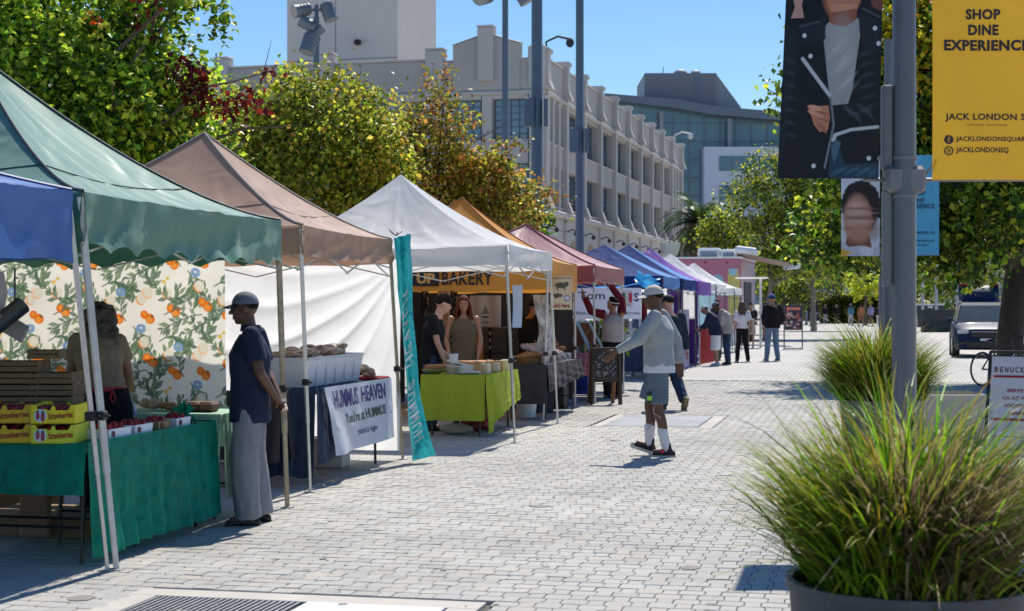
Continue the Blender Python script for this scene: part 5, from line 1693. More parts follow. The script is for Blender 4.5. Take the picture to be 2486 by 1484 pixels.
# man in polo, hands clasped behind his back
def x1(t, g, hp_, hr_):
    m = MB(); w = g['wr']
    m.tube([w + V(.0, -.0, .035), w + V(0, -.0, .012)], .034, 14)
    part('watch', m, M('watch_steel', (.5, .5, .5), metal=.9, rough=.25), t, world=False, smooth=True)
person('man in navy polo, baggy grey trousers and grey cap, hands clasped behind his back', G(607, 11.6), YAW + PI / 2 + .05, 1.69,
       dict(sl=(-.18, -.03, 1.43), sr=(.18, -.03, 1.43), el=(-.235, -.10, 1.15), er=(.235, -.10, 1.15), wl=(-.06, -.215, .93), wr=(.05, -.235, .91), hfl=(.8, -.1, -.45), hfr=(-.75, -.2, -.5), head=(0, .045, 1.625), tilt=-.06, kl=(-.115, .03, .5), al=(-.12, .0, .085), kr=(.11, 0, .5), ar=(.115, -.06, .085), fl=(-.15, 1, 0), fr=(.15, 1, 0)),
       dict(mat=navy, sleeve=.42, hem=.77, loose=.034, collar=True, wr=.005, name='polo_shirt'), dict(mat=greyt, loose=.042, cuff=.076, len='full', wr=.011), shoe_k, skin_d, (hair_dk, 'fade'), dict(mat=cap_g, bmat=cap_k), vox=.010, extra=x1, det=2)
# walking man in sage sweatshirt
def x3(t, g, hp_, hr_):
    hx_ = (g['hr'] - g['hl']).normalized(); m = MB(); eloft(m, [g['pel'] + V(0, 0, .0), g['pel'] + V(0, 0, -.05), g['pel'] + V(0, 0, -.088)], [.195, .203, .208], [.155, .160, .163], [hx_] * 3, 30)
    part('undershirt_hem', m, white_c, t, world=False, smooth=True)
    m = MB(); m.obox(g['kl'] + V(-.085, .06, .10), (.035, .07, .05), None, b=.006)
    ls = part('leash_roll', m, M('neon_green', (.35, .75, .06), rough=.5), t, world=False)
    for zz, hh in ((.145, .035), (.06, .022)): part('leash_clip', MB().obox(g['kl'] + V(-.085, .06, zz), (.03, .085, hh), None, b=.006), black_pl, ls, world=False)
    a = g['kl'] + V(-.05, .02, .02)
    m = MB().tube([a, a + V(-.03, .02, -.07), a + V(-.03, -.05, -.11), a + V(-.02, -.06, -.12)], .005, 6).tube([a + V(-.03, .03, -.17), a + V(-.035, .06, -.22), a + V(-.02, .10, -.25)], .005, 6)
    part('leash_cord', m, M('pink_cord', (.5, .35, .3)), t, world=False)
    m = MB().tube([g['al'] + V(-.046, .02, .01), g['al'] + V(-.050, .02, .01)], .022, 14)
    part('ankle_patch', m, white_c, t, world=False)
    m = MB().tube([g['ar'] + V(.0, .0, .0) + V(-.046, .0, .0), g['ar'] + V(-.05, 0, 0)], .022, 14)
    part('ankle_patch', m, white_c, t, world=False)
    m = MB().ell(g['al'] + V(-.047, .045, -.035), (.004, .028, .018), None, 10, 6)
    part('red_emblem', m, M('red_emblem', (.6, .02, .06), rough=.5), t, world=False)
canvas = M('black_canvas', (0.018, 0.02, 0.026), rough=.8, var=.1)
person('man in a pale grey sweatshirt, denim shorts and ivory cap striding across the paving', G(1600, 16.75), YAW + PI / 2 - .12, 1.83,
       dict(pel=(0, 0, .94), chest=(.01, .015, 1.28), neck=(.01, .02, 1.46), head=(.01, .065, 1.60), tilt=-.10,
            hl=(-.09, 0, .92), kl=(-.08, .02, .50), al=(-.07, -.075, .095), hr=(.09, 0, .92), kr=(.07, .10, .52), ar=(.06, .10, .135), fl=(0, 1, 0), fr=(0, .93, .30),
            sl=(-.17, .04, 1.42), el=(-.27, .20, 1.19), wl=(-.30, .43, 1.07), sr=(.17, -.02, 1.42), er=(.24, -.16, 1.17), wr=(.23, -.20, .93), hfl=(-.02, .72, -.7), hfr=(0, -.1, -1)),
       dict(mat=gs, sleeve=1, hem=.91, loose=.036, wr=.007, name='sweatshirt'), dict(mat=denim_l, loose=.035, len='short', rise=.04, name='shorts', wr=.008), dict(mat=canvas, sole=sole_w, ankle=.035, sock=white_c, sockh=.42), skin_d, (hair_dk, 'fade'), dict(mat=cap_w), vox=.010, extra=x3, det=2)
# woman with curly hair behind the fruit table, seen from behind
def x2(t, g, hp_, hr_):
    m = MB(); eloft(m, [g['pel'] + V(0, -.0, .10), g['pel'] + V(0, 0, -.05), g['pel'] + V(0, 0, -.45)], [.19, .225, .25], [.155, .185, .2])
    ap = part('apron', m, blackc, t, world=False, smooth=True)
    m = MB(); m.tube([g['pel'] + V(0, 0, .115), g['pel'] + V(0, 0, .085)], .193, 24, ry=.158)
    a = g['pel'] + V(.05, -.165, .09)
    m.tube([a, a + V(.02, -.02, -.06), a + V(.0, -.02, -.10), a + V(-.02, -.02, -.06), a], .008, 6)
    part('apron_tie', m, M('red_tie', (.55, .02, .05)), ap, world=False)
person('woman with curly greying hair and red tied black apron bending over the fruit table', G(250, 11.5), YAW + .35, 1.62,
       dict(pel=(0, -.05, .98), chest=(-.03, .08, 1.32), neck=(-.03, .16, 1.50), head=(-.01, .24, 1.57), tilt=-.55, sl=(-.19, .13, 1.45), sr=(.13, .13, 1.44), el=(-.24, .12, 1.17), wl=(-.33, .30, 1.0), er=(.22, .22, 1.18), wr=(.26, .38, 1.0)),
       dict(mat=tanc, sleeve=.35, hem=.95, loose=.02, wr=.006), dict(mat=blackc, loose=.03, len='full'), shoe_k, skin_m, (hair_gy, 'curly'), vox=.012, extra=x2, build=1.12, female=True)
# second walker behind
person('man in a dark jacket, jeans and black cap walking away just behind the sweatshirt man', G(1626, 24.3), YAW + .25, 1.76,
       dict(kl=(-.10, .06, .5), al=(-.10, .02, .085), kr=(.10, .02, .5), ar=(.13, -.26, .18), fr=(0, .6, -.8), head=(-.02, .04, 1.62), yaw=.6, tilt=-.15, wl=(-.26, .10, .92), wr=(.27, -.02, .90)),
       dict(mat=cloth('dark_jacket', (0.025, 0.035, 0.05)), sleeve=1, hem=.84, loose=.035, name='jacket'), dict(mat=denim_d, len='full', loose=.025), dict(mat=shoe_g['mat'], sole=M('brown_sole', (.16, .12, .07))), skin_l, (hair_dk, 'short'), dict(mat=cap_k), vox=.014)
# bakery staff
person('young man with dark floppy hair and black tee leaning over the bakery table', G(1046, 20.2), YAW - PI / 2 + .25, 1.76,
       dict(head=(0, .16, 1.60), neck=(0, .08, 1.46), chest=(0, .03, 1.28), tilt=-.25, el=(-.24, .04, 1.16), wl=(-.22, .22, .98), er=(.23, .03, 1.14), wr=(.21, .13, .90)),
       dict(mat=blackc, sleeve=.42, hem=.86, loose=.022), dict(mat=denim_d, len='full'), shoe_k, skin_l, (hair_dk, 'floppy'), vox=.013)
person('woman with long auburn hair and olive tank top behind the bakery table', G(1125, 21.6), YAW + PI + .05, 1.74,
       dict(head=(0, .03, 1.62), el=(-.23, .0, 1.14), wl=(-.20, .12, .93), er=(.24, .02, 1.14), wr=(.2, .15, .95)),
       dict(mat=olive, sleeve=0, hem=.85, loose=.03), dict(mat=denim_d, len='full'), shoe_k, skin_m, (hair_red, 'long'), vox=.013, female=True, build=1.05)
person('bearded vendor in a black shirt half hidden behind the tent legs', G(1290, 23.6), YAW - PI / 2 + .6, 1.72,
       dict(head=(0, .07, 1.60), tilt=-.2, wl=(-.2, .25, 1.0), wr=(.2, .25, 1.0)),
       dict(mat=blackc, sleeve=1, hem=.86, loose=.04), dict(mat=denim_d, len='full'), shoe_k, skin_m, (hair_dk, 'short'), dict(mat=cap_k, brim=False), vox=.014, build=1.1)
# man reaching up under the red tent
def x8(t, g, hp_, hr_):
    m = MB(); m.tube([g['sl'], g['el'], g['el'].lerp(g['wl'], .9)], [.085, .07, .055], 14); part('sleeve', m, maroon, t, world=False, smooth=True)
    m = MB(); m.tube([g['sr'], g['er'], g['er'].lerp(g['wr'], .9)], [.085, .07, .055], 14); part('sleeve', m, maroon, t, world=False, smooth=True)
    m = MB().tube([hp_(0, -.01, .05), hp_(0, -.012, .03)], .094, 20, ry=.11); part('headband', m, cap_w, t, world=False, smooth=True)
person('man in beige vest and maroon sleeves reaching both arms up to the red canopy frame', G(1487, 27.4), YAW + .35, 1.75,
       dict(sl=(-.17, 0, 1.44), el=(-.40, .02, 1.50), wl=(-.52, .04, 1.76), sr=(.17, 0, 1.46), er=(.20, .06, 1.68), wr=(-.02, .10, 1.98), head=(0, .02, 1.62), yaw=.5, tilt=.3, hfl=(-.2, .1, 1), hfr=(0, .1, 1)),
       dict(mat=beige, sleeve=0.0, hem=.95, loose=.03, name='vest'), dict(mat=blackc, len='full', loose=.03), shoe_k, skin_m, (hair_dk, 'short'), vox=.014, extra=x8)
# group of shoppers at the purple stall
person('stooping shopper in navy jacket and long white shorts with a pale blue cap', G(1738, 42.0), YAW + PI / 2 - .3, 1.72,
       dict(chest=(0, .10, 1.25), neck=(0, .2, 1.42), head=(0, .31, 1.50), tilt=-.5, sl=(-.18, .16, 1.38), sr=(.18, .16, 1.38), el=(-.24, .24, 1.12), er=(.24, .24, 1.12), wl=(-.2, .42, 1.0), wr=(.2, .42, 1.0)),
       dict(mat=navy, sleeve=1, hem=.82, loose=.05, name='jacket'), dict(mat=white_c, len='short', loose=.05, rise=-.08, name='shorts'), shoe_w, skin_m, (hair_dk, 'fade'), dict(mat=cap_wb, bmat=M('straw', (.5, .42, .25))), vox=.018, build=1.1)
person('shopper in a grey hooded top and jeans stooping beside the navy jacket', G(1765, 42.9), YAW + PI / 2 - .2, 1.78,
       dict(chest=(0, .08, 1.27), neck=(0, .18, 1.44), head=(0, .30, 1.53), tilt=-.6, sl=(-.18, .14, 1.40), sr=(.18, .14, 1.40), el=(-.24, .16, 1.12), er=(.24, .16, 1.12), wl=(-.2, .32, 1.0), wr=(.2, .32, 1.0)),
       dict(mat=greyh, sleeve=1, hem=.82, loose=.05, name='hoodie'), dict(mat=denim_d, len='full', loose=.03), shoe_k, skin_d, (hair_dk, 'fade'), dict(mat=cap_g, brim=False), vox=.018, build=1.1)
def xbag(t, g, hp_, hr_):
    m = MB(); m.obox(g['er'] + V(.06, -.02, -.1), (.07, .3, .42), None, b=.03)
    part('shoulder_bag', m, cloth('cream_bag', (.5, .42, .36)), t, world=False)
person('woman with long brown hair, white top and black trousers seen from behind', G(1801, 45.0), YAW + .1, 1.72,
       dict(kl=(-.11, .03, .5), al=(-.15, 0, .085), kr=(.11, .02, .5), ar=(.17, -.04, .085)),
       dict(mat=white_c, sleeve=.5, hem=.96, loose=.01), dict(mat=blackc, len='full', loose=.01, cuff=.06), shoe_k, skin_l, (hair_br, 'verylong'), vox=.018, female=True, extra=xbag)
person('man in black jacket, pale jeans and blue cap standing alone in the walk', G(1874, 45.7), YAW + .35, 1.92,
       dict(kl=(-.12, .02, .5), al=(-.17, 0, .085), kr=(.12, .02, .5), ar=(.16, -.02, .085), el=(-.29, -.06, 1.14), wl=(-.22, .05, .93), er=(.29, -.06, 1.14), wr=(.22, .05, .93), tilt=-.12),
       dict(mat=blackc, sleeve=1, hem=.86, loose=.05, name='jacket'), dict(mat=denim_m, len='full', loose=.015), shoe_g, skin_m, (hair_dk, 'fade'), dict(mat=cap_b), vox=.018)
flush_people()
# shoppers deeper in the row and strollers at the far end: one figure of each build, coloured apart
cols_far = {}
def far_person(label, px, d, H, tc, bc, hc_, rz, backpack=None, hatc=None, group='people at the far end of the walk', stride=.12):
    person(label, G(px, d), YAW + rz, H, dict(kl=(-.10, .05 + stride * .5, .5), al=(-.10, stride, .09), kr=(.10, .02, .5), ar=(.10, -stride, .10)),
           dict(mat=cloth('top_%02x%02x%02x' % tuple(int(255 * min(1, q)) for q in tc), tc), sleeve=1 if R.random() < .6 else .45, hem=.88, loose=.03),
           dict(mat=cloth('leg_%02x%02x%02x' % tuple(int(255 * min(1, q)) for q in bc), bc), len='full' if R.random() < .6 else 'short'), shoe_g, (skin_m, skin_l, skin_d)[R.randrange(3)], (hc_, 'short'), dict(mat=hatc) if hatc else None, vox=.028, group=group, det=0,
           extra=(lambda t, g, hp_, hr_: part('backpack', MB().obox(g['chest'] + V(0, -.2, -.05), (.3, .18, .45), None, b=.04), backpack, t, world=False)) if backpack else None)
hb = hair_br; hk = hair_dk
far_person('far stroller in black with pale trousers, leftmost of the distant walkers', 2003, 139, 1.66, (.012, .012, .02), (.35, .36, .4), hair_br, 3.3)
far_person('far stroller in a black tee and shorts beside the leftmost walker', 2030, 136, 1.76, (.015, .012, .012), (.06, .07, .04), hk, 3.1)
far_person('far stroller in dark clothes close behind the teal shirted walker', 2050, 143, 1.68, (.03, .03, .06), (.03, .03, .035), hk, 3.3)
far_person('far walker in a teal top with pale trousers and white cap', 2065, 126, 1.74, (.10, .25, .28), (.5, .46, .46), hk, .2, hatc=cap_w)
far_person('far walker carrying an orange backpack, nearest of the distant group', 2089, 118, 1.7, (.35, .16, .07), (.25, .12, .08), hk, .1, backpack=cloth('orange_pack', (.45, .18, .08)))
far_person('far walker in lilac and white beside the orange backpack', 2113, 120, 1.74, (.30, .30, .5), (.05, .05, .07), hb, .3)
far_person('far walker in white trousers glimpsed over the grass, nearest the lamp posts', 2132, 122, 1.68, (.02, .03, .03), (.6, .55, .5), hk, -.4)
far_person('distant figure in grey blue standing further back than the backpack walker', 2098, 165, 1.72, (.15, .25, .28), (.1, .1, .12), hk, 3.0)
far_person('shopper in dark clothes behind the woman with long hair', 1822, 60, 1.70, (.02, .02, .02), (.3, .27, .25), hk, 2.9, group='shoppers beyond the purple tent')
far_person('shopper behind the man in the blue cap wearing a grey top', 1860, 72, 1.72, (.35, .35, .36), (.02, .02, .025), hk, 1.2, group='shoppers beyond the purple tent')
far_person('vendor with brown hair standing between the purple tent and the white tents', 1741, 46.5, 1.80, (.03, .03, .04), (.05, .05, .06), hair_br, 2.6, group='shoppers beyond the purple tent')
flush_people()
# ================================================================ STALL GOODS
def M2(name, h, **k): return M(name, C(h), **k)
teal_c = M('teal_mesh_cloth', (0.0, 0.28, 0.18), rough=.5, var=.3, scale=9, trans=.38, wrinkle=1.0, wscale=6, bump=.5, bscale=90, spec=.3)
lime_c = M('lime_cloth', (0.40, 0.48, 0.025), rough=.8, var=.08, trans=.1, wrinkle=.6, wscale=4, dirt=.08)
mint_c = M('mint_check_cloth', (0.45, 0.68, 0.50), rough=.7, var=.25, scale=12, trans=.3, wrinkle=.5, wscale=5)
navy_c = M('navy_tablecloth', (0.022, 0.04, 0.085), rough=.75, var=.2, scale=6, wrinkle=.6, wscale=5)
black_c = M('black_tablecloth', (0.035, 0.033, 0.035), rough=.8, wrinkle=.4, wscale=5)
straw_wood = M('crate_wood', (0.27, 0.17, 0.085), rough=.8, var=.3, scale=10, stretch=(1, 1, 8), bump=.3, bscale=40)
table_m = M('table_top', (0.5, 0.5, 0.48), rough=.6)
black_metal = M('black_metal', (0.015, 0.015, 0.017), rough=.4)
white_pl = M('white_plastic', (0.80, 0.80, 0.80), rough=.4, var=.04, trans=.1)
red_berry = M('strawberry', (0.42, 0.010, 0.018), rough=.3, var=.3, scale=30, bump=.5, bscale=180)
bread_m = M('bread_crust', (0.38, 0.17, 0.06), rough=.7, var=.4, scale=14, bump=.5, bscale=50)
bread_l = M('pale_bread', (0.55, 0.36, 0.20), rough=.8, var=.3, scale=20, bump=.5, bscale=50)
brown_k = M('brown_bread', (0.12, 0.05, 0.025), rough=.6, var=.3, scale=20)

def folding_table(name, label, x0, x1, y0, y1, z, group=None):
    t = thing(name, label, 'table', ((x0 + x1) / 2, (y0 + y1) / 2, 0), group=group)
    part('table_top', MB().cbox(x0, x1, y0, y1, z - .04, z, .008), table_m, t)
    for sx_ in (0, 1):
        for sy in (0, 1):
            x = (x0 + .08, x1 - .08)[sx_]; y = (y0 + .15, y1 - .15)[sy]
            part('leg', MB().tube([(x, y, z - .04), (x, y + (.05 if sy else -.05), .004)], .014, 8), black_metal, t, smooth=True)
    m = MB()
    for y in (y0 + .15, y1 - .15): m.tube([(x0 + .08, y, .22), (x1 - .08, y, .22)], .010, 6)
    m.tube([((x0 + x1) / 2, y0 + .15, .22), ((x0 + x1) / 2, y0 + .55, z - .05)], .009, 6).tube([((x0 + x1) / 2, y1 - .15, .22), ((x0 + x1) / 2, y1 - .55, z - .05)], .009, 6)
    part('brace', m, black_metal, t, kind='stuff')
    return t
def drape(x0, x1, y0, y1, z, drops, amp=.02, wl=.16, seed=0, n=90, flare=.04, hemn=.03):
    """tablecloth: top sheet plus hanging skirt; drops=(near -Y, right +X, far +Y, left -X)"""
    m = MB()
    m.grid(lambda u, v: np.stack([x0 + (x1 - x0) * u, y0 + (y1 - y0) * v, z + .004 + .002 * nz(u * 8, v * 8, 0, 2, seed)], -1), 20, 20)
    per = [((x0, y0), (x1, y0), (0, -1)), ((x1, y0), (x1, y1), (1, 0)), ((x1, y1), (x0, y1), (0, 1)), ((x0, y1), (x0, y0), (-1, 0))]
    for i, (a, b, nrm) in enumerate(per):
        dd = drops[i]
        if not hasattr(dd, '__len__') and dd <= 0: continue
        L = math.hypot(b[0] - a[0], b[1] - a[1])
        def fn(u, v, a=a, b=b, nrm=nrm, dd=dd, L=L, i=i):
            s_ = u * L
            h = dd if not hasattr(dd, '__len__') else dd[0] + (dd[1] - dd[0]) * u
            hh = h * (1 + hemn * nz(u * 6, 0 * u, 0, 1, seed + i))
            f = amp * v ** .8 * (np.sin(s_ / wl * 2 * PI + seed) + .5 * np.sin(s_ / wl * 4.6 * PI + 1 + v * 2)) + .012 * v * nz(u * 9, v * 6, 0, 1, seed + 7)
            off = .004 + flare * v + f
            return np.stack([a[0] + (b[0] - a[0]) * u + nrm[0] * off, a[1] + (b[1] - a[1]) * u + nrm[1] * off, z + .004 - .012 * v ** .2 - v * hh + .012], -1)
        m.grid(fn, n, 24)
    return m
# --- fruit stall
TX = -4.62
folding_table('folding_table', 'black legged table under the short end of the teal cloth, at the left edge', -7.0, TX - .02, 8.82, 9.5, .74)
solo('tablecloth', drape(-7.0, TX, 8.8, 9.52, .745, (.30, .0, 0, 0), seed=3, amp=.012), teal_c, 'short teal cloth on the fruit table facing the camera', 'tablecloth', smooth=True, angle=60)
folding_table('folding_table', 'table under the long teal cloth along the walk', -5.35, TX - .02, 9.55, 10.72, .74)
solo('tablecloth', drape(-5.35, TX, 8.8, 10.74, .750, (.0, (.69, .66), .3, 0), seed=5, amp=.022, wl=.21, flare=.05), teal_c, 'long shimmering teal mesh cloth hanging almost to the ground along the walk', 'tablecloth', smooth=True, angle=60)
folding_table('folding_table', 'bread table under the mint green cloth', -5.6, -4.66, 10.9, 11.62, .77)
solo('tablecloth', drape(-5.6, -4.62, 10.86, 11.66, .785, (.35, .62, .3, 0), seed=9, amp=.02), mint_c, 'mint green and white cloth on the bread table next to the man in the polo', 'tablecloth', smooth=True, angle=60)
yel_m = M2('yellow_carton', '#e8d81c', rough=.5, var=.04)
lim_m = M2('lime_carton', '#cfd832', rough=.5, var=.04)
gold_m = M2('golden_carton', '#d8b41c', rough=.5, var=.04)
berry_print = M('berry_print', attr=True, rough=.5, var=.05)
redbr = M2('red_brown_ink', '#9a3c14', rough=.6)
def carton(label, px, d, z, mat, rz, wdt=.27, grp='strawberry cartons'):
    c = at(px, 742, d)
    t = thing('strawberry_carton', label, 'carton', (c.x, c.y, z), rz, grp)
    w, dp, h = wdt, .40, .115
    m = MB()
    m.box(-w / 2, w / 2, 0, dp, 0, .006)
    pr = [(-w / 2, 0), (w / 2, 0), (w / 2, h), (w * .40, h), (w * .34, h * .72), (w * .06, h * .72), (w * .03, h * .95), (-w * .03, h * .95), (-w * .06, h * .72), (-w * .34, h * .72), (-w * .40, h), (-w / 2, h)]
    m.prism(pr, (0, .006, 0), (1, 0, 0), (0, 0, 1), (0, -1, 0), .006)
    m.prism(pr, (0, dp, 0), (1, 0, 0), (0, 0, 1), (0, -1, 0), .006)
    m.box(-w / 2, -w / 2 + .006, .006, dp - .006, 0.006, h - .002).box(w / 2 - .006, w / 2, .006, dp - .006, 0.006, h - .002)
    part('tray', m, mat, t, world=False)
    ra = Ras(70, 50, mat.node_tree.nodes['RGB'].outputs[0].default_value[:3] if 'RGB' in mat.node_tree.nodes else (.8, .7, .1))
    ra.ell(.5, .5, .48, .5, C('#bcd8e8')); ra.ell(.3, .5, .15, .34, C('#9c1236')); ra.ell(.68, .42, .16, .38, C('#8c1030')); ra.ell(.3, .8, .12, .12, C('#3f6a4a')); ra.ell(.68, .78, .13, .1, C('#3f6a4a'))
    ra.ell(.28, .5, .05, .12, C('#d85a78')); ra.ell(.66, .4, .05, .14, C('#d85a78'))
    part('berry_picture', ra.grid(plane_fn((-w * .44, -.0015, .012), (w * .30, 0, 0), (0, 0, h * .68), .001)), berry_print, t, world=False)
    m = text_mb(MB(), 'Strawberries', plane_fn((0, -.0015, 0), (1, 0, 0), (0, 0, 1), .001), w * .17, h * .45, w * .56, h * .34, bold=.03, rot=.08)
    part('lettering', m, redbr, t, world=False)
    m = MB(); r_ = random.Random(int(z * 1000) + int(px))
    for i in range(4):
        for k in range(6):
            m.ell((-w * .38 + w * .76 * i / 3 + r_.uniform(-.01, .01), .05 + .06 * k, h * .62 + r_.uniform(0, .015)), (.026, .024, .022), None, 7, 5)
    part('strawberries', m, red_berry, t, world=False, smooth=True, kind='stuff')
    return t
for (px, d, z, mt, lab, w_) in ((129, 9.62, .757, lim_m, 'lime yellow strawberry carton at the bottom of the right stack', .265), (129, 9.62, .757 + .121, yel_m, 'bright yellow strawberry carton on top of the right stack', .265),
                                (10, 9.66, .757, gold_m, 'golden strawberry carton at the bottom of the left stack', .33), (10, 9.66, .757 + .121, gold_m, 'golden strawberry carton on top of the left stack', .33)):
    carton(lab, px, d, z, mt, YAW * 1.2, w_)
def crate(label, x, y, z, rz, w=.34, dp=.27, h=.072, tilt=0):
    t = thing('wooden_crate', label, 'crate', (x, y, z), rz, 'wooden fruit crates stacked on the fruit table')
    t.rotation_euler[1] = tilt
    for sy in (0, 1):
        for k in range(2):
            part('slat', MB().cbox(-w / 2, w / 2, sy * dp, sy * dp + .006, .004 + k * h * .5, h * .46 + k * h * .5, .001), straw_wood, t, world=False)
    for sx_ in (-1, 1):
        part('end_board', MB().cbox(sx_ * (w / 2 - .012) - .006, sx_ * (w / 2 - .012) + .006, .006, dp, .002, h + .004, .001), straw_wood, t, world=False)
    part('bottom_board', MB().box(-w / 2, w / 2, .006, dp, 0, .003), straw_wood, t, world=False)
    return t
ords = ['bottom', 'second', 'third', 'fourth', 'fifth', 'sixth', 'seventh', 'eighth']
for si, (px, n, nm) in enumerate(((20, 6, 'left'), (122, 5, 'right'))):
    c = at(px, 742, 10.55)
    for k in range(n):
        crate('%s crate of the %s stack of wooden crates behind the strawberry cartons' % (ords[k], nm), c.x + R.uniform(-.008, .008), c.y, .757 + k * .080, YAW + R.uniform(-.03, .03), w=.40 if si == 0 else .30)
c = at(105, 742, 10.6)
crate('single lighter crate lying askew across the two wooden stacks', c.x, c.y, .757 + 6 * .080 + .004, YAW + .12, w=.22, h=.06)
def tray_box(label, px, py, d, w, dp, h, mat, fill, n, rz=None):
    c = at(px, py, d)
    t = thing('fruit_tray', label, 'tray', (c.x, c.y, .757), YAW + PI / 2 - .3 if rz is None else rz, 'fruit trays along the edge of the teal table')
    m = MB()
    for sx_ in (-1, 1): m.prism([(-dp / 2, 0), (dp / 2, 0), (dp / 2 + .01, h), (-dp / 2 - .01, h)], (sx_ * w / 2 - .002, 0, 0), (0, 1, 0), (0, 0, 1), (1, 0, 0), .004)
    for sy in (-1, 1): m.prism([(-w / 2, 0), (w / 2, 0), (w / 2 + .008, h), (-w / 2 - .008, h)], (0, sy * dp / 2, 0), (1, 0, 0), (0, 0, 1), (0, -1, 0), .004)
    m.box(-w / 2, w / 2, -dp / 2, dp / 2, 0, .003)
    part('tray', m, mat, t, world=False)
    m = MB(); r_ = random.Random(px)
    for i in range(n):
        m.ell((r_.uniform(-w / 2 + .02, w / 2 - .02), r_.uniform(-dp / 2 + .02, dp / 2 - .02), h * .85 + r_.uniform(0, .03)), (r_.uniform(.016, .022), r_.uniform(.016, .024), .02), None, 8, 6)
    part('strawberries' if fill is red_berry else 'fruit', m, fill, t, world=False, smooth=True, kind='stuff')
    m = MB().tube([(-w / 2 + .05, -dp / 2 - .010, h * .5), (-w / 2 + .05, -dp / 2 - .012, h * .5)], h * .32, 12)
    part('printed_badge', m, M2('badge_ink', '#5a2a2a'), t, world=False)
    m = text_mb(MB(), 'FRESH', plane_fn((0, -dp / 2 - .010, 0), (1, 0, 0), (0, 0, 1), .003), w * .2, h * .5, w * .3, h * .35) if False else None
    return t
card_w = M2('white_card', '#dfe3e8', rough=.6); card_b = M2('brown_card', '#8a7350', rough=.8)
XE = TX - .10
for (py_, dd, w, mat, n, lab) in ((9.28, 0, .30, card_w, 34, 'white tray heaped with strawberries beside the tent legs'), (9.62, 0, .25, card_w, 26, 'second white strawberry tray with printed badge'),
                                  (9.93, 0, .18, card_b, 16, 'brown card punnet of strawberries between the white trays'), (10.24, 0, .22, card_w, 10, 'last white tray before the bundled teal mesh')):
    t = tray_box(lab, 300, 742, 10, w, .15, .062, mat, red_berry, n, rz=PI / 2)
    t.location = (XE, py_, .757)
def lump(name, label, cat, c, r, mat, seed, n=12, amp=.35, group=None, flat=.7):
    m = MB(); r_ = random.Random(seed)
    for i in range(n):
        q = r * r_.uniform(.3, .55)
        m.ell((c[0] + r_.uniform(-r, r) * .7, c[1] + r_.uniform(-r, r) * .7, c[2] + q * flat + r_.uniform(0, r * .4)), (q, q * r_.uniform(.7, 1.2), q * flat), Matrix.Rotation(r_.uniform(0, 3), 3, 'Z'), 10, 7)
    return solo(name, m, mat, label, cat, group=group, smooth=True, angle=60)
solo('mesh_bundle', MB().grid(lambda u, v: np.stack([-4.78 + .13 * (u - .5) * (1 - v * .6) + .02 * np.sin(v * 9), 10.52 + .16 * (u - .5) + .03 * np.sin(u * 9 + v * 5), .76 + .16 * v * (1 - .6 * np.abs(u - .5)) + .012 * np.sin(u * 31)], -1), 30, 12), teal_c, 'crumpled bundle of teal mesh at the far end of the teal table', 'bundle', smooth=True)
for i, (px, py, mt, r_, lab) in enumerate(((365, 995, bread_l, .09, 'pale flatbread pile left of the loaves on the bread table'), (415, 998, bread_m, .07, 'reddish pastry pile in the middle of the bread table'))):
    p = on_y(px, py, 11.3)
    lump('bread_pile', lab, 'bread', (p.x, 11.3, .79), r_, mt, i, group='bread on the mint cloth')
for i, (px, lab) in enumerate(((478, 'dark brown loaf wrapped in film, left of the pair'), (512, 'dark brown loaf with a tan side, right of the pair'))):
    p = on_y(px, 990, 11.25)
    t = solo('wrapped_loaf', MB().cbox(p.x - .07, p.x + .05, 11.15, 11.32, .792, .868, .02), brown_k, lab, 'loaf', group='bread on the mint cloth')
p = on_y(335, 1000, 10.9)
solo('plastic_bag', MB().lathe([(.01, .20), (.03, .19), (.02, .15), (.05, .10), (.07, .04), (.06, 0)], (p.x, 10.75, .76), 14), M('clear_bag', (.55, .6, .68), rough=.25, trans=.5), 'knotted clear plastic bag standing beside the strawberries', 'bag', smooth=True)
# shoes and boxes in the shade under the table
solo('floor_crate', MB().cbox(-6.1, -5.2, 9.9, 10.6, .0, .14, .01), straw_wood, 'flat wooden crate in the shade under the fruit table', 'crate')
solo('paper_bag', MB().obox((-5.5, 9.75, .2), (.2, .12, .34), Matrix.Rotation(.4, 3, 'Z'), b=.02), M2('kraft_paper', '#a07860', rough=.9), 'brown paper bag on the ground under the fruit table', 'bag')
# hanging scoop scale at the left edge
p = at(36, 650, 9.3)
t = thing('hanging_scale', 'hanging produce scale with a dark scoop pan at the left edge', 'scale', (p.x, p.y, 1.3))
e = at(36, 735, 9.3)
part('cord', MB().tube([p, e], .006, 6), black_metal, t)
m = MB()
a_, b_ = at(-20, 800, 9.3), at(55, 740, 9.3)
ux_ = (b_ - a_); L = ux_.length; ux_.normalize(); n_ = Vector((0, -1, 0)); vy = ux_.cross(n_).normalized()
def scoop(u, v):
    ang = PI * (u - .5) * 1.0
    q = np.array([(a_ + ux_ * (L * vv) + vy * (.055 * math.sin(an)) + n_ * (.055 * (1 - math.cos(an)) - .05))[:] for an, vv in zip(ang, v)])
    return q
m.grid(scoop, 16, 8)
part('scoop', m, M('scoop_metal', (.10, .11, .10), rough=.4, metal=.5), t, smooth=True)
m = MB(); a2, b2 = at(-5, 810, 9.4), at(60, 765, 9.4)
m.obox((a2 + b2) / 2 + V(0, .05, -.03), (.15, .02, .11), Matrix.Rotation(.5, 3, 'Y'), b=.004)
part('scale_tray', m, M('tray_grey', (.4, .4, .36), rough=.5, trans=.3), t)
m = MB(); q = at(-12, 710, 9.35); m.tube([q + V(0, 0, .12), q, q + V(-.01, 0, -.15)], [.05, .075, .05], 14)
part('bucket', m, M('scale_body', (.45, .42, .38), rough=.5), t, smooth=True)

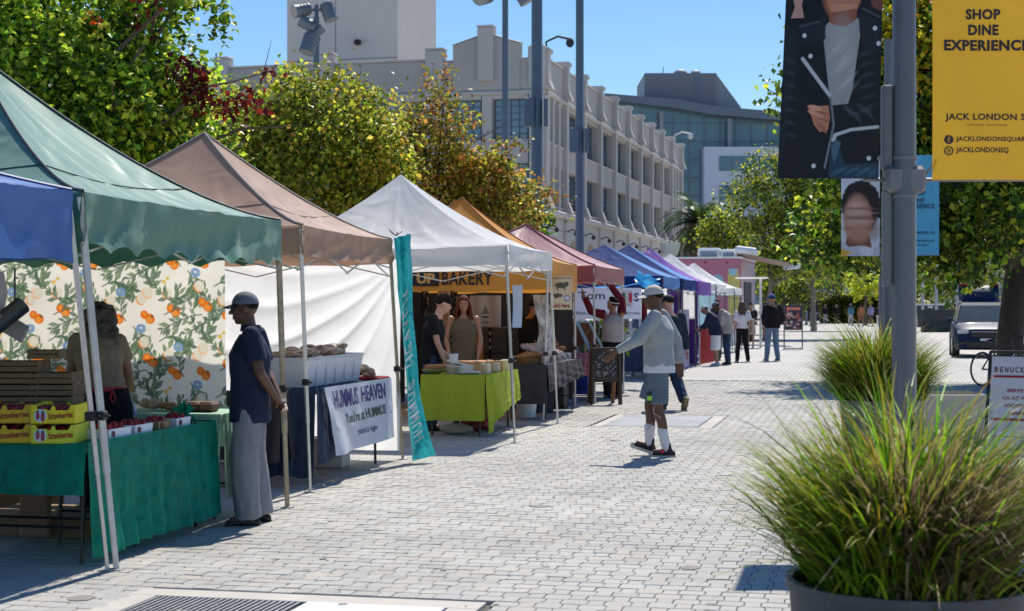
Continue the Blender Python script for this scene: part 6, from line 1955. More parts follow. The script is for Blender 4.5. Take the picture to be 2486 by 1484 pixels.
# --- hummus stall
HX = -4.72
folding_table('folding_table', 'black legged table under the navy cloth and the white hummus sign', -5.5, HX - .03, 13.25, 15.35, .85)
solo('tablecloth', drape(-5.5, HX - .01, 13.2, 15.4, .855, (.78, (.66, .50), .2, 0), seed=4, amp=.02, wl=.3, flare=.03), navy_c, 'navy cloth under the white hand lettered hummus sign', 'tablecloth', smooth=True, angle=60)
solo('black_drape', drape(-5.9, -4.95, 12.95, 13.15, .84, (.60, .6, 0, .6), seed=14, amp=.03, wl=.3, flare=.05), black_c, 'black cloth heaped over boxes behind the standing man', 'cloth', smooth=True, angle=60)
solo('storage_box', MB().cbox(-5.7, -5.3, 13.0, 13.3, .0, .22, .02), M2('grey_tub', '#9a9690', rough=.7), 'pale grey box on the ground behind the black cloth', 'box')
Ysn, Ysf = 13.24, 15.26
def hb_fn(off=.0):
    def fn(u, v):
        y = Ysn + (Ysf - Ysn) * u + (1 - v) * .18 * (1 - u)
        z = .875 - .60 * (1 - v) - .02 * (1 - u) * (1 - v)
        x = HX + .055 + off + .035 * (1 - v) + .035 * np.sin(u * 15 + v * 1.5) * (1 - v) * np.exp(-(u / .35) ** 2) + .012 * np.sin(u * 9 + 1) * (1 - v) + .006 * nz(u * 12, v * 7, 0, 1, 2)
        return np.stack([x, y, z], -1)
    return fn
t = thing('hummus_sign', 'white cloth sign hand lettered HUMMUS HEAVEN hanging from the navy table', 'sign', (HX, 14.2, .3))
part('cloth', MB().grid(hb_fn(), 90, 40), M('sign_cloth', (.62, .66, .72), rough=.55, var=.04, trans=.15, wrinkle=.25, wscale=5), t, smooth=True, angle=180)
ink_p = M2('purple_ink', '#2f2470', rough=.6); ink_g = M2('green_ink', '#2c3c2c', rough=.6)
part('lettering', text_mb(MB(), 'HUMMUS', hb_fn(.006), .27, .80, .36, .27, bold=.018), ink_p, t)
part('lettering', text_mb(MB(), 'HEAVEN', hb_fn(.006), .69, .81, .38, .25, bold=.018), ink_p, t)
part('lettering', text_mb(MB(), "You're at HUMMUS!", hb_fn(.006), .55, .50, .62, .16, bold=.012, rot=.04), ink_g, t, label='dark green second line of lettering')
part('lettering', text_mb(MB(), "yours is vegan", hb_fn(.006), .54, .24, .30, .12, bold=.01), ink_p, t, label='small purple third line of lettering')
# plastic bin with bagged pita
t = thing('plastic_bin', 'long translucent white plastic bin heaped with bagged pita on the hummus table', 'bin', (-5.1, 14.2, .86))
m = MB()
x0, x1, y0, y1, z0, z1 = -5.38, -4.86, 13.35, 14.95, .865, 1.12
ov = .035
m.add([(x0 + ov, y0 + ov, z0), (x1 - ov, y0 + ov, z0), (x1 - ov, y1 - ov, z0), (x0 + ov, y1 - ov, z0), (x0, y0, z1), (x1, y0, z1), (x1, y1, z1), (x0, y1, z1)], [(0, 1, 5, 4), (1, 2, 6, 5), (2, 3, 7, 6), (3, 0, 4, 7), (3, 2, 1, 0)])
m.tube([(x0, y0, z1), (x1, y0, z1), (x1, y1, z1), (x0, y1, z1), (x0, y0, z1)], .014, 6)
for k in range(1, 6): m.box(x1 - .022, x1 - .004, y0 + (y1 - y0) * k / 6 - .006, y0 + (y1 - y0) * k / 6 + .006, z0, z1 - .02)
part('tub', m, white_pl, t)
bagm = M('bagged_pita', (.46, .29, .17), rough=.25, var=.6, scale=16, bump=1, bscale=30, bdist=.02, spec=.8)
r_ = random.Random(3)
for i in range(11):
    y = 13.5 + i * .13; m = MB()
    for q in range(4): m.ell((-5.1 + r_.uniform(-.15, .15), y + r_.uniform(-.04, .04), 1.12 + (.03 if i > 3 else 0) + r_.uniform(0, .05)), (r_.uniform(.07, .10), r_.uniform(.05, .08), .035), Matrix.Rotation(r_.uniform(0, 3), 3, 'Z') @ Matrix.Rotation(r_.uniform(-.5, .5), 3, 'X'), 10, 7)
    solo('pita_bag', m, bagm, 'bag of pita in the long white bin, %s from the near end' % ('first second third fourth fifth sixth seventh eighth ninth tenth farthest'.split()[i]), 'bread', group='pita bags in the white bin', smooth=True, angle=60)
lump('pita_bag', 'bag of pita slumped at the far end of the hummus table', 'bread', (-4.9, 15.12, .87), .13, bagm, 8)
solo('red_cloth', MB().cbox(-5.0, -4.72, 15.0, 15.38, .862, .885, .006), M2('red_fabric', '#b0101c', rough=.7), 'folded red cloth at the far corner of the hummus table', 'cloth')
# teal lettered strip hanging from the corner of the tan canopy
LE = [(955, 578), (966, 700), (976, 800), (987, 900), (993, 1000), (1003, 1085), (1008, 1120)]
RE = [(997, 568), (999, 640), (1004, 760), (1014, 870), (1024, 970), (1046, 1050), (1063, 1104)]
def interp(tab, v):
    y = np.interp(v, np.linspace(0, 1, len(tab)), [q[1] for q in tab]); x = np.interp(v, np.linspace(0, 1, len(tab)), [q[0] for q in tab]); return x, y
TY = 15.55
LW = [on_y(a, b, TY) for a, b in LE]; RW = [on_y(a, b, TY) for a, b in RE]
def strip(off=0.0):
    Lx, Lz = np.array([p.x for p in LW]), np.array([max(p.z, .02) for p in LW]); Rx, Rz = np.array([p.x for p in RW]), np.array([max(p.z, .02) for p in RW])
    tt = np.linspace(0, 1, len(LW))
    def fn(u, v):
        w = 1 - v
        xl, zl, xr, zr = np.interp(w, tt, Lx), np.interp(w, tt, Lz), np.interp(w, tt, Rx), np.interp(w, tt, Rz)
        x = xl + (xr - xl) * u; z = zl + (zr - zl) * u
        y = TY - off + .04 * np.sin(u * 13 + w * 3) * (1 - w * .7) + .016 * np.sin(w * 24 + 3 * u) + .03 * nz(u * 4, w * 12, 0, 1, 4) - .10 * w
        return np.stack([x, y, z], -1)
    return fn
t = thing('feather_banner', 'limp teal banner lettered HUMMUS HEAVEN hanging from the tan canopy corner to the ground', 'banner', (LW[-1].x, TY, 0))
part('cloth', MB().grid(strip(), 24, 90), M('teal_banner', (.03, .42, .45), rough=.4, var=.08, trans=.3, wrinkle=.6, wscale=9), t, smooth=True, angle=180)
tealw = M2('white_ink', '#e6eef0', rough=.6)
for k_, word in ((0, 'HUMMUS'), (7, 'HEAVEN')):
    m = MB()
    for i, ch in enumerate(word): text_mb(m, ch, strip(.014), .50, .185 + (i + k_) * .047, .036, .52, bold=.03, rot=PI / 2)
    part('lettering', m, tealw, t)
m = MB(); 
for q in range(5): a = LW[0] + V(.03, -.02, .02); m.tube([a, a + V(R.uniform(-.08, .08), R.uniform(-.05, .05), R.uniform(.02, .10))], .004, 5)
part('tie_cord', m, black_pl, t, kind='stuff')

# --- bakery stall under the white tent
folding_table('folding_table', 'table under the lime green cloth', -5.28, -4.52, 18.62, 20.4, .73)
lc = drape(-5.31, -4.50, 18.6, 20.42, .742, (.54, (.62, .36), .2, 0), seed=2, amp=.012, wl=.35, flare=.05, hemn=.02)
# tail of cloth that hangs at the near corner
lc.grid(lambda u, v: np.stack([-4.50 + .01 + .05 * (1 - v) + .10 * u * (1 - v) + .03 * np.sin(u * 9), 18.58 + .30 * u - .04 * (1 - v) + .02 * np.sin(v * 7), .742 - (1 - v) * (.70 - .25 * u)], -1), 14, 16)
solo('tablecloth', lc, lime_c, 'bright lime green cloth on the table under the white tent', 'tablecloth', smooth=True, angle=60)
t = thing('foam_tray', 'open white foam box propped at an angle on the lime green table', 'tray', (-4.8, 19.2, .75))
m = MB().obox((-4.86, 19.35, .83), (.42, .95, .02), Matrix.Rotation(.22, 3, 'Y') @ Matrix.Rotation(-.10, 3, 'X')); m.obox((-4.66, 19.35, .80), (.02, .95, .09), None); m.obox((-4.86, 18.87, .81), (.40, .02, .10), None)
part('box', m, white_pl, t)
r_ = random.Random(5); m = MB()
for i in range(60): m.ell((r_.uniform(-5.1, -4.6), r_.uniform(19.1, 20.3), .80 + r_.uniform(0, .07)), (.035, .035, .025), None, 7, 5)
solo('pastries', m, bread_l, 'heap of pale pastries along the lime green table', 'pastries', smooth=True, angle=60, kind='stuff')
for i in range(9):
    x, y = r_.uniform(-5.25, -4.9), 18.9 + i * .19
    m = MB().capsule((x - .12, y, .82), (x + .12, y + .03, .83), .05, .045, 10, 4)
    solo('bread_loaf', m, bread_m, 'crusty brown loaf at the back of the lime green table, %s from the near end' % ('first second third fourth fifth sixth seventh eighth farthest'.split()[i]), 'loaf', group='brown loaves at the back of the lime green table', smooth=True, angle=180)
t = thing('tall_cup', 'tall white cup standing on the lime green table', 'cup', (*on_y(1100, 850, 18.95).to_2d(), .75))
p = on_y(1101, 850, 18.95)
part('cup', MB().lathe([(.045, 0), (.05, .15), (.062, .20), (.058, .20), (.045, .02), (.002, .015)], (p.x, p.y, .80), 18), white_pl, t, smooth=True)
p = on_y(1065, 915, 18.72)
solo('green_bowl', MB().lathe([(.05, 0), (.11, .03), (.16, .06), (.155, .065), (.1, .035), (.002, .01)], (-5.18, 18.75, .75), 24), M2('olive_bowl', '#7c8c4c', rough=.5), 'shallow olive green bowl at the left corner of the lime green table', 'bowl', smooth=True)
solo('glass_jar', MB().lathe([(.07, 0), (.075, .02), (.075, .10), (.05, .12), (.05, .13)], (-4.95, 18.74, .752), 18, close=True), M('jar', (.45, .42, .33), rough=.2, trans=.3), 'squat jar between the olive bowl and the foam tray', 'jar', smooth=True)
solo('price_card', MB().obox((-4.66, 18.66, .772), (.18, .10, .02), Matrix.Rotation(-.5, 3, 'X')), M2('pale_card', '#b8c4cc'), 'small pale card at the near right corner of the lime green table', 'card')
# under the lime table
solo('cloth_bag', MB().ell((-4.95, 18.95, .07), (.22, .13, .07), None, 14, 8), M2('sack_cloth', '#a8a698', rough=.9), 'pale sack lying under the lime green table', 'sack', smooth=True)
lump('red_bag', 'red and black bag on the ground under the lime green table', 'bag', (-4.8, 19.5, .0), .2, M('red_black', (.25, .03, .02), rough=.6, var=.9, scale=9), 12)
# second bakery table with dark cloth
folding_table('folding_table', 'table under the black cloth beyond the lime green one', -4.95, -4.3, 21.6, 23.9, .76)
solo('tablecloth', drape(-5.0, -4.28, 21.3, 23.95, .77, (.52, (.36, .26), .2, 0), seed=6, amp=.012, wl=.5), black_c, 'black cloth on the second bakery table', 'tablecloth', smooth=True, angle=60)
basket_m = M('wicker', (.30, .15, .06), rough=.8, var=.4, scale=30, bump=.8, bscale=60)
for i, (y, lab, h, rr_) in enumerate(((21.6, 'wicker basket of loaves at the near end of the black table', .10, .17), (22.2, 'second wicker basket on the black table', .14, .16), (22.9, 'tall wicker basket with a handle on the black table', .20, .18), (23.5, 'farthest wicker basket on the black table', .13, .17))):
    t = thing('bread_basket', lab, 'basket', (-4.62, y, .775), group='baskets on the black table')
    part('basket', MB().lathe([(rr_ * .75, 0), (rr_, h), (rr_ * 1.05, h), (rr_ * .95, h - .01), (rr_ * .7, .02), (.002, .02)], (0, 0, 0), 20), basket_m, t, world=False, smooth=True)
    m = MB(); 
    for q in range(8): a = q * .8; m.capsule((rr_ * .5 * math.cos(a) - .05, rr_ * .5 * math.sin(a), h), (rr_ * .5 * math.cos(a) + .07, rr_ * .5 * math.sin(a) + .04, h + .05), .035, .03, 8, 3)
    part('loaves', m, bread_m, t, world=False, smooth=True, kind='stuff')
    if i in (2,): part('handle', MB().tube([(rr_ * math.cos(a), 0, h + .22 * math.sin(a)) for a in [PI * k / 10 for k in range(11)]], .012, 6), basket_m, t, world=False, smooth=True)
t = thing('wrapped_bread_rack', 'tilted rack of bread in striped wrappers on the black table', 'rack', (-4.6, 22.4, .9))
for q in range(5):
    part('wrapped_bread', MB().capsule((-4.75 + .03 * q, 21.9 + .14 * q, 1.02), (-4.45 + .03 * q, 22.05 + .14 * q, .90), .04, .035, 9, 3), M('striped_wrap', (.5, .4, .38), rough=.4, var=.7, scale=12), t, smooth=True)
part('rack_rail', MB().tube([(-4.9, 21.7, .87), (-4.4, 23.0, .87)], .02, 6), alu, t)
solo('cooler', MB().cbox(-4.95, -4.55, 24.0, 24.4, .0, .36, .02), M2('charcoal_box', '#1c1e22', rough=.6), 'black crate on the ground past the black bakery table', 'crate')
for k in range(2):
    solo('white_bucket', MB().lathe([(.13, 0), (.15, .20), (.155, .2), (.155, .225), (.002, .23)], (-4.72, 22.0, .01 + k * .24), 20, close=True), white_pl, ('lower', 'upper')[k] + ' of two stacked white buckets beside the black tablecloth', 'bucket', smooth=True, group='stacked white buckets')
# backdrop of the bakery: dark wall cloth with hung prints, crates
solo('back_curtain', MB().grid(lambda u, v: np.stack([-7.3 + 2.7 * u, 25.0 + .03 * np.sin(u * 40), .02 + 2.0 * v], -1), 80, 12), black_c, 'dark backdrop curtain behind the bakery stall', 'curtain', smooth=True)
solo('back_curtain', MB().grid(lambda u, v: np.stack([-7.35 + .03 * np.sin(u * 30), 18 + 6.9 * u, .02 + 2.0 * v], -1), 80, 12), black_c, 'dark curtain closing the rear of the bakery stall', 'curtain', smooth=True)
def hung(label, pxa, pxb, pya, pyb, Y, h, draw=None, dy=0):
    a, b = on_y(pxa, pya, Y), on_y(pxb, pyb, Y)
    t = thing('hung_cloth', label, 'hanging', ((a.x + b.x) / 2, Y, b.z))
    if draw is None:
        part('cloth', MB().grid(lambda u, v: np.stack([a.x + (b.x - a.x) * u, Y + .02 * np.sin(u * 12 + v), b.z + (a.z - b.z) * v], -1), 20, 12), M2('cloth_' + h, h, rough=.85), t, smooth=True)
    else:
        ra = Ras(60, 80, C('#' + h)); draw(ra)
        part('cloth', ra.grid(lambda u, v: np.stack([a.x + (b.x - a.x) * u, Y + .015 * np.sin(u * 12 + v), b.z + (a.z - b.z) * v], -1)), berry_print, t, smooth=True)
    return t
def d_sail(r):
    g = C('#4c566c')
    r.ell(.5, .42, .12, .03, g); r.poly([(.38, .5), (.62, .5), (.5, .75)], g, .7); r.ell(.5, .28, .13, .05, g, al=.6); r.ell(.5, .16, .1, .03, g, al=.7)
hung('pale blue tea towel with a small grey print hanging behind the red haired woman', 1168, 1250, 800, 904, 24.2, 'b4c2de', d_sail) if False else hung('pale blue tea towel with a small grey print hanging behind the auburn haired woman', 1140, 1216, 718, 808, 24.2, 'b4c2de', d_sail)
def d_pret(r):
    g = C('#8a5a34')
    for q in range(5): r.ell(.3 + .12 * (q % 3), .3 + .1 * (q // 2), .14, .1, g, al=.6); r.ell(.3 + .12 * (q % 3), .3 + .1 * (q // 2), .07, .05, C('#d8ccc0'))
    r.line([(.2, .7), (.5, .75), (.8, .68)], .02, C('#8a8490'))
hung('mauve grey printed banner with a pretzel picture behind the young man', 1062, 1092, 700, 800, 24.4, 'b8acac', d_pret)
def d_code(r):
    g = random.Random(2)
    for q in range(40): r.poly([(x := g.random(), y := g.random()), (x + .08, y), (x + .08, y + .04), (x, y + .04)], C('#b8b8b8'), .7)
hung('black banner with white lettering behind the teal strip', 1022, 1040, 700, 840, 24.45, '17181c', d_code)
hung('black panel with white vertical lettering left of the auburn haired woman', 1092, 1110, 700, 830, 24.45, '17181c', d_code)
crm = M('dark_crate', (.05, .052, .055), rough=.7, var=.2)
for i, (px, w_) in enumerate(((1075, .45), (1170, .42), (1222, .42), (1262, .35))):
    p = on_y(px, 850, 24.0)
    for k in range(3):
        t = thing('bakers_crate', 'dark plastic bread crate, %s in the stack %s' % (ords[k], ('behind the young man', 'under the blue tea towel', 'behind the tent leg', 'beside the bearded vendor')[i]), 'crate', (p.x, 24.0, .02 + k * .42), group='dark bread crates behind the bakery stall')
        part('crate_wall', MB().cbox(-w_ / 2, w_ / 2, -.2, .2, 0, .40, .015), crm, t, world=False)
        m = MB()
        for q in range(3): m.box(w_ / 2 - .05, w_ / 2 - .02, -.206, -.2005, .06 + q * .11, .12 + q * .11)
        part('label_strip', m, M2('label_grey', '#8a8c84'), t, world=False, kind='stuff')
solo('wood_panel', MB().cbox(-5.95, -5.6, 23.0, 23.03, .6, 1.15, .005), M2('tan_board', '#a8753c'), 'tan board leaning behind the young man', 'board')
# --- stall under the red tent
def d_tom(r): pass
t = thing('farm_banner', 'pale blue farm banner with round emblem and dark lettering across the red tent', 'banner', (-5.3, 28.75, 1.35))
a, b = on_y(1266, 700, 28.8), on_y(1556, 775, 28.8)
fnb = lambda off: (lambda u, v: np.stack([a.x + (b.x - a.x) * u, 28.8 - off + .02 * np.sin(u * 9), b.z + (a.z - b.z) * v], -1))
part('cloth', MB().grid(fnb(0), 40, 8), M('banner_blue', (.42, .48, .64), rough=.7, var=.05, trans=.3), t, smooth=True)
inkn = M2('slate_ink', '#3a4a68', rough=.7)
for (s_, x_, y_, w_, h_) in (("ng Tom", .52, .72, .36, .32), ("s", .96, .70, .04, .28), ("Rooted in Tradition, Growing for Tomorrow", .60, .18, .78, .16)):
    part('lettering', text_mb(MB(), s_, fnb(.008), x_, y_, w_, h_, bold=.01), inkn, t)
m = MB()
cx_, cy_ = .10, .5
for rr_ in (.095, .065):
    m = MB()
    pts = [tuple(fnb(.009)(np.array([cx_ + rr_ * math.cos(q)]), np.array([cy_ + rr_ * 4.3 * math.sin(q)]))[0]) for q in np.linspace(0, 2 * PI, 33)]
    m.tube(pts, .008, 4)
    part('emblem_ring', m, inkn, t)
# sign boards on the tent legs
def plate(name, label, pxa, pya, pxb, pyb, Y, base, draw, w=90, h=130, texts=()):
    p, q = on_y(pxa, pya, Y), on_y(pxb, pyb, Y)
    t = thing(name, label, 'sign', ((p.x + q.x) / 2, Y, q.z))
    part('board', MB().cbox(p.x, q.x, Y, Y + .012, q.z, p.z, .002), M2('board_' + base, '#' + base, rough=.7), t)
    ra = Ras(w, h, C('#' + base)); draw(ra)
    fn = lambda off: plane_fn((p.x, Y - .001, q.z), (q.x - p.x, 0, 0), (0, 0, p.z - q.z), off)
    part('print', ra.grid(fn(.001)), berry_print, t)
    for (s, cx, cy, ww, hh, colh) in texts:
        part('lettering', text_mb(MB(), s, fn(.004), cx, cy, ww, hh, bold=.03), M2('ink_' + colh, '#' + colh), t)
    return t
def d_cow(r):
    r.poly([(0, 0), (1, 0), (1, 1), (0, 1)], C('#e6d3b0')); r.poly([(.04, .90), (.96, .90), (.96, .96), (.04, .96)], C('#8c3a34'))
    k = C('#5c5850')
    r.ell(.5, .72, .28, .09, k); r.ell(.76, .76, .09, .07, k); r.poly([(.3, .68), (.36, .68), (.36, .56), (.32, .56)], k); r.poly([(.62, .68), (.68, .68), (.70, .56), (.64, .56)], k)
    r.ell(.36, .42, .22, .06, k); r.ell(.28, .38, .08, .05, k); r.ell(.78, .34, .15, .10, C('#7a8ca4')); r.ell(.78, .34, .10, .06, C('#dfe3e8'))
plate('pasture_poster', 'cream poster with a cow silhouette reading Sold Here on the amber tent leg', 1335, 670, 1388, 752, 21.9, 'e6d3b0', d_cow, texts=(('Sold Here', .5, .12, .8, .13, 'a02424'), ('PASTURE RAISED', .5, .93, .84, .05, 'e6d3b0')))
def d_flag(r):
    r.poly([(.08, .3), (.35, .3), (.35, .85), (.08, .85)], C('#2c7a5c')); r.poly([(.66, .3), (.92, .3), (.92, .85), (.66, .85)], C('#d83a5c')); r.line([(.2, .12), (.5, .16), (.8, .12)], .02, C('#6a6a6a')); r.ell(.5, .58, .08, .1, C('#c8ccc8'))
plate('tricolour_sign', 'small white sign with green white and red panels on the red tent leg', 1507, 705, 1536, 747, 28.3, 'eceef2', d_flag, 60, 70)
solo('price_list', MB().grid(lambda u, v: np.stack([on_y(1243, 700, 18.1).x + .13 * u * (1 - .2 * (1 - v)), 18.1 + .04 * np.sin(v * 3 + u), 1.34 + .50 * v], -1), 6, 14), M2('sheet_blue', '#c8d4e4', rough=.5), 'narrow white paper sheet hanging from the white tent leg', 'paper', smooth=True)
solo('hung_bags', MB().grid(lambda u, v: np.stack([-4.55 + .22 * u + .05 * np.sin(v * 4), 21.8 + .04 * np.sin(v * 7 + u * 5), 1.0 + .75 * v - .15 * u * (1 - v)], -1), 10, 18), M('spotted_bag', (.55, .52, .48), rough=.6, var=.9, scale=9), 'white and black spotted bag hanging beside the amber tent leg', 'bag', smooth=True)
# leaning display panels with pale blue frames
for i, (pxa, pxb) in enumerate(((1372, 1412), (1402, 1448))):
    t = thing('leaning_frame', ('left', 'right')[i] + ' of two pale blue framed panels leaning under the red tent', 'display panel', (-4.9, 26.3 + i * .3, .8), group='leaning framed panels')
    A_, B_ = on_y(pxa, 782, 26.2 + i * .4), on_y(pxb, 872, 26.2 + i * .4)
    d_ = B_ - A_
    w_ = V(.20, 0, 0)
    m = MB(); poly = [A_, A_ + w_, B_ + w_, B_]
    m.add([tuple(q) for q in poly] + [tuple(q + V(0, .03, 0)) for q in poly], [(3, 2, 1, 0), (4, 5, 6, 7), (0, 1, 5, 4), (1, 2, 6, 5), (2, 3, 7, 6), (3, 0, 4, 7)])
    part('panel', m, M('brown_panel', (.22, .09, .04), rough=.5, var=.6, scale=12), t)
    fm = M2('frame_blue', '#b4d0dc', rough=.5)
    for (p_, q_) in ((A_, B_), (A_ + w_, B_ + w_), (A_, A_ + w_), (B_, B_ + w_)):
        part('frame_rail', MB().tube([p_ + V(0, -.02, 0), q_ + V(0, -.02, 0)], .022, 4), fm, t)
red_check = M('red_check', (.50, .20, .24), rough=.8, var=.7, scale=22)
folding_table('folding_table', 'table under the red checked cloth', -5.1, -4.35, 25.9, 27.6, .78)
solo('tablecloth', drape(-5.1, -4.33, 25.85, 27.65, .80, (.36, (.36, .3), .2, 0), seed=12, amp=.015), red_check, 'red and white checked cloth under the red tent', 'tablecloth', smooth=True, angle=60)
solo('blue_bin', MB().cbox(-4.95, -4.55, 26.2, 26.9, .1, .45, .02), M2('blue_plastic', '#1c3c9c', rough=.5), 'blue plastic bin under the red checked table', 'bin')
solo('blue_bin', MB().cbox(-5.3, -4.6, 24.8, 25.5, .0, .10, .02), M2('steel_blue', '#4c6c94', rough=.6), 'flat steel blue tray on the ground before the red tent', 'tray')
pc = [C('#7a2c1c'), C('#3c5c1c'), C('#c8a03c'), C('#2c2c4c'), C('#8c5c3c'), C('#d8d0c0')]
r_ = random.Random(8)
for i in range(14):
    y = 25.95 + (i % 7) * .25; x = -4.95 + (i // 7) * .35
    m = MB().lathe([(.04, 0), (.045, .10), (.03, .13), (.032, .15)], (x, y, .805), 12, close=True)
    cc_ = pc[i % 6]
    solo('preserve_jar', m, M('jar_%d' % (i % 6), cc_, rough=.25), '%s preserve jar, %s from the near end of the %s row on the checked table' % (('rust', 'green', 'mustard', 'navy', 'brown', 'cream')[i % 6], 'first second third fourth fifth sixth last'.split()[i % 7], ('rear', 'front')[i // 7]), 'jar', group='preserve jars on the checked table', smooth=True)
solo('plant_crate', MB().cbox(-6.6, -5.4, 28.2, 28.6, .3, .9, .02), M2('dark_green_box', '#24301c', rough=.9), 'dark green crate of produce behind the reaching man', 'crate')
rng = np.random.default_rng(3)
pp = np.stack([rng.uniform(-7.2, -4.4, 1800), rng.uniform(28.9, 29.6, 1800), rng.uniform(.7, 1.3, 1800)], 1)
solo('potted_greens', leaves_mb(pp, .12, np.array(PAL_L + PAL_R)[rng.integers(0, 8, 1800)], rng), leaf_m, 'leafy plants and red fruit set out behind the farm banner', 'plants', kind=None)
# chalkboard sign standing by the walk
t = thing('chalkboard_sign', 'dark wooden chalkboard sign on splayed legs beside the walk', 'chalkboard', (*at(1468, 742, 25.6).to_2d(), 0), YAW + .12)
wd = M('dark_wood', (.06, .035, .02), rough=.7, var=.3, scale=12, stretch=(1, 1, .2)); wd2 = M('mid_wood', (.20, .09, .035), rough=.7, var=.3, scale=12, stretch=(1, 1, .2))
for sx_ in (-1, 1):
    part('leg', MB().tube([(sx_ * .22, 0, .9), (sx_ * .235, -.10, .0)], .035, 4, up=(1, 0, 0)), wd, t, world=False)
    part('leg', MB().tube([(sx_ * .19, .04, .9), (sx_ * .20, .38, .0)], .032, 4, up=(1, 0, 0)), wd2, t, world=False, label='warm brown rear leg')
part('frame_rail', MB().cbox(-.25, .25, -.03, .015, .86, .92, .006), wd, t, world=False)
part('frame_rail', MB().cbox(-.22, .22, -.075, -.03, .36, .42, .006), wd, t, world=False)
part('slate', MB().add([(-.19, -.03, .86), (.19, -.03, .86), (.19, -.07, .42), (-.19, -.07, .42)], [(3, 2, 1, 0)]), M('slate', (.03, .03, .03), rough=.8), t, world=False)
sf = lambda u, v: np.stack([-.19 + .38 * u, -.074 + .04 * v, .42 + .44 * v], -1)
m = MB(); 
for i, s in enumerate(("FRESH", "FISH &", "GREENS", "TODAY")): text_mb(m, s, sf, .5, .85 - i * .22, .75, .16)
chalk = M2('chalk', '#a8a49c', rough=.9)
ra = Ras(60, 70, (.03, .03, .03)); g_ = random.Random(4)
for q in range(26):
    x, y = g_.uniform(.08, .9), g_.uniform(.05, .95); ra.line([(x, y), (x + g_.uniform(-.1, .1), y + g_.uniform(-.12, .12)), (x + g_.uniform(-.1, .1), y + g_.uniform(-.1, .1))], .012, C('#a8a49c'), .8)
part('chalk_drawing', ra.grid(sf), berry_print, t, world=False)
solo('cyan_tarp', MB().grid(lambda u, v: np.stack([-4.45 + .50 * u + .04 * np.sin(v * 9), 30.9 + .3 * np.sin(u * 4 + v * 2), 1.98 + .30 * v * (1 - .5 * u) + .03 * np.sin(u * 13)], -1), 24, 14), M('cyan_tarp', (.05, .36, .72), rough=.35, trans=.35, wrinkle=.6, wscale=5), 'crumpled bright cyan tarp tied beyond the red tent', 'tarp', smooth=True)
solo('blue_tarp', MB().grid(lambda u, v: np.stack([-7.2 + 3.0 * u, 29.3 + .9 * v, 1.98 - .12 * np.sin(PI * u) + .06 * v + .02 * np.sin(u * 20)], -1), 30, 8), M('azure_tarp', (.02, .28, .75), rough=.4, trans=.4), 'azure tarp sheet stretched above the farm banner', 'tarp', smooth=True)
# stalls further along: curtains, hung clothes, boxes
lil = M('lilac_cloth', (.35, .33, .48), rough=.8, trans=.2)
def curt(label, x0, x1, y0, y1, z0, z1, mat, nm='curtain', n=30):
    return solo(nm, MB().grid(lambda u, v: np.stack([x0 + (x1 - x0) * u + .02 * np.sin(u * 30) * (y0 != y1), y0 + (y1 - y0) * u + .03 * np.sin(u * 30) * (x0 != x1), z0 + (z1 - z0) * v], -1), n, 8), mat, label, 'curtain', smooth=True)
curt('white curtain at the near side of the second blue tent', -5.4, -4.4, 38.15, 38.15, .05, 1.3, wall_white)
curt('lilac grey curtain hanging behind the white one at the second blue tent', -4.45, -4.4, 38.3, 40.4, .05, 1.5, lil)
curt('deep purple curtain at the near corner of the purple tent', -5.0, -4.35, 42.05, 42.05, .05, 2.0, M('deep_purple', (.09, .02, .20), rough=.7, trans=.1))
curt('white garment hanging under the second blue tent beside the purple curtain', -4.7, -4.36, 41.3, 41.3, 1.25, 2.0, wall_white, nm='hung_garment')
curt('white side wall of the first blue tent behind the walking men', -6.8, -4.6, 37.4, 37.4, .3, 2.0, wall_white)
curt('pale blue patterned wall of the plain white tent past the purple one', -6.6, -4.6, 50.0, 50.0, .8, 2.0, M('aqua_wall', (.30, .50, .58), rough=.7, trans=.3))
curt('red cloth draped over the stall front under the purple tent', -4.35, -4.15, 42.5, 44.6, .02, .95, M('scarlet_cloth', (.38, .01, .015), rough=.8), nm='front_cloth')
for i, (y, lab) in enumerate(((34.6, 'first'), (36.2, 'second'), (39.0, 'third'), (43.4, 'fourth'), (48.2, 'fifth'), (54.6, 'sixth'))):
    t = folding_table('stall_table', '%s of the plain stall tables standing under the tents past the red one' % lab, -5.2, -4.45, y - .7, y + .8, .76, group='stall tables past the red tent')
    mt = (navy_c, white_c, lil, blackc, wall_white, wall_white)[i]
    solo('tablecloth', drape(-5.2, -4.43, y - .72, y + .82, .77, (.6, .55, .3, 0), seed=20 + i, amp=.015, n=40), mt, '%s tablecloth on the %s stall table past the red tent' % (('navy', 'white', 'lilac', 'black', 'white', 'white')[i], lab), 'tablecloth', smooth=True, angle=60)
    r_ = random.Random(i)
    for k in range(7):
        cc_ = pc[r_.randrange(6)]
        hgt = r_.uniform(.08, .3)
        x, yy = r_.uniform(-5.05, -4.55), y - .55 + k * .19
        solo('packet', MB().cbox(x - .07, x + .07, yy - .06, yy + .06, .775, .775 + hgt, .01), M('goods_%d' % pc.index(cc_), cc_, rough=.6), '%s packet, %s along the %s plain stall table past the red tent' % (('rust', 'green', 'mustard', 'navy', 'brown', 'cream')[pc.index(cc_)], 'first second third fourth fifth sixth last'.split()[k], lab), 'goods', group='packaged goods on the plain stall tables')

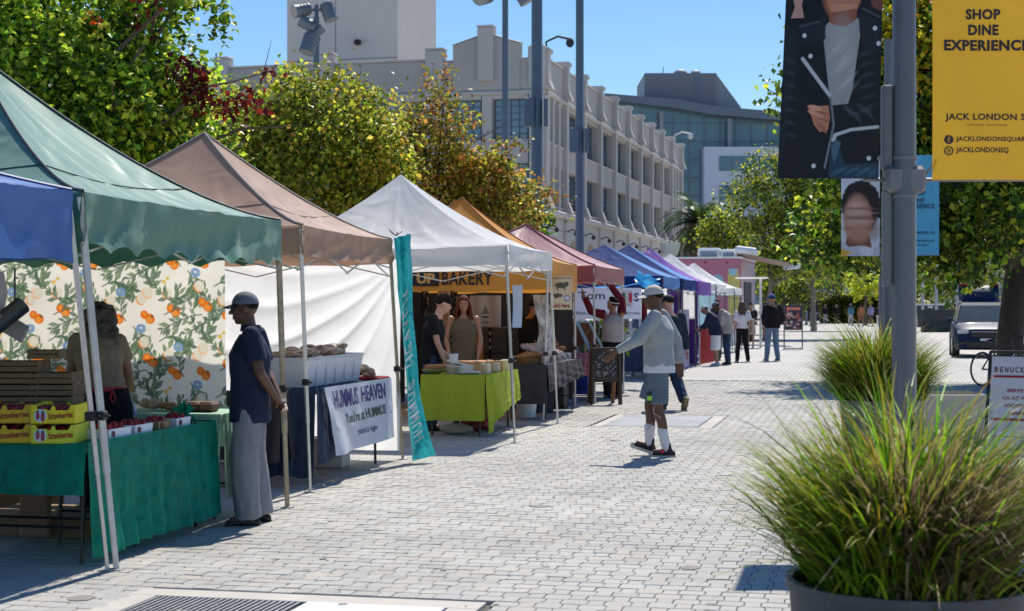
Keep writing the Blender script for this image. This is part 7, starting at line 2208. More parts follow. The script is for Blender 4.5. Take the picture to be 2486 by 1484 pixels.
# more odds and ends on and under the stalls
r_ = random.Random(31)
for i in range(6):
    y = 18.75 + i * .27
    solo('paper_bag', MB().obox((-4.62 + .03 * (i % 2), y, .815), (.10, .09, .12 + .02 * (i % 3)), Matrix.Rotation(r_.uniform(-.4, .4), 3, 'Z'), b=.01), (M2('kraft_bag', '#b08c5c', rough=.9), M2('cream_bag2', '#d8ccb0', rough=.9))[i % 2], '%s upright paper bag, %s along the street edge of the lime green table' % (('kraft brown', 'cream')[i % 2], 'first second third fourth fifth sixth'.split()[i]), 'bag', group='paper bags along the lime green table')
for i in range(5):
    y = 21.9 + i * .42
    t = thing('price_placard', '%s white price placard standing among the baskets on the black table' % 'first second third fourth fifth'.split()[i], 'placard', (-4.42, y, .775), .2 * (i - 2), 'price placards on the black table')
    part('card', MB().obox((0, 0, .06), (.12, .008, .10), Matrix.Rotation(-.25, 3, 'X')), M2('placard_white', '#e4e4dc', rough=.7), t, world=False)
    m = MB()
    for k in range(3): m.box(-.045, .045 - .02 * k, -.022 + .006 * k, -.0205 + .006 * k, .035 + k * .022, .045 + k * .022)
    part('writing', m, ink_g, t, world=False, kind='stuff')
for i, (x, y, w, d, h, cl, lab) in enumerate(((-5.6, 14.3, .4, .5, .32, '#7c5c38', 'brown cardboard box on the ground under the hummus table'), (-5.2, 14.9, .35, .35, .26, '#cfcac0', 'white picnic box on the ground under the far end of the hummus table'), (-6.3, 11.0, .5, .4, .3, '#8c6c44', 'cardboard box on the ground by the floral curtain'),
        (-5.0, 20.1, .35, .4, .25, '#8c7048', 'brown box on the ground under the lime green table'), (-4.8, 23.2, .4, .4, .3, '#3c4450', 'grey plastic tub on the ground beside the black tablecloth'))):
    t = thing('storage_box', lab, 'box', (x, y, 0), .1 * i, 'boxes stowed under the stalls')
    part('box', MB().cbox(-w / 2, w / 2, -d / 2, d / 2, .003, h, .008), M2('box_' + cl[1:], cl, rough=.85), t, world=False)
    part('lid', MB().cbox(-w / 2 - .008, w / 2 + .008, -d / 2 - .008, d / 2 + .008, h + .001, h + .03, .006), M2('box_' + cl[1:], cl), t, world=False)
for i in range(7):
    t = solo('hung_garment', MB().grid(lambda u, v, i=i: np.stack([-4.75 - .22 * i + .16 * u * (1 - .3 * v), 37.2 + .03 * np.sin(u * 6 + i), 1.05 + .85 * v + .02 * np.sin(u * 5)], -1), 8, 6), (lil, wall_white, maroon, denim_m, beige, purple_f, white_c)[i], '%s garment on the rail under the first blue tent' % ('lilac', 'white', 'maroon', 'denim blue', 'beige', 'purple', 'off white')[i], 'garment', group='garments on the rail under the first blue tent', smooth=True)
# ================================================================ LAMP POSTS WITH BANNERS
post_m = M('lamp_post_paint', (0.115, 0.13, 0.145), rough=.38, var=.08, scale=3, coat=.2)
brk_m = M('bracket_metal', (0.20, 0.20, 0.21), rough=.45, metal=.4)
box_m = M('junction_box', (0.16, 0.17, 0.18), rough=.5)
vinyl = M('printed_vinyl', attr=True, rough=.45, var=.04, trans=.10, spec=.35, wrinkle=.3, wscale=1.6)
def banner_quad(tl, tr, br, bl_):
    return quadsurf(bl_, br, tr, tl)
def lamp_post(label, px, d, r, top):
    p = at(px, 742, d)
    t = thing('lamp_post', label, 'lamp post', (p.x, p.y, 0), group='tall lamp posts carrying banners')
    part('pole', MB().tube([(p.x, p.y, -.03), (p.x, p.y, 2.0), (p.x, p.y, top)], [r * 1.04, r, r * .9], 28), post_m, t, smooth=True)
    part('base_collar', MB().tube([(p.x, p.y, 0), (p.x, p.y, .12)], r * 1.6, 20), post_m, t)
    return t, p
t, P1_ = lamp_post('nearest grey lamp post, rising out of the near grass planter', 2194, 11.6, .088, 6.2)
z = at(0, 437, 11.6).z
m = MB().obox((P1_.x, P1_.y, z), (.30, .16, .20), Matrix.Rotation(YAW, 3, 'Z'), b=.03)
part('bracket_clamp', m, brk_m, t)
for zz in (z + .155, z - .125): part('bracket_band', MB().tube([(P1_.x, P1_.y, zz - .012), (P1_.x, P1_.y, zz + .012)], .097, 24), brk_m, t, smooth=True)
c = P1_ - ax * .125 + ay * .02
part('junction_box', MB().obox((c.x, c.y, at(0, 310, 11.6).z), (.07, .10, .62), Matrix.Rotation(YAW, 3, 'Z'), b=.008), box_m, t)
part('junction_box', MB().obox((c.x, c.y, at(0, 480, 11.6).z - .3), (.06, .09, .7), Matrix.Rotation(YAW, 3, 'Z'), b=.008), box_m, t, label='lower box on the post')
part('banner_arm', MB().tube([P1_ + V(0, 0, z - EYE) - ax * .1, P1_ + V(0, 0, z - EYE) - ax * .30], .014, 8).tube([P1_ + V(0, 0, z - EYE) + ax * .1, P1_ + V(0, 0, z - EYE) + ax * .9], .014, 8), brk_m, t, smooth=True)
part('stay_hook', MB().tube([P1_ + ax * .15 + V(0, 0, z + .02 - EYE), at(2272, 385, 11.5)], .007, 6), brk_m, t)
# portrait banner: torso in a black leather jacket
def d_jacket(r):
    k, k2, hi = C('#0c1016'), C('#161d26'), C('#3c4854')
    sk, sk2 = C('#a87458'), C('#7c4c3c')
    r.poly([(0, 0), (1, 0), (1, 1), (0, 1)], k)
    r.poly([(.05, 1.06), (.20, 1.06), (.17, .97), (.20, .90), (.06, .895), (.10, .96)], C('#b08c80'), .9); r.poly([(.84, 1.06), (1, 1.06), (1, .93), (.90, .96)], sk2, .6)
    r.poly([(0, .0), (.02, .0), (.10, .45), (.16, .80), (.02, .86)], k2, .8)
    r.ell(.58, 1.04, .20, .16, sk2); r.ell(.60, 1.04, .18, .14, sk); r.ell(.61, 1.015, .13, .02, C('#c8b0a8'), al=.7, soft=.8); r.ell(.61, .99, .12, .014, C('#8a5044'), al=.6, soft=.8); r.ell(.60, .955, .10, .03, C('#b48468'), al=.6, soft=1)
    r.poly([(.46, .93), (.74, .95), (.74, .84), (.46, .85)], sk2)
    r.poly([(.40, .84), (.46, .875), (.54, .855), (.63, .85), (.70, .875), (.76, .90), (.78, .80), (.72, .50), (.68, .42), (.52, .41), (.48, .50), (.42, .74)], C('#858c8f')); r.ell(.60, .72, .10, .16, C('#9aa1a4'), al=.5, soft=1.2)
    for q in range(6): r.ell(.56 + .025 * q, .74 - .05 * q, .09, .012, C(('#a4aaac', '#747c80')[q % 2]), .5, .5, 1.2)
    r.poly([(.28, .86), (.42, .90), (.43, .78), (.20, .76), (.16, .84)], k2); r.poly([(.76, .93), (.98, .88), (.96, .72), (.80, .74)], k2)
    r.line([(.16, .85), (.36, .88)], .006, hi, .8, .55); r.line([(.80, .95), (.98, .90)], .006, hi, .8, .55)
    r.line([(.20, .67), (.50, .46)], .010, C('#a8b0b8'), 1, .55); r.line([(.50, .46), (.54, .30), (.46, .06)], .006, C('#6a747c'), .9, .55)
    r.line([(.56, .245), (.72, .275), (.98, .29)], .009, C('#a8b0b8'), 1, .55); r.line([(.56, .245), (.54, .215)], .010, C('#a8b0b8'), 1, .55)
    for q in range(7): r.ell(.07 + .008 * q, .66 - .07 * q, .05, .010, hi, -.15, .35, 1.2)
    for q in range(7): r.ell(.66 + .04 * q, .40 - .02 * (q % 4), .05, .012, hi, -.6 + .3 * (q % 3), .5, 1.2)
    for q in range(6): r.ell(.84 + .01 * q, .70 - .06 * q, .07, .012, hi, .2, .35, 1.2)
    for (x, y) in ((.21, .80), (.28, .685), (.97, .755), (.93, .84), (.35, .07), (.90, .115)): r.ell(x, y, .022, .013, C('#b8c0c8'))
    r.poly([(.28, .40), (.48, .41), (.50, .34), (.48, .27), (.40, .26), (.34, .30)], sk)
    r.ell(.34, .395, .07, .015, C('#c89078'), -.1); r.ell(.35, .36, .08, .015, C('#c08870'), -.25); r.ell(.40, .32, .08, .016, C('#a87058'), -.4); r.ell(.42, .285, .06, .014, C('#94604c'), -.5)
    r.line([(.36, .375), (.48, .36)], .004, sk2, .9, .55); r.line([(.38, .34), (.48, .32)], .004, sk2, .9, .55)
    r.poly([(.50, .0), (.52, .20), (.58, .22), (.66, .08), (1, .09), (1, 0)], C('#1c3646')); r.poly([(.55, .08), (.62, .20), (.58, .22), (.52, .18)], C('#4c6a7c'), .7)
    for q in range(7): r.ell(.58 + .06 * q, .035 + .015 * (q % 2), .04, .012, C('#3c5f74'), .3, .6, 1.2)
YB = P1_.y - .06
def bquad(L, R_, T, B, d, lean=0.0):
    return [at(L, B, d), at(R_, B, d), at(R_ + lean * .2, T, d), at(L + lean, T, d)]
bl_, br_, tr_, tl_ = at(1886, 434, 11.45), at(2133, 434, 11.45), at(2141, -24, 11.45), at(1908, -24, 11.45)
def bf(q, off=0.0, amp=.012):
    b0 = quadsurf(q[0], q[1], q[2], q[3])
    nrm = np.array(-ay)
    return lambda u, v: b0(u, v) + nrm[None] * (off + amp * np.sin(u * 5 + v * 3))[:, None]
# paint so that the visible lower part holds the torso
class _S: pass
ra = Ras(230, 420, C('#0c1016'))
Y0 = ra.Y.copy(); ra.Y = Y0 * (24 + 434) / 434.0      # the visible part of the cloth is its lower 73 %
d_jacket(ra); ra.Y = Y0
t2 = thing('street_banner', 'banner of a person in black leather jacket and grey tee on the nearest post', 'banner', tuple(bl_))
part('cloth', ra.grid(bf((bl_, br_, tr_, tl_))), vinyl, t2, smooth=True)
part('eyelet', MB().tube([at(2133, 385, 11.44), at(2133, 385, 11.42)], .016, 10), brk_m, t2)
# yellow banner
q = (at(2262, 437, 11.5), at(2530, 437, 11.5), at(2530, -24, 11.5), at(2262, -24, 11.5))
t3 = thing('street_banner', 'yellow banner lettered SHOP DINE EXPERIENCE on the nearest post', 'banner', tuple(q[0]))
yf = bf(q)
part('cloth', MB().grid(yf, 40, 60), M('yellow_vinyl', C('#d8a626'), rough=.45, var=.03, trans=.26, wrinkle=.5, wscale=1.5, dirt=.06), t3, smooth=True)
def uv(px, py): return ((px - 2262) / 268.0, (437 - py) / 461.0)
def lab(s, x0, x1, y0, y1, mat=None, bold=.045, f=yf, tt=t3, uvf=uv, off=.006):
    a, b = uvf(x0, y1), uvf(x1, y0)
    nrm = np.array(-ay) * off
    fn = lambda u, v: f(u, v) + nrm
    part('lettering', text_mb(MB(), s, fn, (a[0] + b[0]) / 2, (a[1] + b[1]) / 2, b[0] - a[0], b[1] - a[1], bold=bold, spacing=1.08), mat or M('banner_ink', (.03, .018, .02), rough=.5), tt)
lab('SHOP', 2344, 2428, 22, 48); lab('DINE', 2350, 2424, 60, 86); lab('EXPERIENCE', 2290, 2497, 97, 124)
lab('JACK LONDON SQ', 2292, 2509, 276, 297, bold=.03); lab('OAKLAND  CALIFORNIA', 2345, 2445, 302, 306, bold=.01)
lab('JACKLONDONSQUARE', 2318, 2498, 332, 347, bold=.03); lab('JACKLONDONSQ', 2318, 2448, 358, 375, bold=.03)
for k, py in enumerate((340, 367)):
    a = uv(2301, py)
    m = MB(); f_ = lambda u, v: yf(u, v) + np.array(-ay) * .006
    ang = np.linspace(0, 2 * PI, 25)[:-1]
    ru, rv = 11.5 / 268, 11 / 461
    if k == 0:
        m.add(f_(a[0] + ru * np.cos(ang), a[1] + rv * np.sin(ang)), [tuple(range(24))])
        part('round_logo', m, M('banner_ink', (.03, .018, .02)), t3)
        part('round_logo_letter', text_mb(MB(), 'f', lambda u, v: yf(u, v) + np.array(-ay) * .009, a[0], a[1], .03, .031, bold=.05), M('yellow_vinyl'), t3)
    else:
        for (r0, r1) in ((1, .72), (.42, .22)):
            vo = f_(a[0] + ru * r0 * np.cos(ang), a[1] + rv * r0 * np.sin(ang)); vi = f_(a[0] + ru * r1 * np.cos(ang), a[1] + rv * r1 * np.sin(ang))
            m.add(np.concatenate([vo, vi]), [(i, (i + 1) % 24, 24 + (i + 1) % 24, 24 + i) for i in range(24)])
        part('round_logo', m, M('banner_ink'), t3, label='ring shaped logo')
# second post with face banner and blue banner
t, P2_ = lamp_post('second grey lamp post standing just behind the nearest one', 2156, 29.7, .088, 6.6)
z2 = at(0, 622, 29.7).z
for zz in (z2 + .02, z2 + 1.88): part('banner_arm', MB().tube([P2_ + V(0, 0, zz - EYE) - ax * .9, P2_ + V(0, 0, zz - EYE) + ax * .95], .014, 8), brk_m, t, smooth=True)
part('bracket_clamp', MB().obox((P2_.x, P2_.y, z2), (.28, .18, .18), Matrix.Rotation(YAW, 3, 'Z'), b=.02), brk_m, t)
def d_face(r):
    r.poly([(0, 0), (1, 0), (1, 1), (0, 1)], C('#c4ccd4'))
    hr = C('#1c1214'); g = random.Random(3)
    r.ell(.52, .62, .46, .34, hr)
    for q in range(260):
        a = g.uniform(-.4, PI + .3); rr_ = g.uniform(.88, 1.12); r.ell(.52 + .45 * rr_ * math.cos(a), .64 + .30 * rr_ * math.sin(a), .045, .024, hr, al=.8)
    r.ell(.86, .34, .12, .14, C('#8a6a50'), al=.6, soft=.8)
    r.ell(.44, .47, .36, .33, C('#94604c')); r.ell(.42, .45, .30, .28, C('#c09880'), soft=.9); r.ell(.40, .62, .2, .08, C('#d8b8a8'), al=.5, soft=1.4)
    for (y, c_, h_) in ((.62, '#8a5c4c', .02), (.56, '#b89484', .02), (.50, '#7c5448', .025), (.45, '#c0a090', .015), (.36, '#744038', .03)): r.ell(.46, y, .38, h_, C(c_), al=.8, soft=1)
    r.poly([(.15, .26), (.75, .26), (.8, .10), (.1, .12)], C('#7c4c3a')); r.ell(.46, .30, .30, .12, C('#b08068'), soft=.6)
    r.poly([(0, .20), (.2, .12), (.6, .14), (.8, .05), (1, .18), (1, 0), (0, 0)], C('#b8bcc4')); r.poly([(0, .10), (.3, .04), (.1, 0), (0, 0)], C('#d8a83c')); r.ell(.66, .06, .2, .06, C('#d0d4d8'))
q2 = (at(2041, 622, 29.6), at(2135, 622, 29.6), at(2135, 380, 29.6), at(2041, 380, 29.6))
t4 = thing('street_banner', 'banner with a close up face and curly hair on the second post', 'banner', tuple(q2[0]))
ra = Ras(90, 160, C('#c4ccd4')); Y0 = ra.Y.copy(); ra.Y = Y0 * 242 / 186.; d_face(ra); ra.Y = Y0
part('cloth', ra.grid(bf(q2)), vinyl, t4, smooth=True)
q3 = (at(2176, 620, 29.6), at(2279, 620, 29.6), at(2279, 377, 29.6), at(2176, 377, 29.6))
t5 = thing('street_banner', 'sky blue banner lettered SHOP DINE EXPERIENCE on the second post', 'banner', tuple(q3[0]))
bfq = bf(q3)
part('cloth', MB().grid(bfq, 10, 16), M('sky_vinyl', C('#4aa6cc'), rough=.45, trans=.1), t5, smooth=True)
def uv3(px, py): return ((px - 2176) / 103., (620 - py) / 243.)
for a in (('SHOP', 2208, 2246, 464, 476), ('DINE', 2210, 2244, 481, 492), ('EXPERIENCE', 2190, 2268, 495, 507), ('JACK LONDON SQ', 2190, 2268, 562, 570), ('JACKLONDONSQUARE', 2200, 2268, 583, 588), ('JACKLONDONSQ', 2200, 2252, 594, 598)):
    lab(*a, f=bfq, tt=t5, uvf=uv3, off=.01, bold=.03, mat=M('slate_ink2', C('#24445c')))
t, P3_ = lamp_post('third lamp post far down the line behind the second one', 2140, 46, .09, 6.6)
def d_dark(r): r.poly([(0, 0), (1, 0), (1, 1), (0, 1)], C('#2c2024')); r.poly([(.1, .1), (.4, .1), (.3, .8)], C('#6c2c34'), .7); r.poly([(0, .6), (.14, .9), (.1, .2)], C('#b8bcc4'), .8)
q4 = (at(2076, 664, 46), at(2132, 664, 46), at(2132, 500, 46), at(2076, 500, 46))
t6 = thing('street_banner', 'small dark banner on the third post, under the face banner', 'banner', tuple(q4[0]))
ra = Ras(40, 80, C('#2c2024')); d_dark(ra)
part('cloth', ra.grid(bf(q4)), vinyl, t6, smooth=True)
part('banner_arm', MB().tube([P3_ + V(0, 0, .96) - ax * .8, P3_ + V(0, 0, .96)], .014, 6), brk_m, t)

# ================================================================ PARKED CAR (facing the camera, tailgate up)
car_paint = M('blue_black_paint', (0.010, 0.025, 0.06), rough=.45, var=.03, coat=.04, spec=.15)
car_glass = M('car_glass', (.03, .05, .05), rough=.08, var=.5, scale=1.5, spec=.6, coat=.2)
chrome = M('chrome', (.6, .6, .62), rough=.15, metal=1)
tyre_m = M('tyre', (.02, .02, .02), rough=.85)
head_m = M('headlamp', (.45, .5, .55), rough=.1, coat=1)
cc = at(2392, 742, 48)
car = thing('parked_car', 'dark blue car facing the camera with its tailgate raised, partly behind the tree trunk', 'car', (cc.x, cc.y, 0), -.02)
W2 = .94
# stations along y (front = 0, rear = 4.3): (y, half width low, half width shoulder, z bottom, z shoulder)
st = [(0.0, .62, .60, .34, .72), (.06, .80, .76, .26, .86), (.25, .90, .86, .24, .95), (.9, .94, .90, .24, 1.04), (1.25, .94, .91, .24, 1.08), (2.2, .94, .92, .24, 1.10), (3.6, .94, .90, .24, 1.12), (4.2, .92, .86, .30, 1.12), (4.35, .84, .78, .42, 1.05)]
vs = []; n_ = 12
for (y, wl_, wsh, zb_, zs) in st:
    pr = [(-wl_ * .95, zb_), (-wl_, zb_ + .12), (-wl_, (zb_ + zs) / 2 + .05), (-wsh, zs - .06), (-wsh * .86, zs), (-wsh * .4, zs + .02), (wsh * .4, zs + .02), (wsh * .86, zs), (wsh, zs - .06), (wl_, (zb_ + zs) / 2 + .05), (wl_, zb_ + .12), (wl_ * .95, zb_)]
    vs += [(x, y, z) for x, z in pr]
f = [(i * n_ + j, i * n_ + (j + 1) % n_, (i + 1) * n_ + (j + 1) % n_, (i + 1) * n_ + j) for i in range(len(st) - 1) for j in range(n_)]
f += [tuple(range(n_))[::-1], tuple((len(st) - 1) * n_ + j for j in range(n_))]
part('body', MB().add(vs, f), car_paint, car, world=False, smooth=True, angle=35)
def frus(y0b, y1b, y0t, y1t, zb_, zt_, wb_, wt_):
    return [(-wb_, y0b, zb_), (wb_, y0b, zb_), (wb_, y1b, zb_), (-wb_, y1b, zb_), (-wt_, y0t, zt_), (wt_, y0t, zt_), (wt_, y1t, zt_), (-wt_, y1t, zt_)]
ff_ = [(0, 1, 5, 4), (1, 2, 6, 5), (2, 3, 7, 6), (3, 0, 4, 7), (4, 5, 6, 7), (3, 2, 1, 0)]
part('cabin', MB().add(frus(1.05, 4.25, 1.85, 4.05, 1.06, 1.62, .86, .68), ff_), car_glass, car, world=False)
part('roof', MB().add(frus(1.82, 4.12, 1.95, 4.02, 1.60, 1.70, .70, .62), ff_), car_paint, car, world=False)
for s in (-1, 1):
    part('roof_rail', MB().tube([(s * .64, 2.0, 1.72), (s * .64, 3.9, 1.72)], .02, 6), chrome, car, world=False)
    part('front_pillar', MB().tube([(s * .85, 1.03, 1.06), (s * .69, 1.82, 1.62)], .035, 6), car_paint, car, world=False)
    hl_ = part('headlight', MB().obox((s * .66, .03, .80), (.34, .14, .11), Matrix.Rotation(s * .35, 3, 'Z'), b=.03), head_m, car, world=False)
    part('wing_mirror', MB().obox((s * 1.02, 1.25, 1.16), (.20, .12, .15), None, b=.04), car_paint, car, world=False)
    part('fog_lamp', MB().obox((s * .68, -.01, .46), (.20, .08, .07), Matrix.Rotation(s * .3, 3, 'Z'), b=.02), black_pl, car, world=False)
    for y in (.85, 3.45):
        w_ = part('wheel', MB().tube([(s * .74, y, .35), (s * .96, y, .35)], .35, 28), tyre_m, car, world=False, smooth=True)
        part('rim', MB().tube([(s * .955, y, .35), (s * .97, y, .35)], .23, 16), chrome, w_, world=False)
part('grille', MB().cbox(-.42, .42, -.03, .02, .62, .78, .02), black_pl, car, world=False)
part('lower_grille', MB().cbox(-.55, .55, -.02, .04, .30, .50, .02), black_pl, car, world=False)
part('number_plate', MB().cbox(-.16, .16, -.05, -.03, .52, .60, .004), M2('plate_white', '#c8c8c8'), car, world=False)
part('bonnet_trim', MB().cbox(-.45, .45, -.035, .0, .79, .81, .005), chrome, car, world=False)
m = MB().grid(lambda u, v: np.stack([(-.66 + 1.32 * u) * (1 - .05 * (1 - v)), 3.95 + .55 * v, 1.70 + .56 * v + .09 * np.sin(PI * v) * (1 - (2 * u - 1) ** 2 * .6)], -1), 14, 10)
m.grid(lambda u, v: np.stack([(.66 - 1.32 * u) * (1 - .05 * (1 - v)), 3.99 + .55 * v, 1.66 + .56 * v], -1), 4, 4)
tg = part('tailgate', m, car_paint, car, world=False, smooth=True)
part('rear_screen', MB().add([(-.50, 4.0, 1.74), (.50, 4.0, 1.74), (.52, 4.20, 2.06), (-.52, 4.20, 2.06)], [(0, 1, 2, 3)]), car_glass, tg, world=False)
for s in (-1, 1): part('tail_light', MB().obox((s * .50, 4.47, 2.29), (.28, .10, .07), None, b=.01), M2('tail_red', '#a01018', rough=.3), tg, world=False)

# ================================================================ BICYCLE against the tree
bc = at(2428, 742, 31.5)
bk = thing('bicycle', 'black bicycle leaning against the trunk of the plane tree', 'bicycle', (bc.x, bc.y, 0), YAW + .55)
bm = M('bike_black', (.015, .015, .016), rough=.35)
def ring_mb(c, r, rt, n=30):
    return MB().tube([(c[0] + r * math.cos(a), c[1], c[2] + r * math.sin(a)) for a in np.linspace(0, 2 * PI, n)], rt, 6, caps=False)
for sx_ in (-.52, .52):
    w_ = part('wheel', ring_mb((sx_, 0, .345), .325, .018), tyre_m, bk, world=False, smooth=True)
    part('rim', ring_mb((sx_, 0, .345), .302, .009), chrome, w_, world=False, smooth=True)
    m = MB()
    for q in range(14): a = 2 * PI * q / 14; m.tube([(sx_, 0, .345), (sx_ + .30 * math.cos(a), 0, .345 + .30 * math.sin(a))], .0016, 4)
    part('spokes', m, chrome, w_, world=False, kind='stuff')
bb, stc, hd_ = (-.08, 0, .30), (-.22, 0, .78), (.32, 0, .82)
m = MB()
for a, b in ((bb, stc), (bb, (.35, 0, .70)), ((-.2, 0, .74), hd_), ((-.52, 0, .345), bb), ((-.52, 0, .345), (-.2, 0, .72)), ((.52, 0, .345), (.33, 0, .88))): m.tube([a, b], .016, 8)
part('frame', m, bm, bk, world=False, smooth=True)
part('handlebar', MB().tube([(.33, -.28, .98), (.30, -.1, .96), (.33, 0, .92), (.30, .1, .96), (.33, .28, .98)], .012, 6), bm, bk, world=False, smooth=True)
part('saddle', MB().ell((-.25, 0, .90), (.14, .07, .035)), bm, bk, world=False, smooth=True)
part('seat_post', MB().tube([stc, (-.24, 0, .88)], .014, 6), bm, bk, world=False)
part('crank', MB().tube([(bb[0], -.06, .46), (bb[0], -.06, .14)], .01, 6).tube([(bb[0], -.04, .3), (bb[0], -.05, .3)], .09, 16), chrome, bk, world=False)

# ================================================================ FOLDING SIGN, pale planter block
fp = at(2484, 742, 15.2)
fs = thing('folding_sign', 'black framed folding sign with white panels and red lettering at the right edge', 'sandwich board', (fp.x, fp.y, 0), YAW - .5)
fr = M('black_frame', (.012, .013, .016), rough=.4)
pan = M('white_panel', (.55, .55, .58), rough=.6, var=.05)
HS, WS, DS = 1.15, .62, .32
for sy in (-1, 1):
    for sx_ in (-1, 1): part('leg', MB().tube([(sx_ * WS / 2, 0, HS), (sx_ * WS / 2, sy * DS, .01)], .019, 4), fr, fs, world=False)
    part('top_rail', MB().tube([(-WS / 2, sy * .02, HS), (WS / 2, sy * .02, HS)], .02, 4), fr, fs, world=False)
    k0, k1 = .96, .08
    def P_(x, k): return (x, sy * DS * (1 - k), HS * k)
    poly = [P_(-WS / 2 + .02, .14), P_(WS / 2 - .02, .14), P_(WS / 2 - .02, k0), P_(-WS / 2 + .02, k0)]
    m = MB(); m.add(poly + [(a, b + sy * .008, c_) for a, b, c_ in poly], [(0, 1, 2, 3), (7, 6, 5, 4), (0, 4, 5, 1), (1, 5, 6, 2), (2, 6, 7, 3), (3, 7, 4, 0)])
    pn = part('panel', m, pan, fs, world=False)
    for z_ in (.30,): part('brace', MB().tube([P_(-WS / 2, z_), P_(WS / 2, z_)], .012, 4), fr, fs, world=False)
part('side_brace', MB().tube([(-WS / 2, -DS * .68, HS * .32), (-WS / 2, 0, HS * .36), (-WS / 2, DS * .68, HS * .32)], .012, 6), fr, fs, world=False)
def sfn(u, v):
    k = .14 + .82 * v
    return np.stack([-WS / 2 + .02 + (WS - .04) * u, -DS * (1 - k) - .012 + 0 * u, HS * k], -1)
redi = M2('sign_red', '#8c1c2c', rough=.6); blki = M('banner_ink')
m = text_mb(MB(), 'BEWARE', sfn, .5, .86, .8, .09, bold=.03) if False else text_mb(MB(), 'MARKET DAY', sfn, .5, .87, .86, .075, bold=.03)
for i, (s, w_) in enumerate((('VENDORS', .5), ('SUNDAY 10-3', .6), ('PARKING', .5), ('THIS WAY', .45))):
    pass
m = MB(); 
for i in range(4): text_mb(m, ('SERVE YOU', 'US AT A NEW', 'LOCATION AT', 'MARKET')[i], sfn, .52, .66 - i * .075, (.5, .62, .55, .40)[i], .034, bold=.02)
part('small_lettering', m, redi, fs, world=False, kind='stuff')
m = MB()
for i in range(11): text_mb(m, 'BENUCKSDULE'[i], sfn, .08 + i * .084, .87, .055, .055, bold=.02)
part('lettering', m, blki, fs, world=False)
m = MB()
for v0 in (.79, .36):
    m.add(sfn(np.array([.04, .96, .96, .04]), np.array([v0, v0, v0 + .022, v0 + .022])) - np.array([0, .002, 0]), [(0, 1, 2, 3)])
part('red_rule', m, redi, fs, world=False, kind='stuff')
c = at(2325, 742, 18.3)
pb = thing('square_planter', 'pale square concrete planter behind the near grass, left of the folding sign', 'planter', (c.x, c.y, 0), YAW)
part('box', MB().cbox(-.36, .34, 0, .7, 0, .57, .02), M('pale_planter', (.46, .43, .38), rough=.85, var=.08, dirt=.15), pb, world=False)
part('soil', MB().box(-.30, .28, .06, .64, .572, .578), soil, pb, world=False)

# ================================================================ RIGHT BACKGROUND bits
c = at(2222, 742, 112)
dp = thing('screen_fence', 'dark site fence panel with a white post and rail beyond the lamp posts', 'fence', (c.x, c.y, 0), YAW)
for k in range(3): part('panel', MB().cbox(-.9 + k * 1.02, .08 + k * 1.02, 0, .06, .05, 1.64, .01), M('dark_panel', (.045, .05, .06), rough=.6), dp, world=False)
part('rail', MB().cbox(-.9, 2.2, -.03, .0, 1.62, 1.72, .01), white_pl, dp, world=False); part('post', MB().cbox(2.13, 2.23, -.05, .05, 0, 1.72, .01), white_pl, dp, world=False)
part('notice', MB().box(.85, 1.2, -.05, -.03, 1.42, 1.58), M2('white_sign2', '#d8d8d8'), dp, world=False)
gp = M('galvanised_pole', (.42, .45, .50), rough=.5)
for px, d, lab_, tp in ((2239, 105, 'thinnest pale pole behind the sky blue banner', 5.2), (2272, 100, 'pale pole in the middle of three beyond the site fence', 6.5), (2326, 80, 'thicker pale pole left of the parked car', 6.0)):
    c = at(px, 742, d); r_ = .13 if d < 90 else .10
    solo('slim_pole', MB().tube([(c.x, c.y, -.05), (c.x, c.y, tp)], r_, 10), gp, lab_, 'pole', group='slim pale poles right of the lamp posts', smooth=True)
c = at(2325, 742, 95)
solo('far_hedge_wall', MB().obox((c.x, c.y, .6), (4.4, .4, 1.5), Matrix.Rotation(YAW, 3, 'Z')), M('dark_wall', (.05, .055, .06), rough=.9, var=.3), 'low dark wall behind the parked car', 'wall')
for i, (px, d) in enumerate(((1957, 128), (1969, 122), (1978, 118))):
    c = at(px, 742, d)
    t = thing('bollard', ('leftmost', 'middle', 'rightmost')[i] + ' of the dark bollards across the far end of the walk', 'bollard', (c.x, c.y, 0), group='bollards at the far end')
    part('post', MB().lathe([(.16, 0), (.16, .08), (.11, .12), (.11, .95), (.13, 1.0), (.08, 1.1), (.002, 1.12)], (0, 0, 0), 14), pole_m, t, world=False, smooth=True)
for i in range(3):
    c = at(1985 + i * 16, 742, 150)
    t = solo('bike_hoop', MB().tube([(c.x + .45 * math.cos(a), c.y, .9 * math.sin(a)) for a in np.linspace(0, PI, 12)], .05, 6), gp, ('left', 'middle', 'right')[i] + ' pale hoop rack before the brick shed', 'bike rack', group='hoop racks before the brick shed', smooth=True)
# poster stand
c = at(1925, 742, 57.5)
t = thing('poster_stand', 'free standing dark frame holding a colourful poster in its top half', 'poster stand', (c.x, c.y, 0), YAW)
for s in (-1, 1): part('leg', MB().cbox(s * .33 - .02, s * .33 + .02, -.02, .02, 0, 1.62, .004), dark_leg, t, world=False)
for z_ in (.03, .72, 1.60): part('rail', MB().cbox(-.31, .31, -.015, .015, z_ - .02, z_ + .02, .004), dark_leg, t, world=False)
def d_post(r):
    r.poly([(0, 0), (1, 0), (1, 1), (0, 1)], C('#2c2430')); g = random.Random(6)
    for q in range(36): r.ell(g.uniform(.05, .95), g.uniform(.02, .75), .09, .05, C(['#c8705c', '#8c3c3c', '#d8a08c', '#4c4c6c', '#e0d0c8'][q % 5]), al=.8)
    r.poly([(.1, .82), (.9, .82), (.9, .95), (.1, .95)], C('#d8806c'))
ra = Ras(40, 50, (0, 0, 0)); d_post(ra)
part('poster', ra.grid(plane_fn((-.31, -.02, .74), (.62, 0, 0), (0, 0, .84), .002)), berry_print, t, world=False)

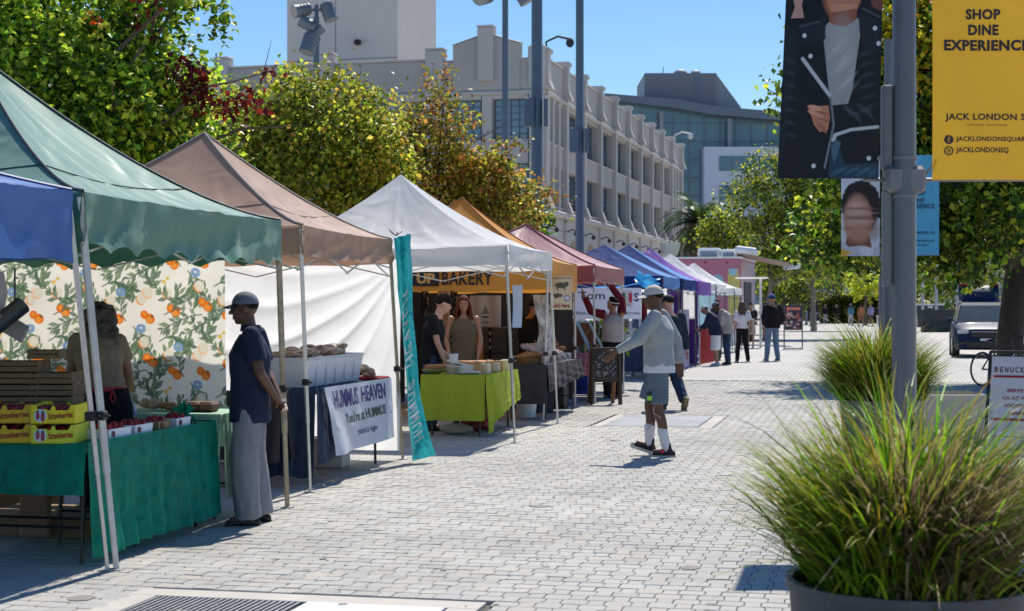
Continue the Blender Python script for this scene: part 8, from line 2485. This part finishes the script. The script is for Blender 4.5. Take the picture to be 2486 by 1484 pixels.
# ================================================================ FOOD TRUCK
D_ = 66.0
c = at(1668, 742, D_)
ft = thing('food_truck', 'pink food truck with ice cream pictures, roof units and an open slatted awning', 'food truck', (c.x, c.y, 0), YAW - .25)
zt_ = at(0, 628, D_).z
def sx(px): return (px - 1668) / F * D_
pink = M('pink_paint', C('#c8788c'), rough=.4, var=.04)
WX = sx(1797)
part('body', MB().cbox(-1.2, WX, 0, 6.0, .5, zt_, .06), pink, ft, world=False)
part('roof_edge', MB().cbox(-1.25, WX + .05, -.04, 6.04, zt_ - .02, zt_ + .06, .02), white_pl, ft, world=False)
for (a, b, h_) in ((sx(1685), sx(1738), .42), (sx(1742), sx(1780), .36)):
    u_ = part('roof_unit', MB().cbox(a, b, 1.0, 2.2, zt_ + .06, zt_ + .06 + h_, .08), white_pl, ft, world=False)
    part('unit_louvre', MB().box(a + .1, b - .1, .985, .995, zt_ + .12, zt_ + h_ - .08), M2('louvre_grey', '#8a949c'), u_, world=False)
for px in (1683, 1712, 1765): part('marker_light', MB().ell((sx(px), -.03, zt_ - .17), (.05, .03, .035), None, 8, 6), M2('marker_red', '#8c1018'), ft, world=False, smooth=True)
def d_truck(r):
    r.poly([(0, 0), (1, 0), (1, 1), (0, 1)], C('#c8788c')); r.poly([(0, .75), (.25, .9), (.42, .75), (.4, .5), (0, .5)], C('#3ca8a4')); r.ell(.52, .68, .14, .16, C('#9cc4cc')); r.ell(.62, .5, .1, .12, C('#b8d0d4'))
    r.poly([(.75, .95), (.95, .95), (.99, .7), (.97, .0), (.76, .0), (.74, .6)], C('#e0cc6c')); r.poly([(.77, .96), (.93, .96), (.92, .82), (.78, .82)], C('#a8d4e0')); r.poly([(.1, .0), (.2, .4), (.3, 0)], C('#e0cc6c'))
ra = Ras(80, 60, C('#c8788c')); d_truck(ra)
part('painted_mural', ra.grid(plane_fn((sx(1680), -.001, 1.2), (sx(1796) - sx(1680), 0, 0), (0, 0, zt_ - .35 - 1.2), .008)), berry_print, ft, world=False)
part('side_panel', MB().cbox(WX, WX + .004, 0.1, 5.9, .6, zt_ - .1, .001), M2('pale_pink_panel', '#b8a0a4', rough=.6), ft, world=False)  # thin sheet in a paler, greyer pink than the front
part('serving_hatch', MB().box(WX + .008, WX + .03, 1.2, 4.2, 1.3, 2.6), dark_int, ft, world=False)
for y in (1.2, 4.6): part('wheel', MB().tube([(WX - .25, y, .42), (WX + .03, y, .42)], .42, 24), tyre_m, ft, world=False, smooth=True)
a0, a1 = at(1795, 617, D_ + .5), at(1935, 645, D_ - 3)
m = MB()
dirv = a1 - a0; wv = Vector((-sa, ca, 0)) * 2.6
for q in range(14):
    p0, p1 = a0 + dirv * (q / 14), a0 + dirv * ((q + .86) / 14)
    part('awning_slat', MB().add([tuple(p0), tuple(p1), tuple(p1 + wv), tuple(p0 + wv)] + [tuple(x + V(0, 0, .06)) for x in (p0, p1, p1 + wv, p0 + wv)], [(3, 2, 1, 0), (4, 5, 6, 7), (0, 1, 5, 4), (1, 2, 6, 5), (2, 3, 7, 6), (3, 0, 4, 7)]), M('awning_slat', (.42, .32, .26), rough=.7), ft)
part('awning_roller', MB().tube([a1, a1 + wv], .14, 10), white_pl, ft, smooth=True)
part('awning_case', MB().tube([at(1790, 606, D_ + .5), at(1838, 612, D_ - .7)], .16, 8), white_pl, ft, smooth=True)
# parasol like white canopy top and green pot beside the truck
c = at(1846, 742, 60)
t = thing('flat_parasol', 'small flat white shade on a pole before the food truck', 'shade', (c.x, c.y, 0))
part('pole', MB().tube([(c.x, c.y, 0), (c.x, c.y, at(0, 678, 60).z)], .05, 8), white_leg, t, smooth=True)
part('shade', MB().obox((c.x - .35, c.y, at(0, 677, 60).z + .03), (1.1, 1.1, .05), Matrix.Rotation(YAW, 3, 'Z'), b=.01), wall_white, t)
solo('white_dish', MB().lathe([(.42, 0), (.58, .62), (.62, .64)], (*at(1627, 742, 90).to_2d(), at(0, 618, 90).z), 20), M2('dish_white', '#c4ccd0'), 'pale round tank on the roof line at the far end of the warehouse', 'tank', smooth=True)
